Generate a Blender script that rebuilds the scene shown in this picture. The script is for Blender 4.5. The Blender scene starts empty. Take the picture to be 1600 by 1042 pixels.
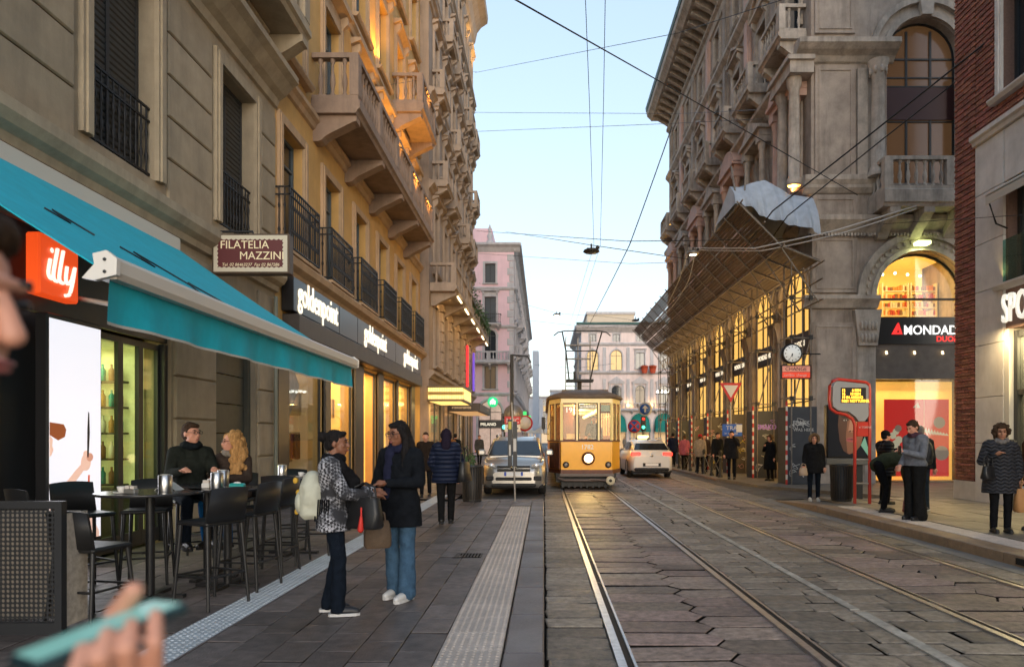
import bpy, bmesh, math, random
from mathutils import Vector, Matrix, noise as mnoise
random.seed(11)
R = math.radians
scene = bpy.context.scene
COL = scene.collection
# ------------------------------------------------------------------ camera, sky, sun, exposure
F, CXP, CYP, EYE = 1066.67, 850.0, 685.0, 1.6       # focal length and principal point on the 1600 px frame, eye height
cam_d = bpy.data.cameras.new('camera'); cam = bpy.data.objects.new('camera', cam_d); COL.objects.link(cam)
cam.location = (0, 0, EYE); cam.rotation_euler = (R(90), 0, 0)
cam_d.sensor_width = 36; cam_d.lens = 24
cam_d.shift_x = -50 / 1600; cam_d.shift_y = 164 / 1600
cam_d.clip_end = 2000; cam_d.clip_start = 0.05
cam_d.dof.use_dof = True; cam_d.dof.focus_distance = 11.0; cam_d.dof.aperture_fstop = 2.2
scene.camera = cam
w = bpy.data.worlds.new('World'); scene.world = w; w.use_nodes = True
wn = w.node_tree.nodes; wl = w.node_tree.links
bg = wn['Background']
sky = wn.new('ShaderNodeTexSky'); sky.sky_type = 'NISHITA'; sky.sun_disc = False
SUN_EL, SUN_ROT = 5.0, 170.0
sky.sun_elevation = R(SUN_EL); sky.sun_rotation = R(SUN_ROT)
sky.altitude = 100; sky.air_density = 1.0; sky.dust_density = 0.6; sky.ozone_density = 2.2
bg.inputs['Strength'].default_value = 0.15
gm = wn.new('ShaderNodeGamma'); gm.inputs[1].default_value = 0.5          # thin high veil: evens the dusk sky out
tn = wn.new('ShaderNodeMixRGB'); tn.blend_type = 'MULTIPLY'; tn.inputs[0].default_value = 1; tn.inputs[2].default_value = (1.03, .985, 1.0, 1)
wl.new(sky.outputs[0], gm.inputs[0]); wl.new(gm.outputs[0], tn.inputs[1]); wl.new(tn.outputs[0], bg.inputs['Color'])
sun_d = bpy.data.lights.new('sun', 'SUN'); sun_o = bpy.data.objects.new('sun', sun_d); COL.objects.link(sun_o)
sun_d.energy = 0.42; sun_d.angle = R(40); sun_d.color = (1.0, 0.9, 0.76)
sd = Vector((math.sin(R(SUN_ROT)) * math.cos(R(SUN_EL)), math.cos(R(SUN_ROT)) * math.cos(R(SUN_EL)), math.sin(R(SUN_EL))))
sun_o.rotation_euler = (-sd).to_track_quat('-Z', 'Y').to_euler()
scene.view_settings.view_transform = 'Standard'
scene.view_settings.look = 'None'
scene.view_settings.exposure = 2.45
scene.view_settings.gamma = 1.0
scene.render.engine = 'CYCLES'
cy = scene.cycles
cy.use_denoising = True
try: cy.denoiser = 'OPENIMAGEDENOISE'
except Exception: pass
cy.max_bounces = 6; cy.diffuse_bounces = 3; cy.glossy_bounces = 3; cy.transmission_bounces = 4; cy.transparent_max_bounces = 8
cy.sample_clamp_indirect = 4.0; cy.caustics_reflective = False; cy.caustics_refractive = False
cy.use_adaptive_sampling = True; cy.adaptive_threshold = 0.02
scene.render.use_persistent_data = False

def at(px, py, d):                                  # photograph pixel + distance down the street -> world point
    return Vector(((px - CXP) * d / F, d, EYE - (py - CYP) * d / F))
def topx(p):
    return CXP + p[0] * F / max(p[1], .01), CYP - (p[2] - EYE) * F / max(p[1], .01)

# ------------------------------------------------------------------ materials
MATS = {}
EM, LM = .085, .16                                    # scale of lit surfaces and of lamps against the daylight
def M(name, col=(.5, .5, .5), rough=.7, metal=0, var=0.0, scale=3.0, bump=0.0, bscale=40.0, emit=0, ecol=None,
      rnd=0.0, isl=0.0, spec=.5, dirt=0.0, dcol=(.06, .05, .045), alpha=1.0, stretch=(1, 1, 1), coat=0, rvar=0.0, hue=0.0):
    if name in MATS: return MATS[name]
    m = bpy.data.materials.new(name); m.use_nodes = True; MATS[name] = m
    n = m.node_tree.nodes; l = m.node_tree.links; b = n['Principled BSDF']
    b.inputs['Roughness'].default_value = rough; b.inputs['Metallic'].default_value = metal
    b.inputs['Specular IOR Level'].default_value = spec
    if coat: b.inputs['Coat Weight'].default_value = coat; b.inputs['Coat Roughness'].default_value = .08
    if alpha < 1: b.inputs['Alpha'].default_value = alpha
    c4 = (col[0], col[1], col[2], 1)
    out = None
    if var or dirt or bump or rnd or isl or rvar or hue:
        geo = n.new('ShaderNodeNewGeometry')
        mp = n.new('ShaderNodeMapping'); mp.inputs['Scale'].default_value = stretch
        l.new(geo.outputs['Position'], mp.inputs['Vector'])
        rgb = n.new('ShaderNodeRGB'); rgb.outputs[0].default_value = c4; out = rgb.outputs[0]
        def hsv(src, fac, amt, h=0.0):
            mr = n.new('ShaderNodeMapRange'); mr.inputs[3].default_value = 1 - amt; mr.inputs[4].default_value = 1 + amt
            l.new(fac, mr.inputs[0])
            hs = n.new('ShaderNodeHueSaturation'); l.new(src, hs.inputs['Color']); l.new(mr.outputs[0], hs.inputs['Value'])
            if h:
                m2 = n.new('ShaderNodeMapRange'); m2.inputs[3].default_value = .5 - h; m2.inputs[4].default_value = .5 + h
                wn2 = n.new('ShaderNodeMath'); wn2.operation = 'FRACT'
                mm = n.new('ShaderNodeMath'); mm.operation = 'MULTIPLY'; mm.inputs[1].default_value = 7.31
                l.new(fac, mm.inputs[0]); l.new(mm.outputs[0], wn2.inputs[0]); l.new(wn2.outputs[0], m2.inputs[0]); l.new(m2.outputs[0], hs.inputs['Hue'])
            return hs.outputs[0]
        if var:
            nz = n.new('ShaderNodeTexNoise'); nz.inputs['Scale'].default_value = scale; nz.inputs['Detail'].default_value = 8
            nz.inputs['Roughness'].default_value = .65
            l.new(mp.outputs[0], nz.inputs['Vector']); 
            st = n.new('ShaderNodeMapRange'); st.inputs[1].default_value = .3; st.inputs[2].default_value = .7
            l.new(nz.outputs['Fac'], st.inputs[0]); out = hsv(out, st.outputs[0], var)
        if rnd:
            oi = n.new('ShaderNodeObjectInfo'); out = hsv(out, oi.outputs['Random'], rnd, hue)
        if isl:
            out = hsv(out, geo.outputs['Random Per Island'], isl, hue)
        if dirt:
            dm = n.new('ShaderNodeMapping'); dm.inputs['Scale'].default_value = (1.6, 1.6, .22); l.new(geo.outputs['Position'], dm.inputs['Vector'])
            dz = n.new('ShaderNodeTexNoise'); dz.inputs['Scale'].default_value = 1.3; dz.inputs['Detail'].default_value = 9; dz.inputs['Roughness'].default_value = .7
            l.new(dm.outputs[0], dz.inputs['Vector'])
            dr = n.new('ShaderNodeMapRange'); dr.inputs[1].default_value = .45; dr.inputs[2].default_value = .72; dr.inputs[4].default_value = dirt
            l.new(dz.outputs['Fac'], dr.inputs[0])
            mx = n.new('ShaderNodeMixRGB'); mx.inputs[2].default_value = (*dcol, 1); l.new(dr.outputs[0], mx.inputs[0]); l.new(out, mx.inputs[1]); out = mx.outputs[0]
        if bump:
            bz = n.new('ShaderNodeTexNoise'); bz.inputs['Scale'].default_value = bscale; bz.inputs['Detail'].default_value = 5
            l.new(mp.outputs[0], bz.inputs['Vector'])
            bp = n.new('ShaderNodeBump'); bp.inputs['Strength'].default_value = bump; bp.inputs['Distance'].default_value = .02
            l.new(bz.outputs['Fac'], bp.inputs['Height']); l.new(bp.outputs[0], b.inputs['Normal'])
        if rvar:
            rz = n.new('ShaderNodeTexNoise'); rz.inputs['Scale'].default_value = 1.7; rz.inputs['Detail'].default_value = 6; l.new(geo.outputs['Position'], rz.inputs['Vector'])
            rr = n.new('ShaderNodeMapRange'); rr.inputs[1].default_value = .3; rr.inputs[2].default_value = .7
            rr.inputs[3].default_value = max(.05, rough - rvar); rr.inputs[4].default_value = min(1, rough + rvar)
            l.new(rz.outputs['Fac'], rr.inputs[0]); l.new(rr.outputs[0], b.inputs['Roughness'])
        l.new(out, b.inputs['Base Color'])
    else:
        b.inputs['Base Color'].default_value = c4
    if emit:
        e = ecol or col
        b.inputs['Emission Color'].default_value = (*e, 1); b.inputs['Emission Strength'].default_value = emit * EM
    return m

def glass(name, tint=(.9, .95, .95), alpha=.18, rough=.03):
    if name in MATS: return MATS[name]
    m = bpy.data.materials.new(name); m.use_nodes = True; MATS[name] = m
    n = m.node_tree.nodes; l = m.node_tree.links; n.remove(n['Principled BSDF'])
    tr = n.new('ShaderNodeBsdfTransparent'); tr.inputs[0].default_value = (*tint, 1)
    gl = n.new('ShaderNodeBsdfGlossy'); gl.inputs['Roughness'].default_value = rough
    lw = n.new('ShaderNodeLayerWeight'); lw.inputs[0].default_value = .5
    fr = n.new('ShaderNodeMath'); fr.operation = 'POWER'; fr.inputs[1].default_value = 4; l.new(lw.outputs['Facing'], fr.inputs[0])
    ad = n.new('ShaderNodeMath'); ad.operation = 'MULTIPLY_ADD'; ad.inputs[1].default_value = .4; ad.inputs[2].default_value = alpha * .2; l.new(fr.outputs[0], ad.inputs[0])
    mx = n.new('ShaderNodeMixShader'); l.new(ad.outputs[0], mx.inputs[0]); l.new(tr.outputs[0], mx.inputs[1]); l.new(gl.outputs[0], mx.inputs[2])
    l.new(mx.outputs[0], n['Material Output'].inputs[0])
    return m

# ------------------------------------------------------------------ mesh builder
class MB:
    def __init__(s): s.v = []; s.f = []; s.m = []; s.sm = []
    def add(s, vs, fs, m=0, smooth=False):
        o = len(s.v); s.v += [tuple(p) for p in vs]
        for f in fs: s.f.append(tuple(i + o for i in f)); s.m.append(m); s.sm.append(smooth)
        return s
    def box(s, x0, x1, y0, y1, z0, z1, m=0):
        return s.add([(x0,y0,z0),(x1,y0,z0),(x1,y1,z0),(x0,y1,z0),(x0,y0,z1),(x1,y0,z1),(x1,y1,z1),(x0,y1,z1)],
                     [(0,3,2,1),(4,5,6,7),(0,1,5,4),(1,2,6,5),(2,3,7,6),(3,0,4,7)], m)
    def slab(s, x0, x1, y0, y1, z0, z1, c=.01, m=0):                  # box with a chamfered top
        return s.add([(x0,y0,z0),(x1,y0,z0),(x1,y1,z0),(x0,y1,z0),(x0,y0,z1-c),(x1,y0,z1-c),(x1,y1,z1-c),(x0,y1,z1-c),
                      (x0+c,y0+c,z1),(x1-c,y0+c,z1),(x1-c,y1-c,z1),(x0+c,y1-c,z1)],
                     [(8,9,10,11),(0,1,5,4),(1,2,6,5),(2,3,7,6),(3,0,4,7),(4,5,9,8),(5,6,10,9),(6,7,11,10),(7,4,8,11)], m)
    def fblock(s, x0, x1, z0, z1, y0, y1, c=.015, m=0):               # wall block, chamfered towards -y (front at y0)
        return s.add([(x0,y1,z0),(x1,y1,z0),(x1,y1,z1),(x0,y1,z1),(x0,y0+c,z0),(x1,y0+c,z0),(x1,y0+c,z1),(x0,y0+c,z1),
                      (x0+c,y0,z0+c),(x1-c,y0,z0+c),(x1-c,y0,z1-c),(x0+c,y0,z1-c)],
                     [(8,9,10,11),(0,1,5,4),(1,2,6,5),(2,3,7,6),(3,0,4,7),(4,5,9,8),(5,6,10,9),(6,7,11,10),(7,4,8,11)], m)
    def rbox(s, x0, x1, y0, y1, z0, z1, c=.02, m=0, smooth=False):    # box, all edges chamfered
        vs = []; 
        X = (x0, x1); Y = (y0, y1); Z = (z0, z1)
        for i in (0, 1):
            for j in (0, 1):
                for k in (0, 1):
                    sx, sy, sz = (c, -c)[i], (c, -c)[j], (c, -c)[k]
                    vs += [(X[i], Y[j]+sy, Z[k]+sz), (X[i]+sx, Y[j], Z[k]+sz), (X[i]+sx, Y[j]+sy, Z[k])]
        I = lambda i, j, k, a: (i*4 + j*2 + k)*3 + a
        fs = []
        for i in (0, 1):
            q = [I(i,0,0,0), I(i,1,0,0), I(i,1,1,0), I(i,0,1,0)]; fs.append(q if i else q[::-1])
            q = [I(0,i,0,1), I(1,i,0,1), I(1,i,1,1), I(0,i,1,1)]; fs.append(q[::-1] if i else q)
            q = [I(0,0,i,2), I(1,0,i,2), I(1,1,i,2), I(0,1,i,2)]; fs.append(q if i else q[::-1])
        for i in (0, 1):
            for j in (0, 1):
                fs.append([I(i,j,0,0), I(i,j,1,0), I(i,j,1,1), I(i,j,0,1)])
                fs.append([I(i,0,j,0), I(i,1,j,0), I(i,1,j,2), I(i,0,j,2)])
                fs.append([I(0,i,j,1), I(1,i,j,1), I(1,i,j,2), I(0,i,j,2)])
                for k in (0, 1): fs.append([I(i,j,k,0), I(i,j,k,1), I(i,j,k,2)])
        return s.add(vs, fs, m, smooth)
    def ring(s, p, ax, r, n, ry=None, up=None):
        ax = Vector(ax).normalized()
        a = up or (Vector((0,0,1)) if abs(ax.z) < .9 else Vector((1,0,0)))
        u = ax.cross(a).normalized(); v = ax.cross(u).normalized(); ry = ry or r
        p = Vector(p)
        return [p + u*(r*math.cos(2*math.pi*i/n)) + v*(ry*math.sin(2*math.pi*i/n)) for i in range(n)]
    def loft(s, rings, m=0, caps=True, smooth=True):
        n = len(rings[0]); vs = [p for r in rings for p in r]; fs = []
        for k in range(len(rings)-1):
            for i in range(n):
                j = (i+1) % n; fs.append((k*n+i, k*n+j, (k+1)*n+j, (k+1)*n+i))
        s.add(vs, fs, m, smooth)
        if caps:
            s.add(rings[0], [tuple(range(n))[::-1]], m); s.add(rings[-1], [tuple(range(n))], m)
        return s
    def cyl(s, p0, p1, r0, r1=None, n=10, m=0, caps=True, smooth=True):
        p0 = Vector(p0); p1 = Vector(p1); r1 = r0 if r1 is None else r1
        return s.loft([s.ring(p0, p1-p0, r0, n), s.ring(p1, p1-p0, r1, n)], m, caps, smooth)
    def tube(s, pts, r, n=6, m=0, caps=True):
        pts = [Vector(p) for p in pts]; rr = []
        for i, p in enumerate(pts):
            t = (pts[min(i+1, len(pts)-1)] - pts[max(i-1, 0)])
            rr.append(s.ring(p, t, r if not isinstance(r, (list, tuple)) else r[i], n))
        return s.loft(rr, m, caps)
    def lathe(s, prof, c=(0,0,0), n=12, m=0, ax='z', smooth=True):
        rings = []
        for r, h in prof:
            ring = []
            for i in range(n):
                a = 2*math.pi*i/n; x, y = r*math.cos(a), r*math.sin(a)
                q = (x, y, h) if ax == 'z' else ((x, h, y) if ax == 'y' else (h, x, y))
                ring.append((q[0]+c[0], q[1]+c[1], q[2]+c[2]))
            rings.append(ring)
        return s.loft(rings, m, True, smooth)
    def prism(s, poly, a, b, ax='y', m=0, smooth=False):               # polygon extruded along an axis; poly is (x,z) for y, (y,z) for x, (x,y) for z
        f = {'y': lambda p, t: (p[0], t, p[1]), 'x': lambda p, t: (t, p[0], p[1]), 'z': lambda p, t: (p[0], p[1], t)}[ax]
        n = len(poly); vs = [f(p, a) for p in poly] + [f(p, b) for p in poly]
        fs = [tuple(range(n)), tuple(range(2*n-1, n-1, -1))] + [(i, i+n, (i+1) % n + n, (i+1) % n) for i in range(n)]
        return s.add(vs, fs, m, smooth)
    def ell(s, c, r, n=12, k=8, m=0, rot=None):
        c = Vector(c); vs = []; fs = []
        for j in range(1, k):
            t = math.pi*j/k
            for i in range(n):
                a = 2*math.pi*i/n
                p = Vector((r[0]*math.sin(t)*math.cos(a), r[1]*math.sin(t)*math.sin(a), r[2]*math.cos(t)))
                vs.append(c + (rot @ p if rot else p))
        top = Vector((0,0,r[2])); 
        vs.append(c + (rot @ top if rot else top)); vs.append(c - (rot @ top if rot else top))
        for j in range(k-2):
            for i in range(n):
                i2 = (i+1) % n; fs.append((j*n+i, (j+1)*n+i, (j+1)*n+i2, j*n+i2))
        T, B = len(vs)-2, len(vs)-1
        for i in range(n):
            fs.append((T, i, (i+1) % n)); fs.append((B, (k-2)*n+(i+1) % n, (k-2)*n+i))
        return s.add(vs, fs, m, True)
    def rcone(s, p0, p1, r0, r1, n=10, m=0):                           # tapered capsule
        p0 = Vector(p0); p1 = Vector(p1); d = p1-p0
        if d.length < 1e-6: return s.ell(p0, (r0, r0, r0), n, 6, m)
        ax = d.normalized(); rings = []
        for t in (-.98, -.7, -.35): rings.append(s.ring(p0 + ax*(r0*t), d, r0*math.sqrt(1-t*t), n))
        rings.append(s.ring(p0, d, r0, n)); rings.append(s.ring(p1, d, r1, n))
        for t in (.35, .7, .98): rings.append(s.ring(p1 + ax*(r1*t), d, r1*math.sqrt(1-t*t), n))
        return s.loft(rings, m)
    def chain(s, pts, rs, n=10, m=0):
        for i in range(len(pts)-1): s.rcone(pts[i], pts[i+1], rs[i], rs[i+1], n, m)
        return s
    def eltube(s, secs, n=20, m=0):                                    # stacked ellipses: (centre, rx, ry)
        rings = [[(c[0]+rx*math.cos(2*math.pi*i/n), c[1]+ry*math.sin(2*math.pi*i/n), c[2]) for i in range(n)] for c, rx, ry in secs]
        return s.loft(rings, m)
    def xf(s, mat, start=0):
        for i in range(start, len(s.v)): s.v[i] = tuple(mat @ Vector(s.v[i]))
        return s
    def mesh(s, name, mats):
        me = bpy.data.meshes.new(name); me.from_pydata(s.v, [], s.f)
        mats = mats if isinstance(mats, (list, tuple)) else [mats]
        for q in mats: me.materials.append(q)
        me.polygons.foreach_set('material_index', s.m); me.polygons.foreach_set('use_smooth', s.sm)
        me.update(); return me
    def build(s, name, mats, parent=None, loc=None, rot=None):
        return O(name, s.mesh(name, mats), parent, loc, rot)

class Frame:                                        # a turned face of the same thing: parts go straight under the thing
    def __init__(s, obj, loc, rz): s.obj = obj; s.mat = Matrix.Translation(loc) @ Matrix.Rotation(rz, 4, 'Z')
def O(name, data, parent=None, loc=None, rot=None, sc=None):
    o = bpy.data.objects.new(name, data); COL.objects.link(o)
    if isinstance(parent, Frame):
        from mathutils import Euler
        o.parent = parent.obj
        o.matrix_basis = parent.mat @ Matrix.LocRotScale(Vector(loc or (0,0,0)), Euler(rot or (0,0,0)), Vector(sc or (1,1,1)))
        return o
    if parent is not None: o.parent = parent
    if loc is not None: o.location = loc
    if rot is not None: o.rotation_euler = rot
    if sc is not None: o.scale = sc
    return o
def tag(o, label=None, cat=None, group=None, kind=None):
    if label: o['label'] = label
    if cat: o['category'] = cat
    if group: o['group'] = group
    if kind: o['kind'] = kind
    return o
def thing(name, label, cat, loc=(0,0,0), rz=0, group=None):
    return tag(O(name, None, None, loc, (0, 0, rz)), label, cat, group)
CACHE = {}
def cached(key, fn):
    if key not in CACHE: CACHE[key] = fn()
    return CACHE[key]
def text(name, body, size, mat, parent, loc, rot=(R(90),0,0), ext=.01, align='LEFT', bold=0.0, sx=1.0, shear=0, sp=1.0):
    c = bpy.data.curves.new(name, 'FONT'); c.body = body; c.size = size; c.extrude = ext; c.align_x = align; c.offset = bold; c.shear = shear
    c.space_character = sp; c.resolution_u = 3; c.materials.append(mat)
    to = bpy.data.objects.new('t', c); TS.collection.objects.link(to)
    me = bpy.data.meshes.new_from_object(to.evaluated_get(tdg())); me.name = name
    bpy.data.objects.remove(to)
    return O(name, me, parent, loc, rot, (sx, 1, 1))
def light(name, kind, loc, energy, col, parent=None, size=.1, rot=None, spot=None, sy=None):
    d = bpy.data.lights.new(name, kind); d.energy = energy * LM; d.color = col
    if kind == 'AREA':
        d.size = size
        if sy: d.shape = 'RECTANGLE'; d.size_y = sy
    else: d.shadow_soft_size = size
    if spot: d.spot_size = spot[0]; d.spot_blend = spot[1]
    return O(name, d, parent, loc, rot)

TS = bpy.data.scenes.new('workbench')               # scratch scene for meshing; removed at the end of the script
def tdg():
    with bpy.context.temp_override(scene=TS, view_layer=TS.view_layers[0]):
        TS.view_layers[0].update(); return bpy.context.evaluated_depsgraph_get()
def blob(mb, voxel, smooth=4, amp=0, freq=6, name='body', mat=None):
    """union of closed shapes -> one continuous skin"""
    me = mb.mesh(name + '_tmp', mat)
    ob = bpy.data.objects.new('tmp', me); TS.collection.objects.link(ob)
    rm = ob.modifiers.new('r', 'REMESH'); rm.mode = 'VOXEL'; rm.voxel_size = voxel; rm.use_smooth_shade = True
    if smooth: sm = ob.modifiers.new('s', 'SMOOTH'); sm.iterations = smooth; sm.factor = .5
    dg = tdg()
    out = bpy.data.meshes.new_from_object(ob.evaluated_get(dg)); out.name = name
    bpy.data.objects.remove(ob); bpy.data.meshes.remove(me)
    if amp:
        ns = [v.normal.copy() for v in out.vertices]
        for v, nn in zip(out.vertices, ns):
            p = v.co * freq
            v.co += nn * (amp * (mnoise.noise(p) + .5*mnoise.noise(p*2.3)))
    out.polygons.foreach_set('use_smooth', [True]*len(out.polygons))
    out.materials.clear()
    if mat: out.materials.append(mat)
    out.update(); return out
# ------------------------------------------------------------------ ground, road, pavements
def hx(r, g, b):                                   # sRGB 0-255 -> linear
    f = lambda c: (c/255/12.92) if c/255 <= .04045 else ((c/255+.055)/1.055)**2.4
    return (f(r), f(g), f(b))
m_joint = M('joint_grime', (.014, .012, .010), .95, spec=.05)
m_stone = M('porphyry_slab', (.235, .172, .14), .55, var=.55, scale=13, bump=.55, bscale=70, rnd=.42, rvar=.12, hue=.02, dirt=.5)
m_stone_i = M('porphyry_slab_far', (.235, .172, .14), .55, var=.55, scale=13, bump=.55, bscale=70, isl=.42, rvar=.12, hue=.02, dirt=.5)
m_stone_g = M('granite_sett', (.225, .185, .145), .55, var=.55, scale=13, bump=.55, bscale=70, rnd=.36, rvar=.12, dirt=.45)
m_stone_gi = M('granite_sett_far', (.225, .185, .145), .55, var=.55, scale=13, bump=.55, bscale=70, isl=.36, rvar=.12, dirt=.45)
m_pave = M('pavement_paver', (.14, .112, .1), .5, var=.4, scale=9, bump=.3, bscale=60, rnd=.32, rvar=.12, dirt=.3)
m_pave_i = M('pavement_paver_far', (.135, .108, .098), .5, var=.3, scale=5, bump=.25, bscale=80, isl=.3, rvar=.12, dirt=.3)
m_kerb = M('kerb_granite', (.15, .125, .12), .5, var=.15, scale=30, bump=.15, bscale=150, rnd=.1, rvar=.1, dirt=.25)
m_tact = M('tactile_paving', (.52, .44, .38), .6, var=.15, scale=12, rnd=.1, dirt=.3, dcol=(.12, .1, .085))
m_tact_g = M('tactile_steel', (.5, .53, .55), .45, var=.15, scale=20, dirt=.25)
m_rail = M('rail_steel', (.5, .5, .52), .38, metal=1, var=.2, scale=20)
m_railr = M('rail_groove', (.03, .022, .018), .7, metal=.6)
m_asph = M('asphalt', (.075, .07, .066), .6, var=.25, scale=20, bump=.3, bscale=200, dirt=.3, rvar=.15)
m_white = M('road_paint', (.42, .39, .34), .6, var=.5, scale=7, dirt=.85, dcol=(.15, .13, .11))

g = MB(); g.add([(-400,-60,-.12),(400,-60,-.12),(400,700,-.12),(-400,700,-.12)], [(0,1,2,3)])
tag(g.build('ground', M('ground_asphalt', (.06,.056,.052), .7, var=.2, scale=.5)), kind='structure')
road = MB(); road.box(-2.4, 12.5, 16.9, 240, -.1, -.03); road.box(0, 6.2, -3, 16.9, -.1, -.03)
road = tag(road.build('road', m_asph if 0 else m_joint), kind='structure')
b = MB(); b.box(-2.4, 12.5, 62, 240, -.03, -.004); b.build('far_roadway', m_asph, road)

SLABS = {}
def place_pieces(name, pieces, parent, mat, mat_i, keep=300):
    """pieces: list of (x, y, z, key, meshfn).  The nearest ones in view are objects of their own, the rest one mesh."""
    def rank(p):
        if p[1] < 2.2: return 1e6 + p[1]
        px, py = topx((p[0], p[1], p[2]))
        return p[1] if (-80 < px < 1680 and py < 1120) else 1e5 + p[1]
    pieces = sorted(pieces, key=rank)
    rest = MB()
    for i, p in enumerate(pieces):
        x, y, z, key, fn = p
        if i < keep and rank(p) < 1e5:
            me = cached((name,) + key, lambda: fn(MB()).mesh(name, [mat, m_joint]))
            O(name, me, parent, (x, y, z), (random.uniform(-.014, .014), random.uniform(-.014, .014), 0))
        else:
            k = len(rest.v); fn(rest); rest.xf(Matrix.Translation((x, y, z)), k)
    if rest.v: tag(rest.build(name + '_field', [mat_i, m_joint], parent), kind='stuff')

def hexfn(a, bb, c, seed):
    def fn(mb):
        rs = random.Random(seed); j = lambda: rs.uniform(-.012, .012)
        P = [(-a-bb+j(), j()), (-a+j(), -c+j()*.6), (a+j(), -c+j()*.6), (a+bb+j(), j()), (a+j(), c+j()*.6), (-a+j(), c+j()*.6)]
        n = 6; cc = .009
        def ins(t):
            return [(x - math.copysign(t, x), y - (math.copysign(t, y) if abs(y) > .05 else 0)) for x, y in P]
        lo, up, tp = ins(.0), ins(.0), ins(cc)
        z = rs.uniform(-.012, 0)
        vs = [(x,y,-.05) for x,y in lo] + [(x,y,z-.006) for x,y in up] + [(x,y,z) for x,y in tp]
        mb.add(vs, [tuple(range(12, 18))], 0)
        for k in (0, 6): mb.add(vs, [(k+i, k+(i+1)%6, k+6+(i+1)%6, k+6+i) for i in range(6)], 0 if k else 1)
        return mb
    return fn
def rectfn(w_, l_, seed, z=0.0, c=.012, depth=.05, jit=.006, grime=0):
    def fn(mb):
        rs = random.Random(seed)
        q = lambda: rs.uniform(-jit, jit)
        k = len(mb.v); kf = len(mb.f); mb.slab(-w_/2, w_/2, -l_/2, l_/2, -depth, z + rs.uniform(-.004, 0), c)
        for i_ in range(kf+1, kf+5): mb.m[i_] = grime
        for i in range(k, len(mb.v)):
            pass
        ox = [q() for _ in range(4)]; oy = [q() for _ in range(4)]
        for i in range(k, len(mb.v)):
            x, y, zz = mb.v[i]; s_ = (0 if x < 0 else 1) + (0 if y < 0 else 2)
            mb.v[i] = (x + ox[s_], y + oy[s_], zz)
        return mb
    return fn
# elongated hexagonal stones inside both tracks, straight courses at the kerb and between the tracks
hexs = []
A_, B_, C_ = .345, .10, .165
for (x0, x1) in ((.72, 2.0), (3.86, 5.05)):
    ncol = 2
    wcol = 2*A_ + B_ + .03
    xs = [x0 + .28 + k*wcol*.98 for k in range(-1, 3)]
    xs = [x for x in xs if x0 - .25 < x < x1 + .25]
    for ci, x in enumerate(xs):
        y = -1.0 + (C_ + .015 if ci % 2 else 0)
        while y < 62:
            sd_ = random.randrange(16)
            a = A_
            if x + a + B_ > x1 + .06: pass
            hexs.append((x, y, 0, ('h', sd_), hexfn(A_, B_, C_, sd_)))
            y += 2*C_ + .03
place_pieces('paving_stone', hexs, road, m_stone, m_stone_i, 300)
setts = []
def course(x0, x1, lmin, lmax, dep, y0=-1.0, y1=62, nx=1):
    y = y0
    while y < y1:
        d_ = dep * random.uniform(.85, 1.15)
        if nx == 1: cuts = [x0, x1]
        else:
            cuts = [x0]; 
            for k in range(1, nx): cuts.append(x0 + (x1-x0)*k/nx + random.uniform(-.22, .22))
            cuts.append(x1)
        dq = round(d_*25)/25
        for a, b2 in zip(cuts[:-1], cuts[1:]):
            wq = round((b2-a-.014)*20)/20
            sd_ = random.randrange(6)
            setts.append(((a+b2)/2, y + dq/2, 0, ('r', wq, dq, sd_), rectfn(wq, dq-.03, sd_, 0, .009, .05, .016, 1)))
        y += dq
course(.02, .515, .5, .5, .3)
course(2.14, 3.70, .5, .9, .33, nx=3)
course(5.24, 6.0, .5, .9, .36, nx=1)
place_pieces('granite_sett', setts, road, m_stone_g, m_stone_gi, 300)
# wide roadway beyond the platform where it meets the far pavement
b = MB(); b.box(6.0, 6.9, 18.2, 62, -.03, 0.002); b.box(6.901, 12.4, 17.62, 27, -.03, .0005); b.build('asphalt_margin', m_asph, road)
b = MB(); b.box(5.62, 6.05, -3, 18.2, -.03, 0.004); b.build('concrete_gutter', M('gutter_concrete', (.19,.18,.165), .6, var=.2, scale=15, dirt=.4), road)
b = MB(); b.box(-2.4, 0.0, 16.95, 62, -.03, 0.0); b.build('parking_bay', m_asph, road)
# grooved tram rails
for x in (.605, 2.06, 3.76, 5.17):
    b = MB(); y0, y1 = -3, 150
    b.box(x-.085, x-.022, y0, y1, -.06, .014, 0); b.box(x+.03, x+.05, y0, y1, -.06, .012, 0); b.box(x-.022, x+.03, y0, y1, -.06, .002, 1)
    tag(b.build('tram_rail', [m_rail, m_railr], road))
# painted line between the tracks: worn strips
b = MB()
y = 2.0
while y < 60:
    L = random.uniform(1.2, 2.6); b.box(2.86 + random.uniform(-.01, .01), 2.95 + random.uniform(-.01,.01), y, y+L, -.002, .011); y += L + random.uniform(.0, .12)
b.build('lane_line', m_white, road)

# ---- left pavement
SW = .1
pav = MB(); pav.box(-5.6, -.01, -3, 16.9, -.1, .055); pav.box(-5.6, -2.15, 16.9, 62, -.1, .055)
pav = tag(pav.build('pavement', m_joint), kind='structure')
sl = []
for (x0, x1, y1) in ((-2.52+.02, -.74, 16.8), (-5.58, -2.85, 16.8), (-5.58, -2.2, 60)):
    wx = .30 if x1 > -1 else .34
    nx = int(round((x1-x0)/wx)); wx = (x1-x0)/nx
    ys = 1.0 if y1 < 20 else 16.8
    for i in range(nx):
        y = ys + (i % 2)*.22
        while y < (16.2 if y1 < 20 else 58):
            ln = .45; sd_ = random.randrange(8)
            wq = round((wx-.006)*1000)/1000
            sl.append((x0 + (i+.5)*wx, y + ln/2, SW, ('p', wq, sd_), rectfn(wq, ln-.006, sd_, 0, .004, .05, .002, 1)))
            y += ln
place_pieces('paving_slab', sl, pav, m_pave, m_pave_i, 300)
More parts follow.
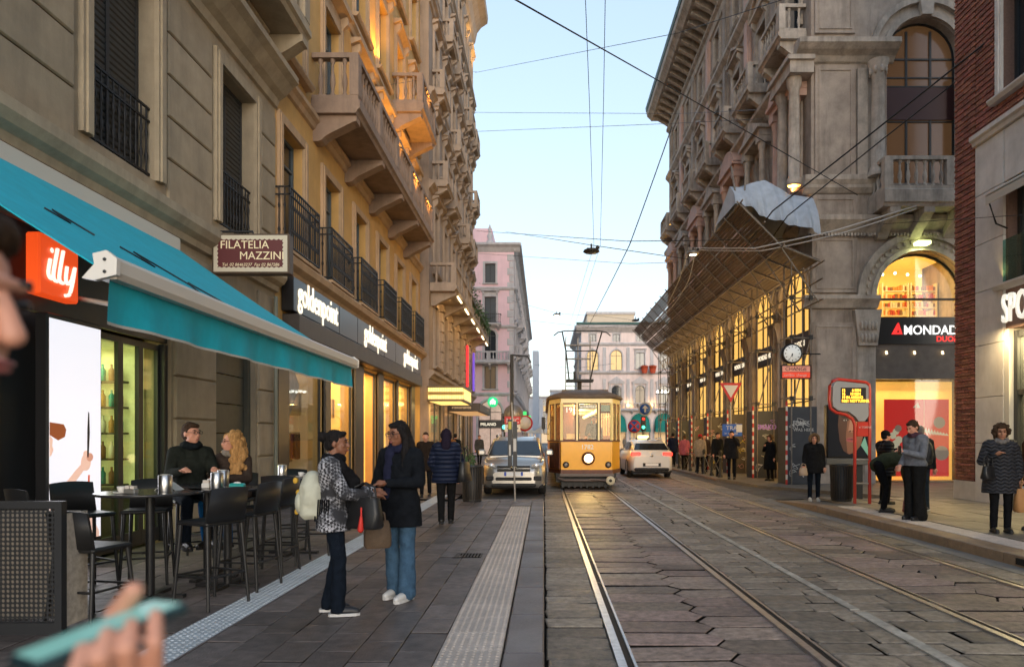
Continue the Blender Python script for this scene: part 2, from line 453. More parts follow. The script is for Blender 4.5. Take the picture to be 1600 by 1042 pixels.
b = MB(); b.box(-.74, -.29, 15.35, 16.7, .05, SW-.003); b.build('pavement_infill', m_pave_i, pav)
# kerb stones, tactile strip with raised dots, steel tactile strip
for k in range(14):
    y = 1.6 + k*1.06
    me = cached(('kerb', k % 3), lambda: rectfn(.285, 1.045, k, 0, .012, .18, .002)(MB()).mesh('kerb_stone', m_kerb))
    O('kerb_stone', me, pav, (-.142, y+.53, SW + .002))
def tact(n, pitch, r, h, base, mat):
    mb = MB(); s_ = n*pitch/2; mb.slab(-s_, s_, -s_, s_, -.05, 0, .004)
    for i in range(n):
        for j in range(n):
            mb.lathe([(r, -.001), (r*.75, h), ], (-s_+(i+.5)*pitch, -s_+(j+.5)*pitch, 0), 6)
    return mb.mesh('tactile_tile', mat)
me = tact(8, .055, .017, .006, 0, m_tact)
for k in range(31): O('tactile_tile', me, pav, (-.517, 1.5 + k*.446, SW + .001))
me2 = tact(6, .055, .018, .006, 0, m_tact_g)
for k in range(58): O('tactile_tile', me2, pav, (-2.68, 1.3 + k*.336, SW + .001))
b = MB(); b.box(-2.52, -2.50, 1, 20, .05, SW); b.box(-2.855, -2.845, 1, 20, .05, SW); b.build('strip_edging', m_kerb, pav)
# drain grate set into the pavement
dr = MB(); dr.box(-1.16, -.80, 8.6, 8.95, .06, .099, 0)
for i in range(9): dr.box(-1.14+i*.04, -1.12+i*.04, 8.63, 8.92, .099, .106, 1)
dr = dr.build('drain_grate', [m_joint, M('cast_iron', (.06,.055,.05), .5, metal=.7)], pav)
# kerb round the end of the pavement by the parking bay
for k in range(2):
    O('kerb_stone', cached(('kerb_end', k), lambda: rectfn(1.06, .26, k, 0, .012, .18, .002)(MB()).mesh('kerb_stone', m_kerb)), pav, (-.55 - k*1.075, 16.78, SW+.003))

# ---- right platform (raised tram stop) and the pavement behind it
PZ = .15
plat = MB()
plat.add([(6.28,-3,0),(6.28,14.8,0),(6.28,17.6,0),(40,17.6,0),(40,-3,0),(6.28,-3,PZ-.012),(6.28,14.8,PZ-.012),(6.28,17.6,.012),(40,17.6,PZ-.012),(40,-3,PZ-.012),(12,17.6,PZ-.012)],
         [(5,6,10,8,9),(6,7,10),(0,1,6,5),(1,2,7,6),(2,3,8,10,7)])
m_plat = M('platform_asphalt', (.16,.145,.125), .55, var=.22, scale=9, bump=.2, bscale=150, dirt=.35, rvar=.12)
plat = tag(plat.build('platform', m_plat), kind='structure')
m_kb = M('platform_kerb', (.25,.17,.11), .5, var=.2, scale=10, rnd=.12, dirt=.35, bump=.15, bscale=120)
for k in range(12):
    y0 = .4 + k*1.2
    me = cached(('pk',), lambda: rectfn(.36, 1.188, 3, 0, .012, .2, .001)(MB()).mesh('kerb_stone', m_kb))
    O('kerb_stone', me, plat, (6.1, y0+.6, PZ))
b = MB(); b.add([(5.92,14.82,0),(6.28,14.82,0),(6.28,17.6,0),(5.92,17.6,0),(5.92,14.82,PZ),(6.28,14.82,PZ),(6.28,17.6,.012),(5.92,17.6,.012)], [(4,5,6,7),(0,4,7,3),(0,1,5,4),(1,2,6,5)])
b.build('kerb_ramp', m_kb, plat)
b = MB(); b.box(5.905, 5.95, 8.25, 8.55, .03, .11); b.build('kerb_drain', M('drain_dark', (.008,.007,.006), .9), plat)
for k in range(40): 
    if .6 + k*.446 < 14.8: O('tactile_tile', me_p if k else cached('tp', lambda: tact(8, .055, .017, .006, 0, m_tact)), plat, (6.51, .6 + k*.446, PZ)) if k == 0 else O('tactile_tile', CACHE['tp'], plat, (6.51, .6 + k*.446, PZ))
# broad slabs of the pavement in front of the shops
pl = []
for i in range(4):
    y = -1 + (i % 2)*.4
    while y < 16.2:
        sd_ = random.randrange(6); pl.append((6.78 + .41 + i*.80, y+.5, PZ, ('q', sd_), rectfn(.79, .99, sd_, 0.0, .006, .05, .002))); y += 1.0
m_pq = M('platform_slab', (.20,.175,.145), .5, var=.2, scale=9, bump=.15, bscale=150, rnd=.12, dirt=.3, rvar=.12)
place_pieces('platform_slab', pl, plat, m_pq, m_pq, 300)
# far right pavement
fp = MB()
fp.add([(6.9,22,0),(6.55,26,0),(6.55,75,0),(30,75,0),(30,17.6,0),(9.2,17.6,0),(6.9,22,.1),(6.55,26,.1),(6.55,75,.1),(30,75,.1),(30,17.6,.1),(9.2,17.6,.1)],
       [(6,11,10,9,8,7),(0,1,7,6),(1,2,8,7),(5,0,6,11),(4,5,11,10),(2,3,9,8)])
fp = tag(fp.build('far_pavement', m_plat), kind='structure')
for k in range(24):
    O('kerb_stone', cached(('fk',), lambda: rectfn(.3, 1.49, 1, 0, .012, .14, .001)(MB()).mesh('kerb_stone', m_kb)), fp, (6.62, 26.4 + k*1.5, .103))
# ------------------------------------------------------------------ facade kit: local x along the front, front faces -y, z up
def arc(cx, cz, r, a0, a1, n):
    return [(cx + r*math.cos(a0+(a1-a0)*i/n), cz + r*math.sin(a0+(a1-a0)*i/n)) for i in range(n+1)]
def wall(parent, L, H, ops, mat, D=9, th=.35, name='wall', z0=0, x0=0, N=14, back=True):
    """ops: (xa, xb, za, zb) or (xa, xb, za, zb, 'a') for a round-headed opening"""
    mb = MB()
    xs = sorted({x0, x0+L} | {o[0] for o in ops} | {o[1] for o in ops}); zs = sorted({z0, z0+H} | {o[2] for o in ops} | {o[3] for o in ops})
    for i in range(len(xs)-1):
        k = 0
        while k < len(zs)-1:
            cx, cz = (xs[i]+xs[i+1])/2, (zs[k]+zs[k+1])/2
            if any(o[0] < cx < o[1] and o[2] < cz < o[3] for o in ops): k += 1; continue
            j = k
            while j+1 < len(zs)-1 and not any(o[0] < cx < o[1] and o[2] < (zs[j+1]+zs[j+2])/2 < o[3] for o in ops): j += 1
            mb.add([(xs[i],0,zs[k]),(xs[i+1],0,zs[k]),(xs[i+1],0,zs[j+1]),(xs[i],0,zs[j+1])], [(0,1,2,3)]); k = j+1
    for o in ops:
        a, b, c, d = o[:4]
        if len(o) > 4:
            r = (b-a)/2; sp = d-r; pts = arc((a+b)/2, sp, r, math.pi, 0, N)
            for i in range(N):
                p, q = pts[i], pts[i+1]; corner = (a, d) if i < N/2 else (b, d)
                mb.add([(p[0],0,p[1]),(q[0],0,q[1]),(corner[0],0,corner[1])], [(0,1,2)])
                mb.add([(p[0],0,p[1]),(q[0],0,q[1]),(q[0],th,q[1]),(p[0],th,p[1])], [(0,1,2,3)])
            mid = pts[N//2]; mb.add([(a,0,d),(mid[0],0,mid[1]),(b,0,d)], [(0,1,2)])
            d = sp
        else:
            mb.add([(a,0,d),(b,0,d),(b,th,d),(a,th,d)], [(0,1,2,3)])
        mb.add([(a,0,c),(a,0,d),(a,th,d),(a,th,c)], [(0,1,2,3)]); mb.add([(b,0,c),(b,0,d),(b,th,d),(b,th,c)], [(3,2,1,0)])
        if c > z0 + .01: mb.add([(a,0,c),(b,0,c),(b,th,c),(a,th,c)], [(0,1,2,3)])
    if back:
        X0, X1, Z1 = x0, x0+L, z0+H
        mb.add([(X0,0,z0),(X0,D,z0),(X0,D,Z1),(X0,0,Z1)], [(0,3,2,1)]); mb.add([(X1,0,z0),(X1,D,z0),(X1,D,Z1),(X1,0,Z1)], [(0,1,2,3)])
        mb.add([(X0,D,z0),(X1,D,z0),(X1,D,Z1),(X0,D,Z1)], [(0,3,2,1)]); mb.add([(X0,0,Z1),(X1,0,Z1),(X1,D,Z1),(X0,D,Z1)], [(0,1,2,3)])
    return mb.build(name, mat, parent)
m_frame_d = M('window_frame_dark', (.03, .032, .035), .5)
m_frame_w = M('window_frame_pale', (.35, .33, .30), .6)
m_pane = M('window_pane', (.02, .026, .033), .06, spec=.8)
m_pane_lit = M('window_pane_lit', (.5, .35, .15), .3, emit=1.1, ecol=(1.0, .62, .22))
m_pane_dim = M('window_pane_dim', (.1, .08, .06), .15, emit=.18, ecol=(1.0, .62, .3))
m_shut = M('roller_shutter', (.045, .043, .04), .6, var=.2, scale=8)
def frame_mesh(w_, h, leaves, transoms, t, mat, arch=False):
    def fn():
        mb = MB(); d = .07
        top = h - w_/2 if arch else h
        mb.box(-w_/2, -w_/2+t, 0, d, 0, top); mb.box(w_/2-t, w_/2, 0, d, 0, top); mb.box(-w_/2+t, w_/2-t, .002, d-.002, 0, t)
        if arch:
            o = arc(0, top, w_/2, 0, math.pi, 14); i_ = arc(0, top, w_/2-t, 0, math.pi, 14)
            for k in range(14): mb.prism([o[k], o[k+1], i_[k+1], i_[k]], 0, d, 'y')
            mb.box(-w_/2+t, w_/2-t, .004, d-.004, top-t/2, top+t/2)
        else: mb.box(-w_/2+t, w_/2-t, .002, d-.002, h-t, h)
        for k in range(1, leaves):
            x = -w_/2 + w_*k/leaves; mb.box(x-t*.6, x+t*.6, -.004, d-.006, t, (h-t) if not arch else top + (w_/2-t)*(1 - abs(x)/(w_/2))**.5)
        for z in transoms: mb.box(-w_/2+t, w_/2-t, .006, d-.008, z-t*.4, z+t*.4)
        return mb.mesh('window', mat)
    return cached(('frame', w_, h, leaves, tuple(transoms), t, mat.name, arch), fn)
def pane_mesh(w_, h, mat, arch=False):
    def fn():
        mb = MB()
        if arch: mb.prism([(-w_/2, 0), (w_/2, 0)] + arc(0, h-w_/2, w_/2, 0, math.pi, 14), 0, .012, 'y')
        else: mb.box(-w_/2, w_/2, 0, .012, 0, h)
        return mb.mesh('pane', mat)
    return cached(('pane', w_, h, mat.name, arch), fn)
def surround_mesh(w_, h, style, mat):
    def fn():
        mb = MB(); t = .2
        if style in ('arch', 'archkey'):
            sp = h - w_/2
            mb.box(-w_/2-t, -w_/2-.01, -.09, .0, -.05, sp); mb.box(w_/2+.01, w_/2+t, -.09, .0, -.05, sp)
            o = arc(0, sp, w_/2+t, 0, math.pi, 14); i_ = arc(0, sp, w_/2+.01, 0, math.pi, 14)
            for k in range(14): mb.prism([o[k], o[k+1], i_[k+1], i_[k]], -.09, 0, 'y')
            mb.box(-w_/2-t-.05, -w_/2+.0, -.13, 0, sp-.1, sp+.08); mb.box(w_/2-.0, w_/2+t+.05, -.13, 0, sp-.1, sp+.08)
            mb.prism([(-.1, sp+w_/2-.02), (.1, sp+w_/2-.02), (.15, h+.4), (-.15, h+.4)], -.16, 0, 'y')
            return mb.mesh('surround', mat)
        mb.box(-w_/2-t, -w_/2-.006, -.07, 0, 0, h+t); mb.box(w_/2+.006, w_/2+t, -.07, 0, 0, h+t); mb.box(-w_/2-.006, w_/2+.006, -.068, 0, h+.006, h+t)
        mb.box(-w_/2-t+.05, -w_/2-.05, -.1, 0, .0, h+t-.05); mb.box(w_/2+.05, w_/2+t-.05, -.1, 0, 0, h+t-.05)
        z = h+t
        if style != 'plain':
            mb.box(-w_/2-t, w_/2+t, -.05, 0, z, z+.22)
            mb.prism([(0, z+.22), (-.18, z+.3), (-.3, z+.34), (-.3, z+.42), (0, z+.42)], -w_/2-t-.12, w_/2+t+.12, 'x')
        if style == 'ped':
            W = w_/2+t+.12; mb.prism([(-W, z+.42), (W, z+.42), (0, z+.42+W*.42)], -.2, 0, 'y'); mb.prism([(-W-.06, z+.46), (-W+.06, z+.43), (0, z+.42+W*.42), (W-.06, z+.43), (W+.06, z+.46), (0, z+.54+W*.42)], -.32, 0, 'y')
        if style == 'seg':
            W = w_/2+t+.12; o = arc(0, z+.42-W*.6, W*1.17, math.pi*.17, math.pi*.83, 10); mb.prism(o, -.2, 0, 'y')
            i2 = arc(0, z+.42-W*.6, W*1.25, math.pi*.17, math.pi*.83, 10)
            for k in range(10): mb.prism([i2[k], i2[k+1], o[k+1], o[k]], -.32, 0, 'y')
        if style in ('ped', 'seg', 'hood'):
            for s_ in (-1, 1):
                x = s_*(w_/2+t*.55); mb.prism([(0, z-.35), (-.06, z-.3), (-.1, z-.05), (-.24, z+.1), (-.24, z+.3), (0, z+.3)], x-.07, x+.07, 'x')
        return mb.mesh('surround', mat)
    return cached(('sur', w_, h, style, mat.name), fn)
def sill_mesh(w_, mat):
    return cached(('sill', w_, mat.name), lambda: MB().prism([(.02, -.12), (-.16, -.12), (-.22, -.04), (-.22, 0), (.02, 0)], -w_/2-.26, w_/2+.26, 'x').mesh('sill', mat))
def win(parent, x, z, w_, h, pane=None, frame=None, leaves=2, transoms=(), sur=None, smat=None, sill=True, arch=False, yd=.16, t=.06, shut=False, seen=True):
    frame = frame or m_frame_d; pane = pane or m_pane
    o = O('window', frame_mesh(w_, h, leaves, transoms, t, frame, arch), parent, (x, yd, z))
    O('pane', pane_mesh(w_, h, pane, arch), o, (0, .045, 0))
    if shut:
        def fn():
            mb = MB(); n = int(h/.09)
            for k in range(n): mb.prism([(0, k*.09), (-.018, k*.09+.02), (-.018, k*.09+.075), (0, k*.09+.088)], -w_/2+t, w_/2-t, 'x')
            return mb.mesh('shutter', m_shut)
        O('shutter', cached(('shut', w_, h, t), fn), o, (0, .03, 0))
    if sur: O('surround', surround_mesh(w_, h, sur, smat), o, (0, -yd, 0))
    if sill and smat: O('sill', sill_mesh(w_, smat), o, (0, -yd, 0))
    return o
def baluster_mesh(h, r, mat, n=8):
    return cached(('bal', h, r, mat.name), lambda: MB().lathe([(r*.9,0),(r*.9,h*.06),(r*.5,h*.1),(r*.6,h*.2),(r,h*.36),(r*.85,h*.5),(r*.42,h*.66),(r*.5,h*.8),(r*.4,h*.86),(r*.85,h*.92),(r*.85,h)], n=n).mesh('baluster', mat))
def cornice(parent, x0, x1, prof, mat, name='cornice', z=0, ends=None):
    return MB().prism([(p[0], p[1]+z) for p in prof], x0, x1, 'x').build(name, mat, parent)
def bracket_mesh(depth, h, w_, mat):
    def fn():
        mb = MB(); P = [(0, 0), (-depth, 0), (-depth, -h*.22)]
        for i in range(7):
            t = i/6; P.append((-depth*(.92 - .72*t**.8) - .04*math.sin(t*6.28), -h*(.25 + .7*t)))
        P += [(-depth*.12, -h), (0, -h)]
        mb.prism(P, -w_/2, w_/2, 'x'); return mb.mesh('bracket', mat)
    return cached(('brk', depth, h, w_, mat.name), fn)
def balcony(parent, x0, x1, z, proj, mat, hb=.95, pitch=.24, style='bal', brackets=None, br=(.9, .55, .28), slab_t=.28, solid_ends=False, ironmat=None):
    mb = MB()
    mb.prism([(0,0),(-proj+.08,0),(-proj+.04,.08),(-proj-.02,.12),(-proj-.02,slab_t-.04),(-proj+.02,slab_t),(0,slab_t)], x0, x1, 'x')
    o = mb.build('balcony', mat, parent, (0, 0, z))
    if brackets is None: brackets = [x0+.3, x1-.3]
    for bx in brackets: O('bracket', bracket_mesh(br[0]*proj, br[1], br[2], mat), o, (bx, 0, -.002))
    yb = -proj + .12; zt = slab_t
    def side(a, b, axis):
        L = abs(b-a); n = max(1, int(L/pitch))
        for i in range(n):
            p = a + (b-a)*(i+.5)/n
            loc = (p, yb, zt+.1) if axis == 'x' else (a_side, p, zt+.1)
            if style == 'iron': O('baluster', cached(('ibal', hb), lambda: MB().box(-.012, .012, -.012, .012, -.1, hb-.05).mesh('baluster', ironmat)), o, loc)
            else: O('baluster', baluster_mesh(round(hb-.22, 3), .07, mat), o, loc)
    if style in ('bal', 'iron'):
        rm = ironmat if style == 'iron' else mat
        rl = MB(); rw = .1 if style == 'bal' else .025; zr = (hb-.12, hb) if style == 'bal' else (hb-.05, hb)
        for (za, zb) in (((0, .1), zr) if style == 'bal' else ((.05, .08), zr)):
            rl.box(x0+.02, x1-.02, yb-rw, yb+rw, zt+za, zt+zb)
            rl.box(x0+.02, x0+.02+2*rw, yb+rw, -.01, zt+za, zt+zb); rl.box(x1-.02-2*rw, x1-.02, yb+rw, -.01, zt+za, zt+zb)
        if style == 'bal':
            n = max(1, round((x1-x0)/2.2))
            for i in range(n+1):
                p = x0 + .02 + .13 + (x1-x0-.3)*i/n; rl.box(p-.14, p+.14, yb-.11, yb+.11, zt+.1, zt+hb-.12)
        rl.build('rail', rm, o)
        a_side = x0
        side(x0+.15, x1-.15, 'x')
        for a_side in (x0+.12, x1-.12): side(yb+.1, -.05, 'y')
    return o
# ------------------------------------------------------------------ left side of the street
XL = -5.6
m_stA = M('facade_stone_grey', hx(162,148,126), .8, var=.14, scale=2.5, bump=.12, bscale=35, rnd=.07, dirt=.35, dcol=(.09,.08,.07))
m_stA2 = M('trim_stone_grey', hx(168,154,132), .8, var=.14, scale=3, bump=.1, bscale=30, dirt=.4, dcol=(.08,.07,.06))
m_ochre = M('ochre_render', hx(202,162,100), .85, var=.1, scale=1.5, bump=.08, bscale=30, dirt=.28, dcol=(.2,.14,.08))
m_trimB = M('trim_sand', hx(184,156,126), .8, var=.12, scale=3, dirt=.35, dcol=(.13,.1,.07))
m_stC = M('facade_stone_brown', hx(156,138,122), .8, var=.14, scale=1.5, dirt=.4, dcol=(.1,.08,.065))
m_trimC = M('trim_stone_pale', hx(168,150,134), .8, var=.12, scale=3, dirt=.4, dcol=(.1,.08,.065))
m_iron = M('wrought_iron', (.016,.016,.018), .5, metal=.3)
m_black = M('black_panel', (.012,.012,.014), .35)
m_anth = M('anthracite_metal', (.03,.032,.036), .45, metal=.3)
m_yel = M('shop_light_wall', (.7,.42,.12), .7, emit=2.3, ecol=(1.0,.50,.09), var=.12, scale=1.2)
m_sg = glass('shop_glass')
m_letter = M('lit_letter', (1,.95,.85), .4, emit=2.6, ecol=(1.0,.86,.62))

m_steel_ = M('brushed_steel', (.55,.55,.55), .3, metal=1)
# ---- A: rusticated stone building with the café
Y0 = 1.0
A = thing('stone_building', 'grey rusticated stone building with shuttered tall windows above the turquoise café awning', 'building', (XL, Y0, 0), R(90))
uA = lambda Y: Y - Y0
LA = 14.2 - Y0
cols = [5.75, 9.1, 12.45]
ops = []
for c_ in cols:
    for zz, hh in ((5.3, 2.75), (9.6, 2.7), (13.6, 2.5)): ops.append((uA(c_)-.7, uA(c_)+.7, zz, zz+hh))
ops += [(uA(7.0), uA(10.25), 0, 3.95), (uA(11.65), uA(13.25), 0, 3.3), (uA(3.0), uA(6.4), 0, 3.4)]
wall(A, LA, 18, ops, m_stA, D=10, th=.4)
for c_ in cols:
    for i, (zz, hh) in enumerate(((5.3, 2.75), (9.6, 2.7), (13.6, 2.5))):
        wd = win(A, uA(c_), zz, 1.4, hh, sur='hood' if i else 'plain', smat=m_stA2, shut=True, yd=.22, sill=i > 0)
        if i == 0:                                            # window guard of turned iron bars
            gr = MB()
            for zc in (.06, .82, 1.0): gr.box(-.69, .69, -.17, -.14, zc, zc+.03)
            gr = gr.build('guard_rail', m_iron, wd)
            def barm():
                return MB().lathe([(.012,0),(.012,.2),(.026,.28),(.014,.36),(.012,.55),(.024,.62),(.012,.7),(.012,1.0)], n=6).mesh('bar', m_iron)
            for k in range(11): O('bar', cached('gbar', barm), wd, (-.62 + k*.124, -.155, .04))
# rustication blocks
def rust(parent, segs, z0, z1, hrow, mat, proud=.045, lmax=1.5):
    n = round((z1-z0)/hrow); hr = (z1-z0)/n
    for (a, b2) in segs:
        for k in range(n):
            L = b2-a
            if L < 1.35: cuts = [a, b2] 
            elif k % 2: cuts = [a, a+L*.5, b2]
            else: cuts = [a, a+L*.3, a+L*.72, b2]
            for p, q in zip(cuts[:-1], cuts[1:]):
                wq = round(q-p-.025, 3)
                me = cached(('rust', wq, round(hr, 3), mat.name, proud), lambda: MB().fblock(-wq/2, wq/2, 0, hr-.025, -proud, .02, .018).mesh('stone_block', mat))
                O('stone_block', me, parent, ((p+q)/2, 0, z0 + k*hr + .012))
segsA = [(.05, uA(4.75)), (uA(6.75), uA(8.1)), (uA(10.1), uA(11.45)), (uA(13.45), uA(14.15))]
rust(A, segsA, 5.12, 8.25, .62, m_stA)
rust(A, [(uA(10.3), uA(11.6)), (uA(13.3), uA(14.15))], .6, 4.5, .62, m_stA)
rust(A, segsA, 9.35, 13.0, .62, m_stA)
plinth = MB(); plinth.box(uA(10.27), uA(11.63), -.08, .02, 0, .58); plinth.box(uA(13.27), uA(14.18), -.08, .02, 0, .58); plinth.build('plinth', m_stA2, A)
prof_s = [(0,0),(-.08,.02),(-.1,.12),(-.2,.18),(-.26,.28),(-.26,.4),(-.2,.44),(0,.46)]
cornice(A, 0, LA, prof_s, m_stA2, 'string_course', 4.62)
prof_c = [(0,0),(-.06,.02),(-.1,.16),(-.22,.24),(-.38,.42),(-.5,.5),(-.5,.62),(-.42,.7),(0,.72)]
cornice(A, 0, LA, prof_c, m_stA2, 'cornice', 8.45)
balcony(A, uA(11.0), uA(13.9), 9.62, .85, m_stA2, brackets=[uA(11.2), uA(13.7)], br=(.95, .6, .3))
# green drip-pipe and wall box beside the shutter door
MB().tube([(uA(13.95), -.12, .1), (uA(13.95), -.12, 4.5)], .045, 8).build('downpipe', M('pipe_green_grey', (.2,.21,.17), .5), A)
# roller door
rd = MB()
for k in range(6): rd.box(uA(11.65)+.12, uA(13.25)-.12, .18, .22, .12+k*.53, .12+k*.53+.51)
rd.box(uA(11.65), uA(11.65)+.115, .1, .3, 0, 3.3); rd.box(uA(13.25)-.115, uA(13.25), .1, .3, 0, 3.3)
rd.build('roller_door', M('roller_door_green', (.075,.075,.06), .6, var=.15, scale=5), A)
# café shopfront: dark panels, sliding doors, interior
cf = MB(); a, b2 = uA(7.0), uA(10.25)
cf.box(a, b2, .06, .12, 3.02, 3.95); cf.box(a, uA(8.28), .06, .12, .08, 3.0); cf.box(uA(10.16), b2, .05, .14, .08, 3.0)
cf.build('shopfront_panel', m_anth, A)
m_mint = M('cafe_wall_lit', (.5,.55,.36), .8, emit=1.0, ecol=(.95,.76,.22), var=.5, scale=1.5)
room = MB(); room.box(uA(8.2), uA(10.2), 2.6, 2.7, .1, 3.0, 0); room.box(uA(8.2), uA(10.2), .5, 2.6, 2.95, 3.05, 1); room.box(uA(8.2), uA(10.2), .4, 2.6, .02, .1, 2)
room.box(uA(8.15), uA(8.2), .4, 2.7, .1, 3.0, 1); room.box(uA(10.2), uA(10.24), .4, 2.7, .1, 3.0, 1)
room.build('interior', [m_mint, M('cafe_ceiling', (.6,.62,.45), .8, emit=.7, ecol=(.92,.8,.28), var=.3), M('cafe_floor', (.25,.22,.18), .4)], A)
cnt = MB(); cnt.box(uA(8.3), uA(9.6), 1.6, 2.1, .1, 1.15, 0); cnt.box(uA(8.25), uA(9.65), 1.5, 2.15, 1.15, 1.2, 1); cnt.box(uA(8.3), uA(9.9), 2.35, 2.6, 1.9, 1.94, 1); cnt.box(uA(8.3), uA(9.9), 2.35, 2.6, 2.3, 2.34, 1)
for k in range(16):
    cnt.lathe([(.03,0),(.04,.05),(.04,.16),(.015,.2),(.015,.26)], (uA(8.4)+k*.09, 2.48, 1.94 if k % 2 else 2.34), 6, 2 + k % 3)
for k in range(9): cnt.lathe([(.03,0),(.035,.12)], (uA(8.4)+k*.13, 1.7, 1.2), 6, 2 + k % 3)
cnt.box(uA(8.5), uA(9.2), 1.7, 2.0, 1.2, 1.6, 1)
cnt.build('counter', [M('bar_front', (.12,.10,.08), .5), M('bar_top', (.5,.5,.48), .3, metal=.6), M('cup_white', (.7,.7,.65), .4), M('bottle_amber', (.4,.2,.04), .2), M('bottle_teal', (.05,.3,.28), .2)], A)
for k in range(3):
    lm = MB().lathe([(.02,.3),(.025,.1),(.1,.06),(.1,0),(.0,-.01)], n=10).build('pendant_lamp', M('pendant_warm', (1,.8,.4), .5, emit=8, ecol=(1,.72,.3)), A, (uA(8.5)+k*.6, 1.3, 2.45))
sd_ = MB()
for j in range(5):
    z = .9 + j*.38; sd_.box(uA(10.2)-.16, uA(10.2)-.005, .6, 2.5, z, z+.03, 0)
    for k in range(14): sd_.lathe([(.035,0),(.04,.02),(.04,.16),(.015,.2),(.015,.25)], (uA(10.2)-.08, .68+k*.13, z+.03), 6, 1 + (k*3+j) % 4)
sd_.box(uA(10.2)-.5, uA(10.2)-.02, .55, 1.3, .1, .88, 0)
sd_.build('bottle_shelf', [M('shelf_dark', (.05,.04,.03), .5), M('cup_white'), M('bottle_amber'), M('bottle_teal'), M('book_brown', (.25,.12,.05), .5)], A)
for k in range(4):
    xa = uA(8.30) + k*.465; dr_ = MB(); t = .05
    dr_.box(xa, xa+t, .12, .18, .1, 2.98); dr_.box(xa+.46-t, xa+.46, .12, .18, .1, 2.98); dr_.box(xa+t, xa+.46-t, .12, .18, .1, .3); dr_.box(xa+t, xa+.46-t, .12, .18, 2.9, 2.98)
    dr_ = dr_.build('door_leaf', m_frame_d, A)
    MB().box(xa+t, xa+.46-t, .145, .155, .3, 2.9).build('pane', glass('cafe_glass', (.85,.95,.85), .12), dr_)
light('cafe_light', 'AREA', (uA(9.2), 1.2, 2.9), 45, (1,.92,.5), A, 1.6, (0,0,0), sy=1.2)
# ---- signs on A
m_or = M('sign_orange', (.9,.12,.02), .4, emit=1.5, ecol=(1.0,.085,.012)); m_wl = M('sign_white_lit', (1,1,.95), .4, emit=2.2, ecol=(1,.9,.75))
sg = thing('light_box_sign', 'square orange light box with white script lettering above the café screen', 'sign', (XL+.06, 7.28, 3.15), R(90))
MB().rbox(0, .62, -.16, 0, 0, .66, .02).build('box', m_or, sg)
def stroke(mb, pts, r=.02, y=-.175):
    P = [Vector((p[0], y, p[1])) for p in pts]
    # smooth the polyline
    Q = []
    for i in range(len(P)-1):
        p0, p1, p2, p3 = P[max(i-1,0)], P[i], P[i+1], P[min(i+2, len(P)-1)]
        for k in range(5):
            t = k/5; Q.append(.5*((2*p1)+(p2-p0)*t+(2*p0-5*p1+4*p2-p3)*t*t+(3*p1-p0-3*p2+p3)*t**3))
    Q.append(P[-1]); mb.tube(Q, r, 6)
lt = MB()
stroke(lt, [(.14,.40),(.11,.26),(.13,.20),(.17,.19)]); lt.ell((.165,-.175,.50), (.026,.01,.03), 8, 6)
stroke(lt, [(.25,.54),(.19,.27),(.20,.19),(.25,.18)]); stroke(lt, [(.34,.54),(.28,.27),(.29,.19),(.34,.18)])
stroke(lt, [(.40,.38),(.38,.24),(.41,.19),(.47,.24),(.52,.38)]); stroke(lt, [(.53,.40),(.49,.22),(.44,.08),(.37,.05)])
lt.build('lettering', m_wl, sg)
sc = thing('advert_screen', 'tall glowing white video screen showing arms holding a utensil beside café doors', 'screen', (XL+.06, 7.42, .12), R(90))
MB().rbox(0, .92, -.14, 0, .0, 2.86, .015).build('casing', m_black, sc)
m_scr = M('screen_white', (.5,.5,.55), .4, emit=1.9, ecol=(.95,.93,1.0))
MB().box(.03, .89, -.143, -.14, .3, 2.8).build('display', m_scr, sc)
pic = MB(); skin_s, sk2, dkh = 0, 1, 2
def flat(poly, y, m): pic.add([(p[0], y, p[1]) for p in poly], [tuple(range(len(poly)))], m)
def blobp(cx, cz, rx, rz, y, m, n=14, rot=0):
    flat([(cx+rx*math.cos(a)*math.cos(rot)-rz*math.sin(a)*math.sin(rot), cz+rx*math.cos(a)*math.sin(rot)+rz*math.sin(a)*math.cos(rot)) for a in [2*math.pi*i/n for i in range(n)]], y, m)
flat([(.03,1.66),(.25,1.64),(.29,1.58),(.27,1.50),(.16,1.46),(.03,1.52)], -.1445, 2)            # fringe of hair
flat([(.03,1.52),(.08,1.47),(.07,1.40),(.09,1.36),(.06,1.30),(.03,1.28)], -.1446, 0)             # profile
flat([(.03,.78),(.20,.92),(.45,1.12),(.56,1.20),(.60,1.12),(.40,.95),(.12,.72),(.03,.66)], -.1445, 0)   # forearm
blobp(.62,1.20,.09,.10,-.1447,0); blobp(.69,1.26,.06,.05,-.1448,1); blobp(.62,1.30,.05,.04,-.1448,0)
flat([(.64,1.26),(.67,1.26),(.69,1.55),(.68,1.78),(.66,1.80),(.645,1.6)], -.1449, 3)            # utensil blade
flat([(.66,1.05),(.69,1.05),(.68,.7),(.62,.62),(.60,.66),(.64,.75)], -.1449, 4)
blobp(.60,.66,.08,.09,-.1450,0); blobp(.57,.58,.05,.04,-.1451,1); blobp(.65,.57,.05,.05,-.1451,0)
flat([(.60,.58),(.70,.60),(.86,.36),(.86,.3),(.70,.3)], -.1452, 0)
flat([(.03,.62),(.12,.70),(.20,.3),(.03,.3)], -.1447, 5)
pic.build('picture', [M('pic_skin', hx(236,190,170), .6, emit=1.6, ecol=hx(240,196,176)), M('pic_skin2', hx(214,150,126), .6, emit=1.4, ecol=hx(224,160,136)), M('pic_hair', hx(150,78,40), .6, emit=1.2, ecol=hx(170,90,50)),
          M('pic_dark', (.02,.02,.03), .5), M('pic_carrot', hx(214,84,40), .5, emit=1.3, ecol=hx(220,90,44)), M('pic_shirt', (.7,.7,.72), .5, emit=2.0, ecol=(.86,.86,.95))], sc)
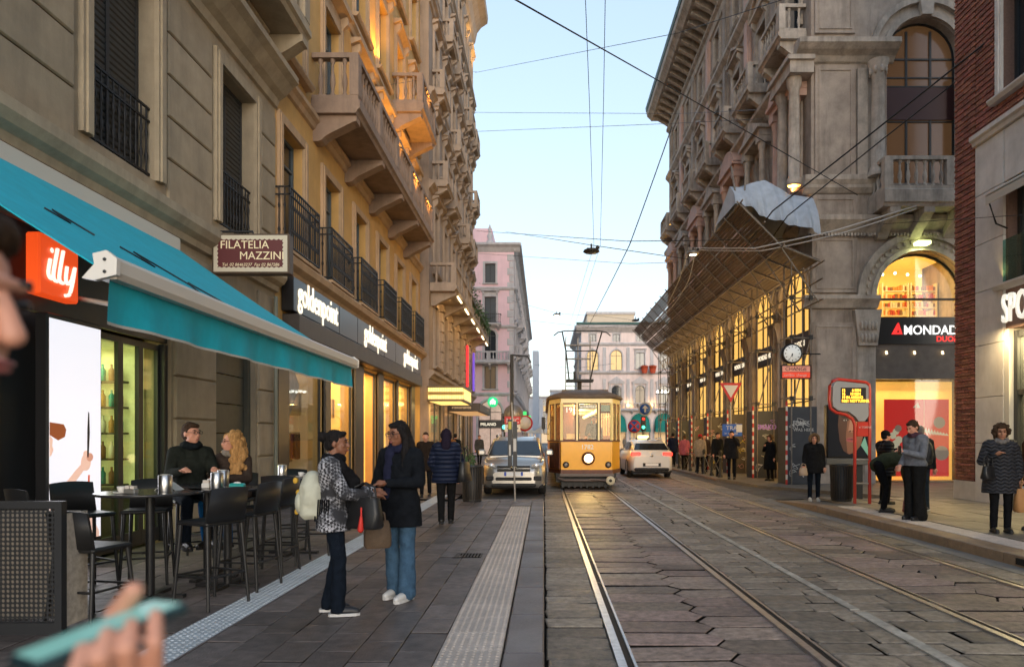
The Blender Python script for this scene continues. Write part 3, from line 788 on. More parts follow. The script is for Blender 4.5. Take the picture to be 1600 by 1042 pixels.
light('screen_glow', 'AREA', (.46, -.2, 1.5), 22, (.92,.93,1), sc, .9, (R(-90),0,0), sy=2.2)
# stamp-shaped projecting sign
stp = thing('hanging_shop_sign', 'maroon and cream projecting sign with stamp-like perforated border and gold lettering', 'sign', at(331, 365, 11.3), 0)
W_, H_ = 1.28, .66
MB().rbox(0, W_, 0, .2, -H_, 0, .015).build('box', M('sign_box_brown', (.10,.07,.05), .5), stp)
MB().box(.03, W_-.03, -.006, .0, -H_+.03, -.03).build('face', M('sign_cream', (.56,.52,.42), .5), stp)
pl_ = []
nx, nz = 9, 5; x0_, x1_, z0_, z1_ = .09, W_-.09, -H_+.09, -.09
def edge(p, q, n):
    out = []
    for i in range(n):
        for k in range(6):
            t = (i + k/6)/n; base = Vector(p).lerp(Vector(q), t); d_ = (Vector(q)-Vector(p)).normalized(); nn = Vector((-d_.y, d_.x))
            out.append(base + nn*(.02*abs(math.sin(math.pi*k/6))))
    return out
P = edge((x0_,z0_),(x1_,z0_),14) + edge((x1_,z0_),(x1_,z1_),7) + edge((x1_,z1_),(x0_,z1_),14) + edge((x0_,z1_),(x0_,z0_),7)
MB().prism([(p.x, p.y) for p in P], -.012, -.006, 'y').build('stamp_field', M('sign_maroon', (.10,.018,.022), .5), stp)
m_gold = M('sign_gold', (.75,.66,.45), .5, emit=.25, ecol=(1,.85,.5))
text('lettering', 'FILATELIA', .185, m_gold, stp, (.14, -.014, -.25), ext=.002, sx=1.0)
text('lettering', 'MAZZINI', .185, m_gold, stp, (.46, -.014, -.43), ext=.002, sx=1.0)
text('small_lettering', 'Tel. 02 86463237  Fax 02 867286', .07, m_gold, stp, (.17, -.014, -.54), ext=.001, shear=.25)
MB().tube([(-.1,.1,.05),(-.9,.1,.05)], .02, 6).tube([(W_*.5,.1,0),(W_*.5,.1,.06),(-.9,.1,.06)], .02, 6).build('arm', m_iron, stp)

# ---- awning
aw = thing('awning', 'turquoise fabric awning with cream front bar and hanging valance over the terrace', 'awning', (0,0,0))
m_teal = M('awning_fabric', hx(8,172,194), .75, var=.1, scale=6, bump=.05, bscale=200, dirt=.15, dcol=(.02,.2,.22))
ya, yb = 4.52, 10.25; xo, zo = -2.92, 2.72; xi, zi = XL+.05, 4.48
mb = MB(); n = 24
top, bot = [], []
for i in range(n+1):
    t = i/n; x = xi + (xo-xi)*t; z = zi + (zo-zi)*t - .03*math.sin(math.pi*t)
    top.append((x, z)); bot.append((x, z-.012))
poly = top + bot[::-1]
mb.prism(poly, ya, yb, 'y'); mb.build('canopy', m_teal, aw)
mb = MB(); mb.prism([(xo-.02,zo-.07),(xo+.1,zo-.07),(xo+.12,zo-.03),(xo+.12,zo+.05),(xo+.07,zo+.09),(xo-.03,zo+.06)], ya-.02, yb+.02, 'y')
mb.build('front_bar', M('bar_cream', (.62,.58,.52), .4), aw)
ec = MB(); ec.prism([(xo-.10,zo-.07),(xo-.02,zo-.085),(xo+.125,zo-.05),(xo+.13,zo+.055),(xo+.06,zo+.11),(xo-.03,zo+.09),(xo-.02,zo+.02)], ya-.06, ya-.02, 'y')
for k in (0,1): ec.cyl((xo+.05, ya-.065, zo-.03+k*.08), (xo+.05, ya-.06, zo-.03+k*.08), .012, n=8, m=1)
ec.build('end_cap', [M('cap_white', (.7,.68,.64), .4), m_black], aw)
ec = MB(); ec.prism([(xo-.10,zo-.07),(xo-.02,zo-.085),(xo+.125,zo-.05),(xo+.13,zo+.055),(xo+.06,zo+.11),(xo-.03,zo+.09),(xo-.02,zo+.02)], yb+.02, yb+.06, 'y'); ec.build('end_cap', M('cap_white'), aw)
mb = MB(); nv = 90                                       # valance with soft folds
for i in range(nv):
    q = []
    for j in (0, 1):
        y = ya + .02 + (yb-ya-.04)*(i+j)/nv
        for zz, amp in ((zo-.07, 0), (zo-.2, .012), (zo-.34, .02)):
            q.append((xo+.03 + amp*math.sin(y*5.1)+amp*.6*math.sin(y*11.7), y, zz))
    mb.add(q, [(0,3,4,1),(1,4,5,2)], 0, True)
    mb.add([(q[2][0], q[2][1], q[2][2]), q[5], (q[5][0], q[5][1], q[5][2]-.02), (q[2][0], q[2][1], q[2][2]-.02)], [(0,1,2,3)], 1)
mb.build('valance', [m_teal, M('valance_hem', (.5,.48,.44), .7)], aw)
for yy in ((ya+yb)/2+.6, yb-.3):
    MB().tube([(xi+.03, yy, 3.25), (xi+1.4, yy+.5, 3.05), (xo, yy, zo)], .03, 8).build('folding_arm', M('arm_cream', (.6,.56,.5), .4), aw)
MB().rbox(xi-.06, xi+.1, ya, yb, zi-.1, zi+.12, .02).build('cassette', M('bar_cream'), aw)
gr = MB()
def gl(pts): 
    P = []
    for (a_, b_) in pts:
        t = b_; x = xi + (xo-xi)*t; z = zi + (zo-zi)*t - .03*math.sin(math.pi*t)
        P.append((x+.004, a_, z+.009))
    gr.tube(P, .008, 4)
gl([(5.2,.5),(5.28,.46)]); gl([(5.6,.55),(5.72,.6),(5.8,.52),(5.95,.62)]); gl([(6.3,.62),(6.5,.7),(6.6,.6),(6.9,.75),(6.75,.82)]); gl([(7.0,.72),(7.25,.8),(7.2,.88),(7.6,.84)])
gr.build('scribble', M('marker_ink', (.02,.03,.04), .6), aw)

# ---- B: ochre building
YB = 14.2; LB = 16.6
B = thing('ochre_building', 'ochre rendered building with stone balconies above the black shop fascia', 'building', (XL, YB, 0), R(90))
uB = lambda Y: Y - YB
wk = [15.15 + 2.8*k for k in range(6)]
ops = []
for c_ in wk:
    for zz, hh in ((5.55, 2.75), (9.85, 2.75), (14.0, 2.6), (18.2, 2.4)): ops.append((uB(c_)-.66, uB(c_)+.66, zz, zz+hh))
shop = [(14.85, 17.35), (17.75, 20.1), (21.0, 22.9), (23.6, 25.9), (26.05, 28.6)]
for (a, b2) in shop: ops.append((uB(a), uB(b2), 0, 3.75))
wall(B, LB, 25, ops, [m_ochre], D=10, th=.4)
m_curt = M('window_pane_curtained', (.10,.11,.12), .12, spec=.8)
for i, c_ in enumerate(wk):
    for j, (zz, hh) in enumerate(((5.55, 2.75), (9.85, 2.75), (14.0, 2.6), (18.2, 2.4))):
        wd = win(B, uB(c_), zz, 1.32, hh, pane=m_curt if (i+j) % 3 else m_pane, frame=M('frame_bluegrey', (.09,.12,.14), .5), sur='plain' if j == 0 else 'hood', smat=m_trimB, transoms=(hh-.6,), yd=.2, sill=j > 0)
        if j == 0:
            rl = MB()
            rl.box(-.95, -.92, -.52, -.485, .05, 1.31); rl.box(.92, .95, -.52, -.485, .05, 1.31)
            for zc in (.05, 1.12, 1.28): rl.box(-.9499, .95, -.52, -.485, zc, zc+.03); rl.box(-.95, -.92, -.52, -.2, zc, zc+.03); rl.box(.92, .95, -.52, -.2, zc, zc+.03)
            MB().box(-.96, .96, -.54, -.2, -.06, .0).build('guard_base', m_trimB, wd)
            rl.build('guard_rail', m_iron, wd)
            bm = cached('bbar', lambda: MB().lathe([(.013,0),(.013,.3),(.03,.36),(.014,.42),(.013,.8),(.028,.86),(.013,.92),(.013,1.25)], n=6).mesh('bar', m_iron))
            for k in range(17): O('bar', bm, wd, (-.93 + k*.116, -.50, .05))
            for sx in (-.93, .93):
                for k in range(2): O('bar', bm, wd, (sx, -.4 + k*.12, .05))
cornice(B, 0, LB, [(0,0),(-.1,.03),(-.16,.14),(-.3,.22),(-.34,.34),(-.28,.42),(0,.45)], m_trimB, 'string_course', 5.08)
cornice(B, 0, LB, [(0,0),(-.06,.03),(-.1,.14),(-.18,.2),(-.18,.3),(0,.34)], m_trimB, 'string_course', 9.05)
cornice(B, 0, LB, [(0,0),(-.06,.03),(-.1,.14),(-.18,.2),(-.18,.3),(0,.34)], m_trimB, 'string_course', 13.3)
cornice(B, 0, LB, [(0,0),(-.1,.1),(-.3,.3),(-.7,.6),(-.9,.7),(-.9,.95),(0,1.1)], m_trimB, 'cornice', 23.9)
m_balB = M('balcony_stone', hx(150,128,112), .8, var=.14, scale=4, dirt=.45, dcol=(.07,.055,.045))
balcony(B, uB(16.4), uB(27.6), 9.42, 1.15, m_balB, hb=1.12, pitch=.26, brackets=[uB(16.7)+k*2.65 for k in range(5)], br=(.92, .62, .34), slab_t=.34)
balcony(B, uB(25.1), uB(28.2), 13.62, 1.15, m_balB, hb=1.1, pitch=.26, br=(.92, .6, .34), slab_t=.34)
balcony(B, uB(19.6), uB(22.4), 17.75, 1.0, m_balB, hb=1.1, pitch=.26, br=(.92, .6, .34), slab_t=.34)
for (yy, zz, e) in ((21.2, 9.95, 60), (24.0, 9.95, 130), (26.6, 9.95, 130)):
    light('wall_uplight', 'SPOT', (uB(yy), -.75, zz), e*4.5, (1,.46,.09), B, .06, (R(168), 0, 0), (R(110), .6))
light('wall_uplight', 'SPOT', (uB(26.6), -.8, 14.1), 330, (1,.46,.09), B, .06, (R(165), 0, 0), (R(110), .6))
light('wall_uplight', 'SPOT', (uB(22.6), -.5, 14.05), 300, (1,.46,.09), B, .06, (R(165), 0, 0), (R(110), .6))
# shop fascia and lit lettering
fs_ = MB(); 
for k in range(3): 
    for q, (a, b2) in enumerate(((14.5+k*5.0, 14.5+k*5.0+3.25), (14.5+k*5.0+3.27, 14.5+k*5.0+4.98))): fs_.rbox(uB(a), uB(b2)-.0, -.28, -.02, 4.32, 5.05, .012)
fs_.build('shop_fascia', M('fascia_black', (.018,.018,.02), .28, var=.3, scale=2), B)
for k, yy in enumerate((14.75, 20.2, 25.9)): text('shop_lettering', 'goldenpoint', .80, m_letter, B, (uB(yy), -.29, 4.50), ext=.012, bold=.004, sx=.74)
bx = MB(); bx.rbox(uB(14.6), uB(29.4), -.36, .02, 3.82, 4.28, .03); bx.build('shutter_box', M('shutter_box', (.06,.05,.045), .5, var=.2, scale=3), B)
for (a, b2) in ((14.25, 14.85), (17.35, 17.75), (20.1, 21.0), (22.9, 23.6), (25.9, 26.05), (28.6, 29.3)): MB().box(uB(a), uB(b2), -.06, .05, .08, 3.8).build('shopfront_pier', M('pier_bronze', (.055,.048,.042), .4, metal=.4), B)
for i, (a, b2) in enumerate(shop):
    rm = MB(); dpt = 2.2 if i else 1.4
    rm.box(uB(a)-.1, uB(b2)+.1, dpt, dpt+.1, .1, 3.75, 0); rm.box(uB(a)-.1, uB(b2)+.1, .42, dpt, 3.7, 3.78, 0)
    rm.box(uB(a)-.14, uB(a)-.1, .41, dpt, .1, 3.7, 0); rm.box(uB(b2)+.1, uB(b2)+.14, .41, dpt, .1, 3.7, 0); rm.box(uB(a)-.1, uB(b2)+.1, .1, dpt, .02, .1, 1)
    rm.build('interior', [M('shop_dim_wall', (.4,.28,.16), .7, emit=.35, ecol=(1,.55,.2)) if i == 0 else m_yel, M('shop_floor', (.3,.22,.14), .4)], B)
    gl_ = MB(); t = .05
    gl_.box(uB(a), uB(a)+t, .08, .14, .1, 3.75); gl_.box(uB(b2)-t, uB(b2), .08, .14, .1, 3.75); gl_.box(uB(a)+t, uB(b2)-t, .08, .14, .1, .35 if i != 2 else .12); gl_.box(uB(a)+t, uB(b2)-t, .08, .14, 3.67, 3.75)
    fr = gl_.build('shop_window', m_frame_d, B)
    if i != 2: MB().box(uB(a)+t, uB(b2)-t, .105, .115, .3, 3.67).build('pane', m_sg, fr)
    light('shop_light', 'AREA', (uB((a+b2)/2), .7, 3.65), (26 if i == 0 else 110), (1,.68,.30), B, b2-a-.3, (R(-18),0,0), sy=.8)
for i, (a, b2) in enumerate(shop):
    rk = MB(); rs = random.Random(60+i); xw = uB(b2)+.1
    rk.tube([(xw-.12, .6, 1.75), (xw-.12, 2.0, 1.75)], .02, 6, 0)
    for k in range(14): 
        y_ = .62+k*.1; L_ = rs.uniform(.5,.95); rk.box(xw-.3, xw-.03, y_, y_+.05, 1.72-L_, 1.72, 1+rs.randrange(4))
    for k in range(4): rk.box(xw-.2, xw-.01, .6+k*.36, .9+k*.36, 2.2, 2.75, 1+rs.randrange(4))
    rk.build('garment_rack', [m_steel_, M('garment_rust', (.3,.09,.03), .8), M('garment_black', (.02,.02,.02), .8), M('garment_sand', (.5,.34,.16), .8), M('garment_plum', (.12,.03,.05), .8)], B)
def mannequin(x, y, mat, drape):
    mb = MB(); mb.ell((x,y,1.78), (.08,.1,.12), 10, 8); mb.chain([(x,y,1.66),(x,y,1.5)], [.05,.06]); mb.eltube([((x,y,1.55),.17,.1),((x,y,1.35),.19,.12),((x,y,1.12),.14,.11),((x,y,.95),.18,.13),((x,y,.85),.17,.12)], 12)
    for s in (-1,1): mb.chain([(x+s*.18,y,1.5),(x+s*.24,y-.04,1.2),(x+s*.22,y-.12,.95)], [.05,.04,.03], 8); mb.chain([(x+s*.08,y,.9),(x+s*.09,y,.5),(x+s*.09,y,.15)], [.08,.06,.04], 8)
    mb.box(x-.2, x+.2, y-.15, y+.15, .1, .13); return mb
mannequin(uB(16.3), .75, None, 0).build('mannequin', M('mannequin_skin', (.35,.22,.13), .5), B)
mannequin(uB(19.4), .8, None, 0).build('mannequin', M('mannequin_white', (.7,.6,.45), .5), B)
mannequin(uB(25.0), .8, None, 0).build('mannequin', M('mannequin_white'), B)
dr_ = MB()
for k in range(7):
    xx = uB(15.2)+k*.28; dr_.tube([(xx, .7, 3.6), (xx+.12, .65, 2.9), (xx-.06, .7, 2.2)], [.03,.16,.05], 8)
dr_.build('garment_display', M('garment_beige', (.45,.33,.24), .8), B)

# ---- C: tall stone building
YC = 30.8; LC = 19.2; XC = -5.2
Cb = thing('ornate_stone_building', 'tall brown stone building with pedimented windows and a long lit first floor balcony', 'building', (XC, YC, 0), R(90))
uC = lambda Y: Y - YC
kc = [1.9 + 3.1*k for k in range(6)]
fl = [(5.0, 2.9), (9.4, 2.9), (13.8, 2.6), (18.0, 2.5), (22.2, 2.4), (26.2, 2.2)]
ops = []
for c_ in kc:
    for zz, hh in fl: ops.append((c_-.6, c_+.6, zz, zz+hh))
shopC = [(.5, 4.2), (4.9, 9.4), (10.1, 14.2), (14.9, 18.6)]
for a, b2 in shopC: ops.append((a, b2, 0, 3.6))
wall(Cb, LC, 33, ops, m_stC, D=12, th=.4)
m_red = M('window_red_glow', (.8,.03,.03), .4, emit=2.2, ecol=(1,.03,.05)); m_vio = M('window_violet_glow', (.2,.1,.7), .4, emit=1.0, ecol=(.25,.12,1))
for i, c_ in enumerate(kc):
    for j, (zz, hh) in enumerate(fl):
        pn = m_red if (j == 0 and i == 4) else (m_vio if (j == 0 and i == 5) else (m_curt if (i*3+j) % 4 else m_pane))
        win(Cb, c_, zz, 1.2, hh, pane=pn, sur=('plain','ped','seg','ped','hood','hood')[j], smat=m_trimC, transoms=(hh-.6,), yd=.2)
    if i < 6:
        pil = MB(); x = c_ + 1.55
        for zz, hh in ((4.9, 3.4),):
            for k in range(6): pil.fblock(x-.3, x+.3, zz+k*.5, zz+k*.5+.47, -.16, .01, .03)
            pil.box(x-.38, x+.38, -.24, .01, zz+3.0, zz+3.12); pil.box(x-.34, x+.34, -.2, .01, zz+3.12, zz+3.35)
        pil.build('pilaster', m_trimC, Cb)
        for (zb, pr, j) in ((13.3, .75, 2), (17.55, .6, 3), (21.8, .6, 4)):
            if (i+j) % 3 != 1: balcony(Cb, c_-1.05, c_+1.05, zb, pr, m_trimC, hb=.95, pitch=.3, br=(.9,.5,.22), slab_t=.22)
for zz in (4.3, 12.9, 17.1, 21.3, 25.6): cornice(Cb, 0, LC, [(0,0),(-.08,.04),(-.14,.16),(-.26,.24),(-.26,.36),(0,.42)], m_trimC, 'string_course', zz)
cornice(Cb, -.1, LC+.1, [(0,0),(-.15,.2),(-.3,.9),(-.6,1.3),(-1.05,1.6),(-1.1,2.0),(-.95,2.2),(0,2.4)], m_trimC, 'cornice', 30.4)
balC = balcony(Cb, .3, LC-.4, 8.32, 1.2, m_trimC, hb=1.0, pitch=.34, brackets=[.8+3.1*k for k in range(6)], br=(.95,.6,.3), slab_t=.3)
for k in range(6):
    MB().box(1.4+k*3.1, 2.9+k*3.1, -1.16, -1.1, -.06, -.02).build('led_strip', M('led_warm', (1,.85,.6), .4, emit=14, ecol=(1,.80,.45)), balC)
    light('led_light', 'AREA', (2.1+k*3.1, -.85, 8.24), 22, (1,.62,.25), Cb, 1.6, (R(28),0,0), sy=.3)
for k in (3, 4): light('roof_uplight', 'SPOT', (8+k*2.4, -.9, 27.5), 260, (1,.6,.2), Cb, .1, (R(168),0,0), (R(100), .6))
for (u_, mm, nm2) in ((13.0, m_red, 'added_red_glow'), (16.9, m_vio, 'added_violet_glow')): MB().rbox(u_, u_+.3, -.34, -.2, 4.9, 7.6, .05).build(nm2, mm, Cb)  # added glow boxes standing in for red and violet light on the windows
# trailing plants on the balcony
m_leaf = M('leaf_green', (.05,.11,.03), .6, isl=.4)
pln = thing('balcony_plants', 'green trailing plants spilling over the long lit balcony', 'plant', (XC+1.12, 38, 9.5))
lf = MB()
for k in range(1300):
    y = random.random()**.8*11; z = random.gauss(0, .28) - .12 + .25*math.sin(y*2.1); x = random.gauss(.06, .12)
    s_ = random.uniform(.05, .11); a = random.uniform(0, 6.28); v_ = Vector((math.cos(a), math.sin(a), random.uniform(-.6,.6)))*s_; u_ = Vector((random.uniform(-1,1), random.uniform(-1,1), random.uniform(-1,1)))*s_*.5
    p = Vector((x,y,z)); lf.add([p-v_, p+u_, p+v_, p-u_], [(0,1,2,3)])
tag(lf.build('foliage', m_leaf, pln), kind='stuff')
MB().box(-.12, .12, 0, 11, -.22, -.02).build('planter_trough', M('trough_brown', (.12,.08,.05), .7), pln)
# ground-floor shops of C
for i, (a, b2) in enumerate(shopC):
    rm = MB(); rm.box(a, b2, 1.6, 1.7, .1, 3.6, 0); rm.box(a, b2, .42, 1.6, 3.55, 3.62, 0); rm.box(a-.05, a, .41, 1.7, .1, 3.6, 0); rm.box(b2, b2+.05, .41, 1.7, .1, 3.6, 0)
    for k in range(8): rm.box(a+.3+k*(b2-a-.5)/8, a+.42+k*(b2-a-.5)/8, 1.4, 1.58, random.uniform(.3,1.6), random.uniform(2.0,3.0), 1 + (k+i) % 4)
    rm.build('interior', [M('shopC_wall', (.35,.22,.14), .6, emit=.35, ecol=(1,.5,.22)), M('neon_pink', (1,.1,.4), .4, emit=2.5, ecol=(1,.06,.4)), M('neon_teal', (.1,.8,.7), .4, emit=2.0, ecol=(.1,.9,.75)), M('neon_white', (1,.9,.8), .4, emit=2.2, ecol=(1,.85,.65)), M('shop_goods', (.3,.12,.07), .5)], Cb)
    fr = MB(); fr.box(a, a+.06, .1, .16, .1, 3.6); fr.box(b2-.06, b2, .1, .16, .1, 3.6); fr.box((a+b2)/2-.03, (a+b2)/2+.03, .1, .16, .1, 3.6); fr.box(a+.06, b2-.06, .1, .16, 3.5, 3.6)
    fr = fr.build('shop_window', m_frame_d, Cb); MB().box(a+.06, b2-.06, .125, .135, .1, 3.5).build('pane', m_sg, fr)
    light('shop_light', 'AREA', ((a+b2)/2, .7, 3.5), 60, (1,.6,.28), Cb, b2-a-.4, (R(-15),0,0), sy=.6)
mq = thing('lit_marquee', 'glowing yellow box marquee over a shop entrance', 'marquee', (XC+.02, 30.2, 3.25))
MB().rbox(0, 1.62, 0, 3.6, 0, .10, .01).rbox(-.0, 1.62, 0, 3.6, .6, .68, .01).build('frame', M('marquee_bronze', (.15,.1,.05), .4, metal=.5), mq)
m_mq = M('marquee_glow', (1,.75,.3), .5, emit=3.2, ecol=(1,.66,.18), var=.35, scale=9)
MB().box(.05, 1.57, .03, 3.55, .1, .6).build('light_band', m_mq, mq)
lat = MB()
for k in range(15): lat.lathe([(.085,-.01),(.085,.0)], (.1+k*.105, .015, .35), 8, 0, 'y'); lat.box(.14+k*.105, .155+k*.105, .012, .02, .1, .6)
lat.box(.05, 1.57, .01, .022, .33, .37); lat.build('lattice', M('lattice_brass', (.5,.32,.1), .4, metal=.5), mq)
MB().box(.1, 1.5, .1, 3.5, -.006, 0).build('soffit_light', m_mq, mq)
light('marquee_light', 'AREA', (.8, 1.7, -.05), 90, (1,.68,.25), mq, 1.3, (0,0,0), sy=3.2)
mq2 = thing('dark_shop_canopy', 'dark flat shop canopy with small lettering beyond the glowing marquee', 'canopy', (XC+.02, 36.5, 3.05))
MB().rbox(0, 1.75, 0, 7.0, 0, .45, .02).build('frame', M('canopy_brown', (.05,.035,.028), .5), mq2)
text('lettering', 'ristorante', .26, M('canopy_letter', (.8,.6,.35), .5, emit=.6, ecol=(1,.7,.4)), mq2, (.25, -.01, .14), ext=.004)
MB().box(.1, 1.6, .1, 6.9, -.01, 0).build('soffit_light', M('soffit_glow', (1,.7,.4), .5, emit=1.2, ecol=(1,.55,.22)), mq2)
# ------------------------------------------------------------------ right side: the arcaded stone palace, scaffold canopy, brick building
XH, YH, YHe = 9.0, 23.0, 48.6
m_stH = M('palace_stone', hx(172,158,146), .78, var=.28, scale=1.6, bump=.2, bscale=25, dirt=.75, dcol=(.09,.075,.062))
m_trH = M('palace_trim', hx(188,176,164), .76, var=.25, scale=3, bump=.15, bscale=30, dirt=.7, dcol=(.09,.075,.062))
m_pkH = M('palace_pink_marble', hx(206,172,158), .7, var=.14, scale=2, dirt=.3, dcol=(.18,.12,.1))
m_grn = M('roof_copper', (.05,.10,.08), .6, var=.2, scale=4)
Hb = thing('arcaded_palace', 'ornate stone palace with yellow lit ground floor arches, balconies and deep bracketed cornice', 'building', (XH, YH, 0))
W = Frame(Hb, (0, YHe-YH, 0), R(-90)); S = Frame(Hb, (0, 0, 0), 0)
LW = YHe - YH; uw = lambda Y: YHe - Y
bays = [24.55 + 3.6*k for k in range(7)]
ops = []
for Y in bays:
    ops.append((uw(Y)-1.32, uw(Y)+1.32, 0, 7.85, 'a'))
    ops.append((uw(Y)-.62, uw(Y)+.62, 10.3, 13.3)); ops.append((uw(Y)-.6, uw(Y)+.6, 16.0, 18.6)); ops.append((uw(Y)-.5, uw(Y)+.5, 20.8, 22.6))
wall(W, LW, 24.4, ops, m_stH, D=.4, th=.38, back=False)
c_ = MB(); c_.box(.42, 9.5, 3.3, LW-.01, 0, 24.4); c_.box(.44, 9.48, .44, 3.3, 8.2, 10.1); c_.box(.44, 9.48, .44, 3.3, 16, 24.4); c_.box(5.5, 9.48, .44, 3.3, 0, 8.2); c_.box(2.0, 5.5, 3.2, 3.3, 0, 8.2); c_.build('core', m_stH, Hb)
m_arch_lit = M('arch_glass_lit', (.8,.55,.2), .3, emit=2.1, ecol=(1.0,.56,.13), var=.16, scale=1.3)
m_arch_dim = M('arch_glass_dim', (.4,.3,.15), .2, emit=.9, ecol=(1.0,.58,.18), var=.3, scale=1.0)
for i, Y in enumerate(bays):
    u = uw(Y)
    o = win(W, u, .0, 2.64, 7.85, pane=m_arch_lit if i < 5 else m_arch_dim, frame=m_frame_d, leaves=3, transoms=(2.9, 4.6), arch=True, yd=.16, sill=False, t=.05)
    MB().box(-1.26, 1.26, -.03, .02, 4.62, 5.35).build('sign_band', m_black, o)
    ltx = text('lettering', 'MONDADORI', .3, m_letter, o, (-.95, -.035, 4.86), ext=.004, sx=.86)
    # archivolt, keystone, imposts
    a = MB(); sp = 7.85-1.32
    for (r0, r1, yy) in ((1.33, 1.5, -.08), (1.5, 1.66, -.05)):
        oo = arc(0, sp, r1, 0, math.pi, 16); ii = arc(0, sp, r0, 0, math.pi, 16)
        for k in range(16): a.prism([oo[k], oo[k+1], ii[k+1], ii[k]], yy, 0, 'y')
    a.prism([(-.14, sp+1.3), (.14, sp+1.3), (.2, sp+1.8), (-.2, sp+1.8)], -.2, 0, 'y')
    a.build('archivolt', m_trH, W, (u, 0, 0))
    light('arch_light', 'AREA', (u, -.12, 3.4), 90, (1,.62,.2), W, 1.6, (R(-90),0,0), sy=4.5)
    # first floor aedicule
    ww = win(W, u, 10.3, 1.24, 3.0, pane=m_pane if i % 2 else m_pane_dim, sur='plain', smat=m_trH, transoms=(2.2,), yd=.22)
    ae = MB()
    for s in (-1, 1):
        ae.lathe([(.17,0),(.17,.12),(.13,.16),(.13,1.4),(.115,2.7),(.16,2.82),(.17,3.0)], (s*.98, -.32, 0), 10)
        ae.box(s*.98-.2, s*.98+.2, -.52, 0, -.3, -.002); ae.box(s*.98-.2, s*.98+.2, -.52, 0, 3.002, 3.25)
    ae.box(-1.2, 1.2, -.5, 0, 3.252, 3.5); ae.box(-1.32, 1.32, -.62, 0, 3.502, 3.62)
    if i % 2: ae.prism([(-1.32, 3.622), (1.32, 3.622), (0, 4.25)], -.55, 0, 'y')
    else:
        q = arc(0, 3.0, 1.45, math.pi*.15, math.pi*.85, 10); ae.prism(q, -.55, 0, 'y')
    ae.build('aedicule', m_trH if i % 2 else m_pkH, W, (u, 0, 10.35))
    # second floor window, balcony, third floor window
    win(W, u, 16.0, 1.2, 2.6, pane=m_pane, sur='ped' if i % 2 == 0 else 'seg', smat=m_trH, transoms=(1.9,), yd=.22, sill=False)
    balcony(W, u-1.15, u+1.15, 15.3, .95, m_trH, hb=.95, pitch=.27, br=(.9,.75,.28), slab_t=.26)
    win(W, u, 20.8, 1.0, 1.8, pane=m_pane, sur='plain', smat=m_trH, yd=.22)
    pp = MB(); 
    for xx in (-1.8,):
        pp.box(xx-.34, xx+.34, -.12, 0, 15.0, 23.3); pp.box(xx-.22, xx+.22, -.17, -.12, 15.4, 22.8); pp.box(xx-.42, xx+.42, -.2, 0, 14.7, 15.0)
        pp.box(xx-.40, xx+.40, -.18, 0, 9.6, 9.98); pp.box(xx-.30, xx+.30, -.12, 0, 9.98, 13.9); pp.box(xx-.40, xx+.40, -.22, 0, 13.9, 14.25)
    pp.build('pilaster', m_pkH if i % 2 else m_stH, W, (u, 0, 0))
    pl_ = MB(); xx = -1.8
    pl_.box(xx-.42, xx+.42, -.16, 0, 0, .7); pl_.box(xx-.34, xx+.34, -.1, 0, .7, 5.2)
    pl_.prism([(0,5.2),(-.12,5.22),(-.16,5.5),(-.24,5.8),(-.24,5.95),(0,6.0)], xx-.42, xx+.42, 'x'); pl_.box(xx-.1, xx+.1, -.1, 0, 6.0, 8.3)
    pl_.build('pier', m_stH, W, (u, 0, 0))
for zz, pr in ((8.4, .5), (14.25, .45), (19.6, .35)):
    cornice(W, 0, LW+.0, [(0,0),(-.08,.04),(-.16*pr/.4,.2),(-pr*.7,.3),(-pr,.42),(-pr,.58),(0,.66)], m_trH, 'string_course', zz)
cornice(W, 0, LW, [(0,0),(-.1,.05),(-.15,.35),(-.3,.45),(-.3,.6),(0,.6)], m_trH, 'frieze', 22.95)
cornice(W, -.4, LW+1.2, [(0,0),(-1.3,.0),(-1.4,.12),(-1.6,.3),(-1.65,.55),(0,.6)], m_trH, 'cornice', 24.35)
cornice(W, -.4, LW+1.2, [(-.2,0),(-1.68,.0),(-1.72,.3),(-1.5,.36),(-.2,.9)], m_grn, 'gutter', 24.96)
bk = bracket_mesh(1.15, .75, .26, m_trH)
for k in range(int(LW/.85)): O('bracket', bk, W, (.3+k*.85, 0, 24.34))
# orange lit niche by the corner and the floodlights on the walls
nm = MB()
for s in (-1, 1): nm.lathe([(.24,0),(.24,.2),(.19,.25),(.19,2.0),(.17,3.2),(.24,3.35),(.26,3.6)], (s*.55, -.5, 0), 12)
nm.box(-1.0, 1.0, -.8, 0, 3.602, 4.0); nm.box(-1.1, 1.1, -.9, 0, 4.002, 4.15)
nm.build('niche_columns', m_trH, W, (uw(23.75)-.0, 0, 10.2))
for (Y, z, e) in ((23.3, 10.0, 150), (25.0, 15.5, 130), (23.5, 19.9, 120), (47.5, 9.9, 260), (47.5, 15.5, 200)):
    light('wall_uplight', 'SPOT', (uw(Y), -.55, z), e, (1,.56,.12), W, .08, (R(170),0,0), (R(90), .6))
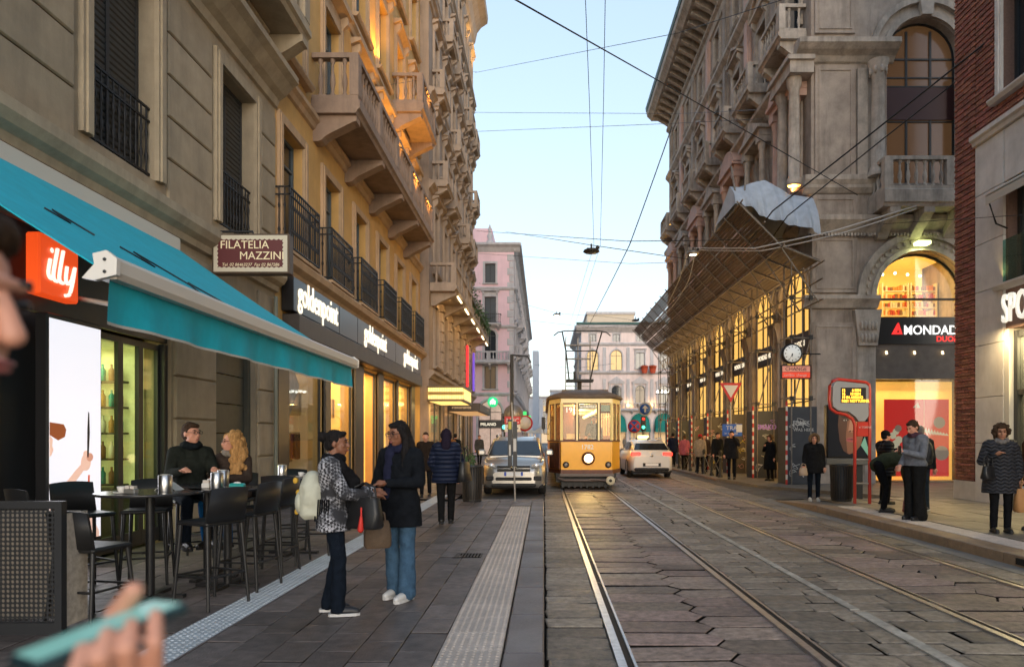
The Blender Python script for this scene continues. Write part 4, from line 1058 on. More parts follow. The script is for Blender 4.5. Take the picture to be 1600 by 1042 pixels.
# ---- south end facing the stop
opsS = [(2.15, 5.25, 0, 7.9, 'a'), (2.55, 5.0, 10.2, 15.75, 'a')]
wall(S, 9.5, 24.4, opsS, m_stH, D=.4, th=.42, back=False)
pS = MB()
def panel(mb, x0, x1, z0, z1, y=-.1):
    mb.box(x0, x1, y, 0, z0, z1)
    t = .12
    for (a, b2, c, d) in ((x0+t, x1-t, z1-t-.05, z1-t), (x0+t, x1-t, z0+t, z0+t+.05), (x0+t, x0+t+.05, z0+t+.05, z1-t-.05), (x1-t-.05, x1-t, z0+t+.05, z1-t-.05)):
        mb.box(a, b2, y-.035, y, c, d)
panel(pS, .0, 1.5, .9, 5.5); panel(pS, 0, 1.5, 6.5, 8.4); panel(pS, 0, 1.5, 8.95, 9.75, -.16); panel(pS, .1, 1.45, 10.3, 14.1); panel(pS, .1, 1.45, 15.2, 19); panel(pS, .1, 1.45, 20, 23)
pS.box(-.1, 1.7, -.24, 0, 0, .88)
pS.build('corner_pier', m_stH, S)
tr = MB(); zc = 5.55
tr.prism([(0,0),(-.12,.02),(-.2,.15),(-.32,.3),(-.32,.42),(0,.48)], -.32, 2.2, 'x'); tr.xf(Matrix.Translation((0,0,zc+.4)))
tr.build('impost_band', m_trH, S)
for (zz, pr, x1) in ((8.42, .45, 9.5), (9.8, .3, 2.2), (14.2, .6, 2.75), (19.5, .4, 9.5)):
    cornice(S, -pr, x1, [(0,0),(-.08,.04),(-.2,.18),(-pr*.7,.28),(-pr,.42),(-pr,.58),(0,.64)], m_trH, 'string_course', zz)
dn = MB()
for k in range(40): dn.box(-.2+k*.11, -.14+k*.11, -.26, -.1, 8.36, 8.45)
tag(dn.build('dentils', m_trH, S), kind='stuff')
cp = MB(); cp.box(1.5, 2.12, -.12, 0, .0, 4.7); cp.prism([(1.5,4.7),(2.12,4.7),(2.2,5.4),(2.26,5.9),(1.36,5.9),(1.42,5.4)], -.26, 0, 'y')
for k in range(5):
    for j in range(2): cp.ell((1.58+k*.12, -.27, 4.95+j*.4), (.07,.07,.16), 6, 5)
cp.build('corinthian_pilaster', m_trH, S)
a = MB(); sp = 7.9-1.55
for (r0, r1, yy) in ((1.56, 1.72, -.14), (1.72, 1.98, -.07), (1.98, 2.2, -.18)):
    oo = arc(3.7, sp, r1, 0, math.pi, 22); ii = arc(3.7, sp, r0, 0, math.pi, 22)
    for k in range(22): a.prism([oo[k], oo[k+1], ii[k+1], ii[k]], yy, 0, 'y')
for k in range(24):
    t = math.pi*(k+.5)/24; a.box(3.7+1.85*math.cos(t)-.04, 3.7+1.85*math.cos(t)+.04, -.13, -.05, sp+1.85*math.sin(t)-.05, sp+1.85*math.sin(t)+.05)
a.build('archivolt', m_trH, S)
# bookshop behind the big arch: lit room, fascia, poster
o = win(S, 3.7, 0, 3.1, 7.9, pane=m_sg, leaves=1, transoms=(), arch=True, yd=.3, sill=False, t=.07)
MB().box(2.2, 5.2, .16, .3, 4.80, 5.72).build('shop_fascia', m_black, S)
MB().box(2.2, 5.2, .2, .3, 3.62, 4.79).build('fascia_band', M('taupe_panel', (.16,.13,.11), .6, var=.2, scale=4), S)
m_rl = M('letter_red', (.8,.03,.03), .4, emit=2.2, ecol=(1,.035,.03))
text('lettering', 'MONDADORI', .44, M('letter_white', (1,1,1), .4, emit=3, ecol=(1,.98,.94)), S, (3.19, .15, 5.13), ext=.008, bold=.004, sx=.92)
text('small_lettering', 'DUOMO', .26, m_rl, S, (4.3, .15, 4.89), ext=.006, bold=.008)
lg = MB(); lg.prism([(2.78,5.13),(2.93,5.13),(3.04,5.38),(2.98,5.5)], .13, .155, 'y'); lg.prism([(3.0,5.52),(3.02,5.52),(3.15,5.13),(3.06,5.13),(2.99,5.40)], .13, .155, 'y'); lg.box(2.94, 3.05, .13, .155, 5.13, 5.19); lg.build('logo', m_rl, S)
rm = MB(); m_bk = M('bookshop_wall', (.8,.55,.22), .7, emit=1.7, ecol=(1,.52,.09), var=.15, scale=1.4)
rm.box(2.2, 5.4, 3.0, 3.1, 5.74, 8.1, 0); rm.box(2.2, 5.4, .5, 3.0, 5.74, 5.78, 0); rm.box(2.1, 2.2, .45, 3.1, 5.74, 8.1, 0); rm.box(2.2, 5.4, .5, 3.0, 8.05, 8.1, 0)
rm.box(2.2, 5.4, 1.1, 1.2, .15, 3.6, 0); rm.box(2.1, 2.2, .45, 1.2, .15, 3.6, 0); rm.box(2.2, 5.4, .45, 1.2, .06, .15, 1)
rm.build('interior', [m_bk, M('shop_floor')], S)
MB().box(.44, .8, .44, .8, 0, 24.39).build('inner_pier', m_stH, S)
sh = MB()
for bx in (2.25, 3.45, 4.5):
    wq = 1.0 if bx > 2.3 else 1.05
    for j in range(5):
        zz = 5.8 + j*.3; sh.box(bx, bx+wq-.1, 2.1, 2.3, zz, zz+.03, 0)
        for k in range(10):
            sh.box(bx+.03+k*.09, bx+.1+k*.09, 2.12, 2.26, zz+.03, zz+random.uniform(.16,.24), random.choice((1,2,3,4)))
    sh.box(bx-.04, bx, 2.05, 2.3, 5.78, 7.3, 0); sh.box(bx+wq-.1, bx+wq-.06, 2.05, 2.3, 5.78, 7.3, 0)
tag(sh.build('bookshelves', [M('shelf_white', (.8,.7,.5), .5), M('book_red', (.5,.06,.03), .5), M('book_cream', (.7,.6,.4), .5), M('book_brown', (.25,.12,.05), .5), M('book_orange', (.7,.25,.05), .5)], S), kind='stuff')
for k in range(5): MB().ell((2.75+k*.45, 1.6, 7.55-.05*abs(k-2)), (.05,.05,.05), 8, 6).build('spotlight', M('spot_glow', (1,1,1), .4, emit=12, ecol=(1,.9,.7)), S)
light('bookshop_light', 'AREA', (3.7, 1.2, 7.9), 90, (1,.72,.32), S, 2.4, (0,0,0), sy=1.0)
light('bookshop_light', 'AREA', (3.7, .75, 3.55), 70, (1,.66,.25), S, 2.6, (R(-35),0,0), sy=.5)
for k in range(3): MB().cyl((2.6+k*.95, .14, 4.55), (2.6+k*.95, .10, 4.46), .035, n=8).build('fascia_lamp', M('lamp_warm', (1,.8,.5), .4, emit=8, ecol=(1,.75,.4)), S)
po = MB(); po.box(2.72, 4.95, .52, .54, .3, 2.95, 0)
def pol(pts, y, m): po.add([(p[0], y, p[1]) for p in pts], [tuple(range(len(pts)))], m)
def disc(cx, cz, r, y, m, rz=None): pol([(cx+r*math.cos(2*math.pi*k/18), cz+(rz or r)*math.sin(2*math.pi*k/18)) for k in range(18)], y, m)
for k in range(7): disc(3.12+.12*math.sin(k*2.1), 1.0+k*.14, .16-.008*k, .518-.0004*k, 1)
disc(3.2,1.95,.12,.512,2); disc(4.62,2.15,.2,.517,2); disc(4.7,1.1,.25,.517,2)
for k in range(8): pol([(4.1+k*.1,1.85-.02*k),(4.16+k*.1,2.0-.03*k),(4.24+k*.1,1.7)], .516-.0003*k, 1)
pol([(3.70,2.66),(3.80,2.66),(3.85,2.82)], .516, 1); pol([(3.83,2.66),(3.96,2.66),(3.87,2.86)], .515, 1)
po.box(4.08, 4.10, .512, .519, .3, 2.95, 3)
po.build('poster', [M('poster_red', (.6,.02,.015), .5, emit=.9, ecol=(1,.03,.02)), M('poster_cream', (.8,.68,.5), .5, emit=.6, ecol=(1,.8,.5)), M('poster_grey', (.35,.25,.2), .5, emit=.25, ecol=(1,.6,.4)), M('poster_line', (.9,.4,.2), .5, emit=.5, ecol=(1,.4,.2))], S)
# first floor: balcony, columns, arched window
wn_ = win(S, 3.775, 10.2, 2.45, 5.55, pane=M('palace_pane_brown', (.10,.06,.04), .12, emit=.12, ecol=(1,.5,.2)), leaves=3, transoms=(2.2, 3.4, 3.7), arch=True, yd=.3, sill=False, t=.06)
MB().box(-1.2, 1.2, -.03, .02, 2.25, 3.35).build('spandrel_panel', M('panel_maroon', (.06,.02,.02), .5), wn_)
for cx in (2.05, 5.45):
    cc = MB(); cc.lathe([(.32,0),(.32,.15),(.26,.2),(.27,.3),(.22,.36),(.215,1.8),(.19,3.2),(.2,3.22),(.22,3.4),(.3,3.65),(.34,3.8)], (cx, -.42, 10.25), 16)
    for k in range(8): cc.ell((cx+.25*math.cos(k*.785), -.42+.25*math.sin(k*.785), 13.72), (.06,.06,.13), 6, 5)
    cc.build('column', m_trH, S)
    c2 = MB(); c2.box(cx-.5-.04, cx-.5+.3, -.14, 0, 10.25, 14.0); c2.build('pilaster', m_trH, S)
balS = balcony(S, 1.9, 6.2, 8.98+.08, 1.15, m_trH, hb=1.05, pitch=.26, brackets=[2.3, 3.4, 4.5, 5.6], br=(.92,.8,.34), slab_t=.55)
a = MB(); sp = 15.75-1.225
for (r0, r1, yy) in ((1.24, 1.42, -.12), (1.42, 1.66, -.05), (1.66, 1.85, -.2)):
    oo = arc(3.775, sp, r1, 0, math.pi, 20); ii = arc(3.775, sp, r0, 0, math.pi, 20)
    for k in range(20): a.prism([oo[k], oo[k+1], ii[k+1], ii[k]], yy, 0, 'y')
a.prism([(3.6, sp+1.2), (3.95, sp+1.2), (4.05, sp+2.0), (3.5, sp+2.0)], -.28, 0, 'y')
a.build('archivolt', m_trH, S)
bl = MB().rbox(3.3, 3.75, -.55, -.25, 8.0, 8.12, .02).build('bulkhead_lamp', M('bulkhead_glow', (.9,1,.5), .4, emit=9, ecol=(.85,1,.35)), S)
light('bulkhead_light', 'AREA', (3.52, -.4, 7.97), 14, (.9,1,.5), S, .4, (0,0,0))

# ---- scaffold with slatted fan canopy
scf = thing('scaffold_canopy', 'long slatted protection fan on scaffold tubes along the palace front', 'scaffold', (0,0,0))
m_tube = M('scaffold_tube', (.22,.19,.16), .5, metal=.5, var=.3, scale=5)
m_slat = M('canopy_slat', (.13,.10,.085), .75, var=.25, scale=4, rnd=.2)
P0, P1, P2 = (8.75, 7.25), (7.5, 7.75), (6.2, 9.1)                # profile of the fan (x, z)
ysf = [21.6 + 1.6*k for k in range(17)]
for k, y in enumerate(ysf[:-1]):
    for (a, b2, nm_) in ((P0, P1, 2), (P1, P2, 3)):
        for j in range(nm_):
            p = (a[0]+(b2[0]-a[0])*j/nm_, a[1]+(b2[1]-a[1])*j/nm_); q = (a[0]+(b2[0]-a[0])*(j+1)/nm_, a[1]+(b2[1]-a[1])*(j+1)/nm_)
            dx, dz = q[0]-p[0], q[1]-p[1]; L = math.hypot(dx, dz)
            key = ('cpanel', round(L, 3))
            def fn():
                mb = MB(); n_ = 5
                for t in range(n_): mb.box(.02+t*(L-.03)/n_, .02+(t+1)*(L-.03)/n_-.012, .03, 1.57, -.012, .012)
                return mb.mesh('canopy_panel', m_slat)
            O('canopy_panel', cached(key, fn), scf, (p[0], y, p[1]), (0, -math.atan2(dz, dx), 0))
for y in ysf:
    MB().tube([(P0[0],y,P0[1]-.06),(P1[0],y,P1[1]-.06),(P2[0]-.1,y,P2[1]-.0)], .03, 6).build('rib', m_tube, scf)
    MB().tube([(8.7,y,5.9),(P1[0],y,P1[1]-.1)], .025, 6).build('strut', m_tube, scf)
for (x, z) in ((P0[0], P0[1]-.1), (P1[0], P1[1]-.1), (P2[0], P2[1]-.06), (6.9, 8.36), (8.7, 5.95), (8.1, 6.9), (8.7, 6.6)):
    MB().tube([(x, ysf[0]-.3, z), (x, ysf[-1], z)], .026, 6).build('ledger', m_tube, scf)
tz = MB()
for k in range(32): tz.tube([(8.1, ysf[0]+k*.8, 6.9), (8.1, ysf[0]+(k+.5)*.8, 6.25), (8.1, ysf[0]+(k+1)*.8, 6.9)], .015, 5)
tz.tube([(8.1, ysf[0], 6.25), (8.1, ysf[-1], 6.25)], .024, 6); tz.build('lattice_beam', m_tube, scf)
m_cl = M('coupler', (.05,.05,.05), .5, metal=.5)
for i, Y in enumerate([22.75 + 3.6*k for k in range(8)]):
    for x in (8.12, 8.75):
        for dy in (-.35, .35): MB().tube([(x, Y+dy, .1), (x, Y+dy, 7.4)], .026, 6).build('standard', m_tube, scf)
    for z in (2.9, 4.9, 6.2):
        MB().tube([(7.95, Y-.35, z), (8.9, Y-.35, z)], .024, 6).tube([(8.12, Y-.7, z+.06), (8.12, Y+.7, z+.06)], .024, 6).build('transom', m_tube, scf)
        cb = MB()
        for x in (8.12, 8.75): cb.box(x-.05, x+.05, Y-.42, Y-.3, z-.06, z+.09)
        cb.build('coupler', m_cl, scf)
    MB().tube([(8.12, Y-.35, 2.6), (8.75, Y-.35, 4.9)], .022, 6).build('brace', m_tube, scf)
light('canopy_glow', 'AREA', (8.2, 35, 6.4), 160, (1,.62,.24), scf, 1.2, (R(180),0,0), sy=24)
tp = thing('tarpaulin', 'pale blue plastic tarpaulin wrapped over the near end of the slatted canopy', 'tarpaulin', (0,0,0))
mb = MB(); ng, nh = 44, 14
def tpt(s, t):
    # s along the width (street side to wall), t from ridge down to hem
    x = 6.15 + 2.75*s; ridge = 10.0 + .35*max(0, 1-abs(s-.42)/.3) - .45*s - .25*max(0,.25-s); hem = 9.15 - .95*s + .03*math.sin(s*11) - .12*math.sin(s*3.14)
    z = ridge + (hem-ridge)*t; y = 22.6 - .75*t - .12*math.sin(t*3.1) + (.09*math.sin(s*19+t*1.5) + .05*math.sin(s*37-t*2) + .02*math.sin(s*71))*(.2+t)
    return (x, y, z)
g_ = [[tpt(i/ng, j/nh) for j in range(nh+1)] for i in range(ng+1)]
for i in range(ng):
    for j in range(nh): mb.add([g_[i][j], g_[i+1][j], g_[i+1][j+1], g_[i][j+1]], [(0,1,2,3)], 0, True)
for i in range(ng):                                             # rear sheet down to the fan
    a, b2 = g_[i][0], g_[i+1][0]; mb.add([a, b2, (b2[0], 24.6, b2[2]-.9), (a[0], 24.6, a[2]-.9)], [(0,1,2,3)], 0, True)
mb.add([g_[0][j] for j in range(nh+1)] + [(6.15, 24.6, 9.2)], [tuple(range(nh+2))], 0)
mb.build('sheet', M('tarp_white', (.42,.47,.54), .5, var=.15, scale=3, bump=.5, bscale=9), tp)
MB().tube([(6.3,22.3,9.3),(6.2,22.6,10.6)], .03, 6).tube([(6.55,22.3,9.6),(6.6,22.3,10.6)], .03, 6).build('pole', m_tube, tp)

# ---- hoarding boxes round the scaffold feet
m_hoard = M('hoarding_board', (.035,.04,.05), .6, var=.2, scale=3, rnd=.2)
m_hoard2 = M('hoarding_board_brown', (.06,.05,.042), .6, var=.2, scale=3, rnd=.2)
m_hr = M('tape_red', (.5,.03,.03), .5); m_hw = M('tape_white', (.7,.66,.62), .5)
gcol = [M('graffiti_violet', (.35,.2,.7), .5), M('graffiti_white', (.6,.6,.58), .5), M('graffiti_yellow', (.6,.5,.05), .5), M('graffiti_pink', (.6,.3,.3), .5)]
hl = ['navy hoarding box with chalk-white doodles beside the street clock', 'navy hoarding box with violet and white graffiti behind the woman in black', 'brown hoarding box with white scrawl behind the blue tram sign', 'brown hoarding box with yellow and white scribbles, third from the street clock', 'dark hoarding box fourth from the street clock', 'dark hoarding box second from the far end of the arcade', 'dark hoarding box at the far end of the arcade']
for i in range(7):
    Y = 22.4 + 3.6*i; hbx = thing('hoarding_box', hl[i], 'hoarding', (7.98, Y, .1), 0, 'hoarding boxes round the scaffold feet')
    hh = 2.55
    MB().rbox(.0, .98, 0, .9, 0, hh, .012).build('board', m_hoard if i < 2 or i > 4 else m_hoard2, hbx)
    st = MB()
    for k in range(17): st.cyl((-.03, -.03, k*.16), (-.03, -.03, k*.16+.16), .035, n=8, m=k % 2)
    st.build('striped_post', [m_hr, m_hw], hbx)
    rs = random.Random(40+i); gg = MB()
    for k in range(10 if i < 5 else 3):
        x, z = rs.uniform(.15,.75), rs.uniform(.3,2.2); pts = []
        for t in range(6): pts.append((min(.95, max(.05, x+rs.uniform(-.14,.16))), -.006, z+rs.uniform(-.12,.14)))
        c_ = rs.choice((1,1,0) if i == 1 else ((1,1,1) if i == 0 else (1,2,1,3)))
        P = [Vector(p) for p in pts]; Q = []
        for a_ in range(len(P)-1):
            p0, p1, p2, p3 = P[max(a_-1,0)], P[a_], P[a_+1], P[min(a_+2,len(P)-1)]
            for e in range(4):
                t = e/4; Q.append(.5*((2*p1)+(p2-p0)*t+(2*p0-5*p1+4*p2-p3)*t*t+(3*p1-p0-3*p2+p3)*t**3))
        gg.tube(Q, .009, 4, c_)
    if i == 0:
        pass
    gg.build('graffiti', gcol, hbx)
    if i == 0:
        text('graffiti_lettering', 'BANSKI', .2, gcol[1], hbx, (.18, -.012, 1.95), ext=.002, sx=.9); text('graffiti_lettering', 'WAS HERE', .14, gcol[1], hbx, (.2, -.012, 1.74), ext=.002)
    if i == 1: text('graffiti_lettering', 'SMAKO', .26, gcol[0], hbx, (.12, -.012, 1.85), ext=.002, bold=.01, sx=.85)

# ---- clock and exchange sign on a bracket
ck = thing('street_clock', 'round white street clock with black rim on the arcade pier', 'clock', at(1236, 553, 22.2))
MB().lathe([(.0,-.12),(.28,-.12),(.33,-.1),(.33,.1),(.28,.12),(0,.12)], n=28, ax='y').build('case', m_black, ck)
MB().lathe([(0,-.128),(.275,-.128),(.275,-.121)], n=28, ax='y').build('dial', M('dial_white', (.8,.8,.76), .4, emit=.5, ecol=(.95,.95,.9)), ck)
hd = MB()
def hand(ang, L, w_): hd.add([(math.sin(ang)*L, -.133, math.cos(ang)*L), (math.cos(ang)*w_, -.133, -math.sin(ang)*w_), (-math.cos(ang)*w_, -.133, math.sin(ang)*w_)], [(0,1,2)])
hand(R(185), .14, .02); hand(R(205), .22, .014); hd.build('hand', m_black, ck)
tk = MB()
for k in range(12):
    a_ = k*math.pi/6; tk.add([(math.sin(a_)*r_+math.cos(a_)*q, -.132, math.cos(a_)*r_-math.sin(a_)*q) for r_, q in ((.2,-.01),(.25,-.01),(.25,.01),(.2,.01))], [(0,1,2,3)])
tk.build('hour_mark', m_black, ck)
MB().tube([(.3,.0,0),(.95,.0,.0)], .025, 6).build('bracket', m_iron, ck)
cs = thing('exchange_sign', 'small red and white illuminated exchange sign under the street clock', 'sign', at(1221, 592, 22.2))
MB().rbox(0, .98, -.0, .14, 0, .46, .012).build('box', m_black, cs)
MB().box(.03, .93, -.006, 0, .235, .42).build('upper_panel', M('sign_salmon', (.75,.3,.22), .4, emit=.5, ecol=(1,.4,.28)), cs)
MB().box(.03, .93, -.006, 0, .04, .225).build('lower_panel', M('sign_redlit', (.75,.06,.03), .4, emit=1.0, ecol=(1,.08,.03)), cs)
text('lettering', 'CHANGE', .17, m_black, cs, (.12, -.01, .27), ext=.002); text('lettering', 'cambio  change', .12, M('letter_pale', (.8,.7,.6), .5), cs, (.07, -.01, .09), ext=.002)

# ---- G: brick and marble building at the stop
XG, YGe = 10.2, 16.9
Gb = thing('brick_marble_building', 'red brick building clad in pale marble below with a lit shop at its foot', 'building', (XG, YGe, 0), R(-90))
ug = lambda Y: YGe - Y
m_mortar = M('mortar', (.20,.12,.095), .85, var=.2, scale=20)
m_brick = M('brick', (.30,.115,.08), .75, var=.25, scale=14, bump=.2, bscale=120, rnd=.35, hue=.012, dirt=.25)
m_brick_i = M('brick_far', (.30,.115,.08), .75, var=.25, scale=14, bump=.2, bscale=120, isl=.35, hue=.012, dirt=.25)
m_marb = M('marble_cladding', (.6,.57,.54), .5, var=.14, scale=2.2, bump=.04, bscale=15, rnd=.06, dirt=.28, dcol=(.25,.2,.16))
opsG = [(ug(15.05), ug(12.0), 0, 4.0), (ug(15.0), ug(12.6), 5.0, 7.3), (ug(15.15), ug(13.6), 9.2, 11.6), (ug(15.15), ug(13.6), 13.2, 15.6)]
wall(Gb, 18, 20, opsG, m_mortar, D=6, th=.35)
bricks = []
def brickrun(a, b2, z0, z1):
    n = int((z1-z0)/.068)
    for k in range(n):
        x = a + (-.13 if k % 2 else 0)
        while x < b2:
            xa, xb = max(a, x), min(b2, x+.25)
            if xb-xa > .04:
                inside = any(o[0]-.18 < (xa+xb)/2 < o[1]+.18 and o[2]-.12 < z0+k*.068 < o[3]+.12 for o in opsG[2:])
                if not inside:
                    wq = round(xb-xa-.012, 2); bricks.append(((xa+xb)/2, z0+k*.068, wq))
            x += .26
brickrun(0, .82, .6, 13.0); brickrun(.82, 4.2, 8.75, 13.0)
def bsort(p): 
    Y = YGe - p[0]; px, py = topx((XG, Y, p[1])); return 0 if (px < 1600 and py > 0) else 1
bricks.sort(key=lambda p: (bsort(p), YGe-0 + p[1]*0 - p[0]*1.0))
random.Random(3).shuffle(bricks[:0])
rest = MB()
for i, (x, z, wq) in enumerate(bricks):
    pr = .03 + .018*((int(z/.068)) % 2) 
    if i < 300 and bsort((x, z, wq)) == 0:
        O('brick', cached(('brick', wq, round(pr,3)), lambda: MB().fblock(-wq/2, wq/2, 0, .056, -pr, .01, .006).mesh('brick', m_brick)), Gb, (x, 0, z))
    else: rest.fblock(x-wq/2, x+wq/2, z, z+.056, -pr, .01, .006)
tag(rest.build('brickwork', m_brick_i, Gb), kind='stuff')
MB().box(-.02, .84, -.05, 0, .0, .58).build('plinth', m_marb, Gb)
cornice(Gb, .83, 18, [(0,0),(-.12,.02),(-.14,.1),(-.2,.14),(-.2,.24),(0,.3)], m_marb, 'marble_cornice', 8.42)
zr = [0.0, 1.5, 2.55, 3.75, 5.0, 6.1, 7.25, 8.42]
for k in range(len(zr)-1):
    for (a, b2) in ((.84, 1.83),):
        wq, hh = b2-a-.012, zr[k+1]-zr[k]-.012
        MB().fblock(a+.006, a+.006+wq, zr[k]+.006, zr[k]+.006+hh, -.06, 0, .006).build('marble_slab', m_marb, Gb)
    if zr[k] >= 3.9 and not (5 <= zr[k] < 7.2): MB().fblock(1.86, 4.9, zr[k]+.006, zr[k+1]-.006, -.06, 0, .006).build('marble_slab', m_marb, Gb)
MB().box(1.85, 2.0, -.05, .4, .0, 4.0).build('door_jamb', M('jamb_white', (.6,.57,.5), .5), Gb)
fr = MB(); fr.box(2.0, 2.12, .05, .2, .1, 3.95); fr.box(2.12, 4.9, .06, .18, 3.8, 3.95); fr.box(2.12, 4.9, .06, .18, 2.55, 2.66); fr.box(3.3, 3.4, .06, .18, .1, 3.8); fr.box(2.12, 4.9, .06, .18, .1, .22)
fr = fr.build('shop_window', m_frame_d, Gb); MB().box(2.12, 4.9, .11, .12, .22, 3.8).build('pane', m_sg, fr)
rm = MB(); rm.box(1.9, 5, 1.8, 1.9, .1, 4.0, 0); rm.box(1.85, 1.9, .4, 1.9, .1, 4, 0); rm.box(1.9, 5, .4, 1.8, 3.95, 4.0, 0); rm.box(1.9, 5, .36, 1.8, .05, .12, 1); rm.build('interior', [M('pizzeria_wall', (.6,.5,.3), .7, emit=.9, ecol=(1,.75,.35), var=.3, scale=2), M('shop_floor')], Gb)
light('shop_light', 'AREA', (3.4, .5, 3.7), 240, (1,.72,.34), Gb, 2.6, (R(-40),0,0), sy=.6)
text('shop_lettering', 'SPONTINI', .88, M('letter_cream', (1,1,.9), .4, emit=1.5, ecol=(1,.95,.8)), Gb, (1.93, -.16, 4.13), ext=.03, bold=.004, sx=.52)
win(Gb, ug(13.8), 5.0, 2.4, 2.3, pane=m_curt, leaves=2, yd=.2, sur=None, smat=m_marb, t=.09)
bl = MB(); bl.prism([(0,7.25),(-.5,6.95),(-.5,6.9),(0,7.2)], ug(15.0), ug(12.6), 'x'); bl.box(ug(15.0), ug(12.6), -.5, -.48, 6.72, 6.92); bl.build('window_blind', M('blind_beige', (.5,.46,.4), .7), Gb)
MB().tube([(ug(15.0)+.05,-.05,6.2),(ug(15.0)+.05,-.3,6.3),(ug(15.0)+.05,-.48,6.85)], .02, 6).build('blind_arm', m_iron, Gb)
MB().box(ug(15.0), ug(12.6), -.12, -.1, 5.0, 5.95).build('glass_balustrade', glass('teal_glass', (.5,.75,.72), .5), Gb)
win(Gb, ug(14.375), 9.2, 1.55, 2.4, pane=m_pane, leaves=2, yd=.24, sur='plain', smat=m_marb, t=.07)
win(Gb, ug(14.375), 13.2, 1.55, 2.4, pane=m_pane, leaves=2, yd=.24, sur='plain', smat=m_marb, t=.07)
light('wall_uplight', 'SPOT', (1.9, -.14, 5.05), 18, (1,.7,.25), Gb, .04, (R(172),0,0), (R(70), .6))
light('pavement_light', 'AREA', (2.6, -.35, 3.95), 60, (1,.75,.38), Gb, 1.5, (R(20),0,0), sy=.2)
# ------------------------------------------------------------------ far end of the street
m_pink = M('pink_render', hx(238,200,206), .8, var=.08, scale=.6, dirt=.15, dcol=(.3,.2,.2))
m_trD = M('trim_grey_pale', hx(196,190,190), .75, var=.12, scale=1.5, dirt=.35, dcol=(.12,.11,.11))
XD, YD = -2.9, 66.0
Db = thing('pink_corner_building', 'pink corner building with grey stone trim and small balconies beyond the crossing', 'building', (XD, YD, 0))
Fd = Frame(Db, (-12, 0, 0), 0); Sd = Frame(Db, (0, 0, 0), R(90))
cx = [9.7, 6.6, 3.5]
ops = []
for c in cx: ops += [(c-.55, c+.55, 6.4, 8.6), (c-.55, c+.55, 9.3, 12.1, 'a'), (c-.55, c+.55, 12.8, 15.3), (c-.5, c+.5, 16.6, 18.5), (c-1.15, c+1.15, 0, 5.3, 'a')]
wall(Fd, 12, 20, ops, m_pink, D=.4, th=.3, back=False)
for i, c in enumerate(cx):
    win(Fd, c, 6.4, 1.1, 2.2, pane=m_pane_dim if i == 0 else m_curt, sur='plain', smat=m_trD); win(Fd, c, 9.3, 1.1, 2.8, pane=m_pane, sur='arch', smat=m_trD, arch=True)
    win(Fd, c, 12.8, 1.1, 2.5, pane=m_curt, sur='hood', smat=m_trD); win(Fd, c, 16.6, 1.0, 1.9, pane=m_curt, sur='plain', smat=m_trD)
    o = win(Fd, c, 0, 2.3, 5.3, pane=M('arcade_pane', (.3,.2,.18), .2, emit=.9, ecol=(1,.72,.55), var=.6, scale=1.2), leaves=2, transoms=(2.6, 3.4), arch=True, sur='arch', smat=m_trD, sill=False)
    MB().box(-1.14, 1.14, -.12, -.02, 2.65, 3.35).build('sign_band', m_black, o); text('lettering', 'MILANO', .4, m_letter, o, (-.95, -.13, 2.85), ext=.004)
    balcony(Fd, c-1.1, c+1.1, 12.45, .8, m_trD, hb=.9, style='iron', ironmat=m_iron, pitch=.18, slab_t=.2, br=(.9,.4,.2))
balcony(Fd, cx[0]-2.4, 11.9, 8.75, .95, m_trD, hb=.95, pitch=.3, slab_t=.25, br=(.9,.5,.25), brackets=[cx[0]-2, cx[0], cx[0]+1.8])
for z in (5.7, 12.2, 15.9): cornice(Fd, 0, 12.2, [(0,0),(-.1,.05),(-.2,.2),(-.2,.3),(0,.36)], m_trD, 'string_course', z)
cornice(Fd, 0, 12.6, [(0,0),(-.1,.1),(-.3,.4),(-.6,.6),(-.6,.8),(0,.9)], m_trD, 'cornice', 19.6)
qn = MB()
for k in range(28): qn.fblock(11.35 if k % 2 else 11.55, 12.0, .4+k*.68, .4+k*.68+.64, -.06, 0, .03)
qn.build('quoin', m_trD, Fd)
at_ = MB(); at_.box(0, 9.8, 1, 6, 20.4, 22.2); at_.build('attic', m_pink, Fd)
fin = MB(); fin.lathe([(.35,0),(.35,.4),(.15,.5),(.28,.9),(.1,1.3),(.16,1.6),(.05,2.0)], (9.6, .8, 20.5), 8); fin.build('finial', m_trD, Fd)
LS = 62
ops = []
for k in range(16):
    u = 2.2 + 3.8*k
    ops += [(u-.6, u+.6, z, z+2.4) for z in (6.4, 10, 13.4, 16.6)]
    if k % 1 == 0: ops.append((u-1.2, u+1.2, 0, 4.2))
wall(Sd, LS, 20, ops, m_pink if 0 else M('grey_render_far', hx(190,170,165), .8, var=.1, scale=.5, dirt=.4, dcol=(.1,.09,.085)), D=.3, th=.3, back=False)
MB().box(-11.98, -.32, .32, LS-.02, 0, 20).build('core', m_trD, Db)
for k in range(16):
    u = 2.2 + 3.8*k
    for j, z in enumerate((6.4, 10, 13.4, 16.6)):
        win(Sd, u, z, 1.2, 2.4, pane=m_pane if (k+j) % 4 else m_pane_dim, sur=('hood','ped','hood','plain')[j], smat=m_trD)
        if j in (1, 2) and (k+j) % 2: balcony(Sd, u-1.1, u+1.1, z-.35, .8, m_trD, hb=.9, pitch=.5, slab_t=.22, br=(.9,.5,.25))
    MB().box(u-1.2, u+1.2, .2, .25, 0, 4.2).build('shop_front', M('far_shop_glow', (.4,.3,.2), .4, emit=1.2, ecol=(1,.7,.4)) if k % 2 else m_pane, Sd)
cornice(Sd, -.2, LS, [(0,0),(-.1,.1),(-.3,.4),(-.7,.6),(-.7,.85),(0,.95)], m_trD, 'cornice', 19.6)
for z in (5.7, 9.3, 15.9): cornice(Sd, 0, LS, [(0,0),(-.1,.05),(-.2,.2),(-.2,.3),(0,.36)], m_trD, 'string_course', z)
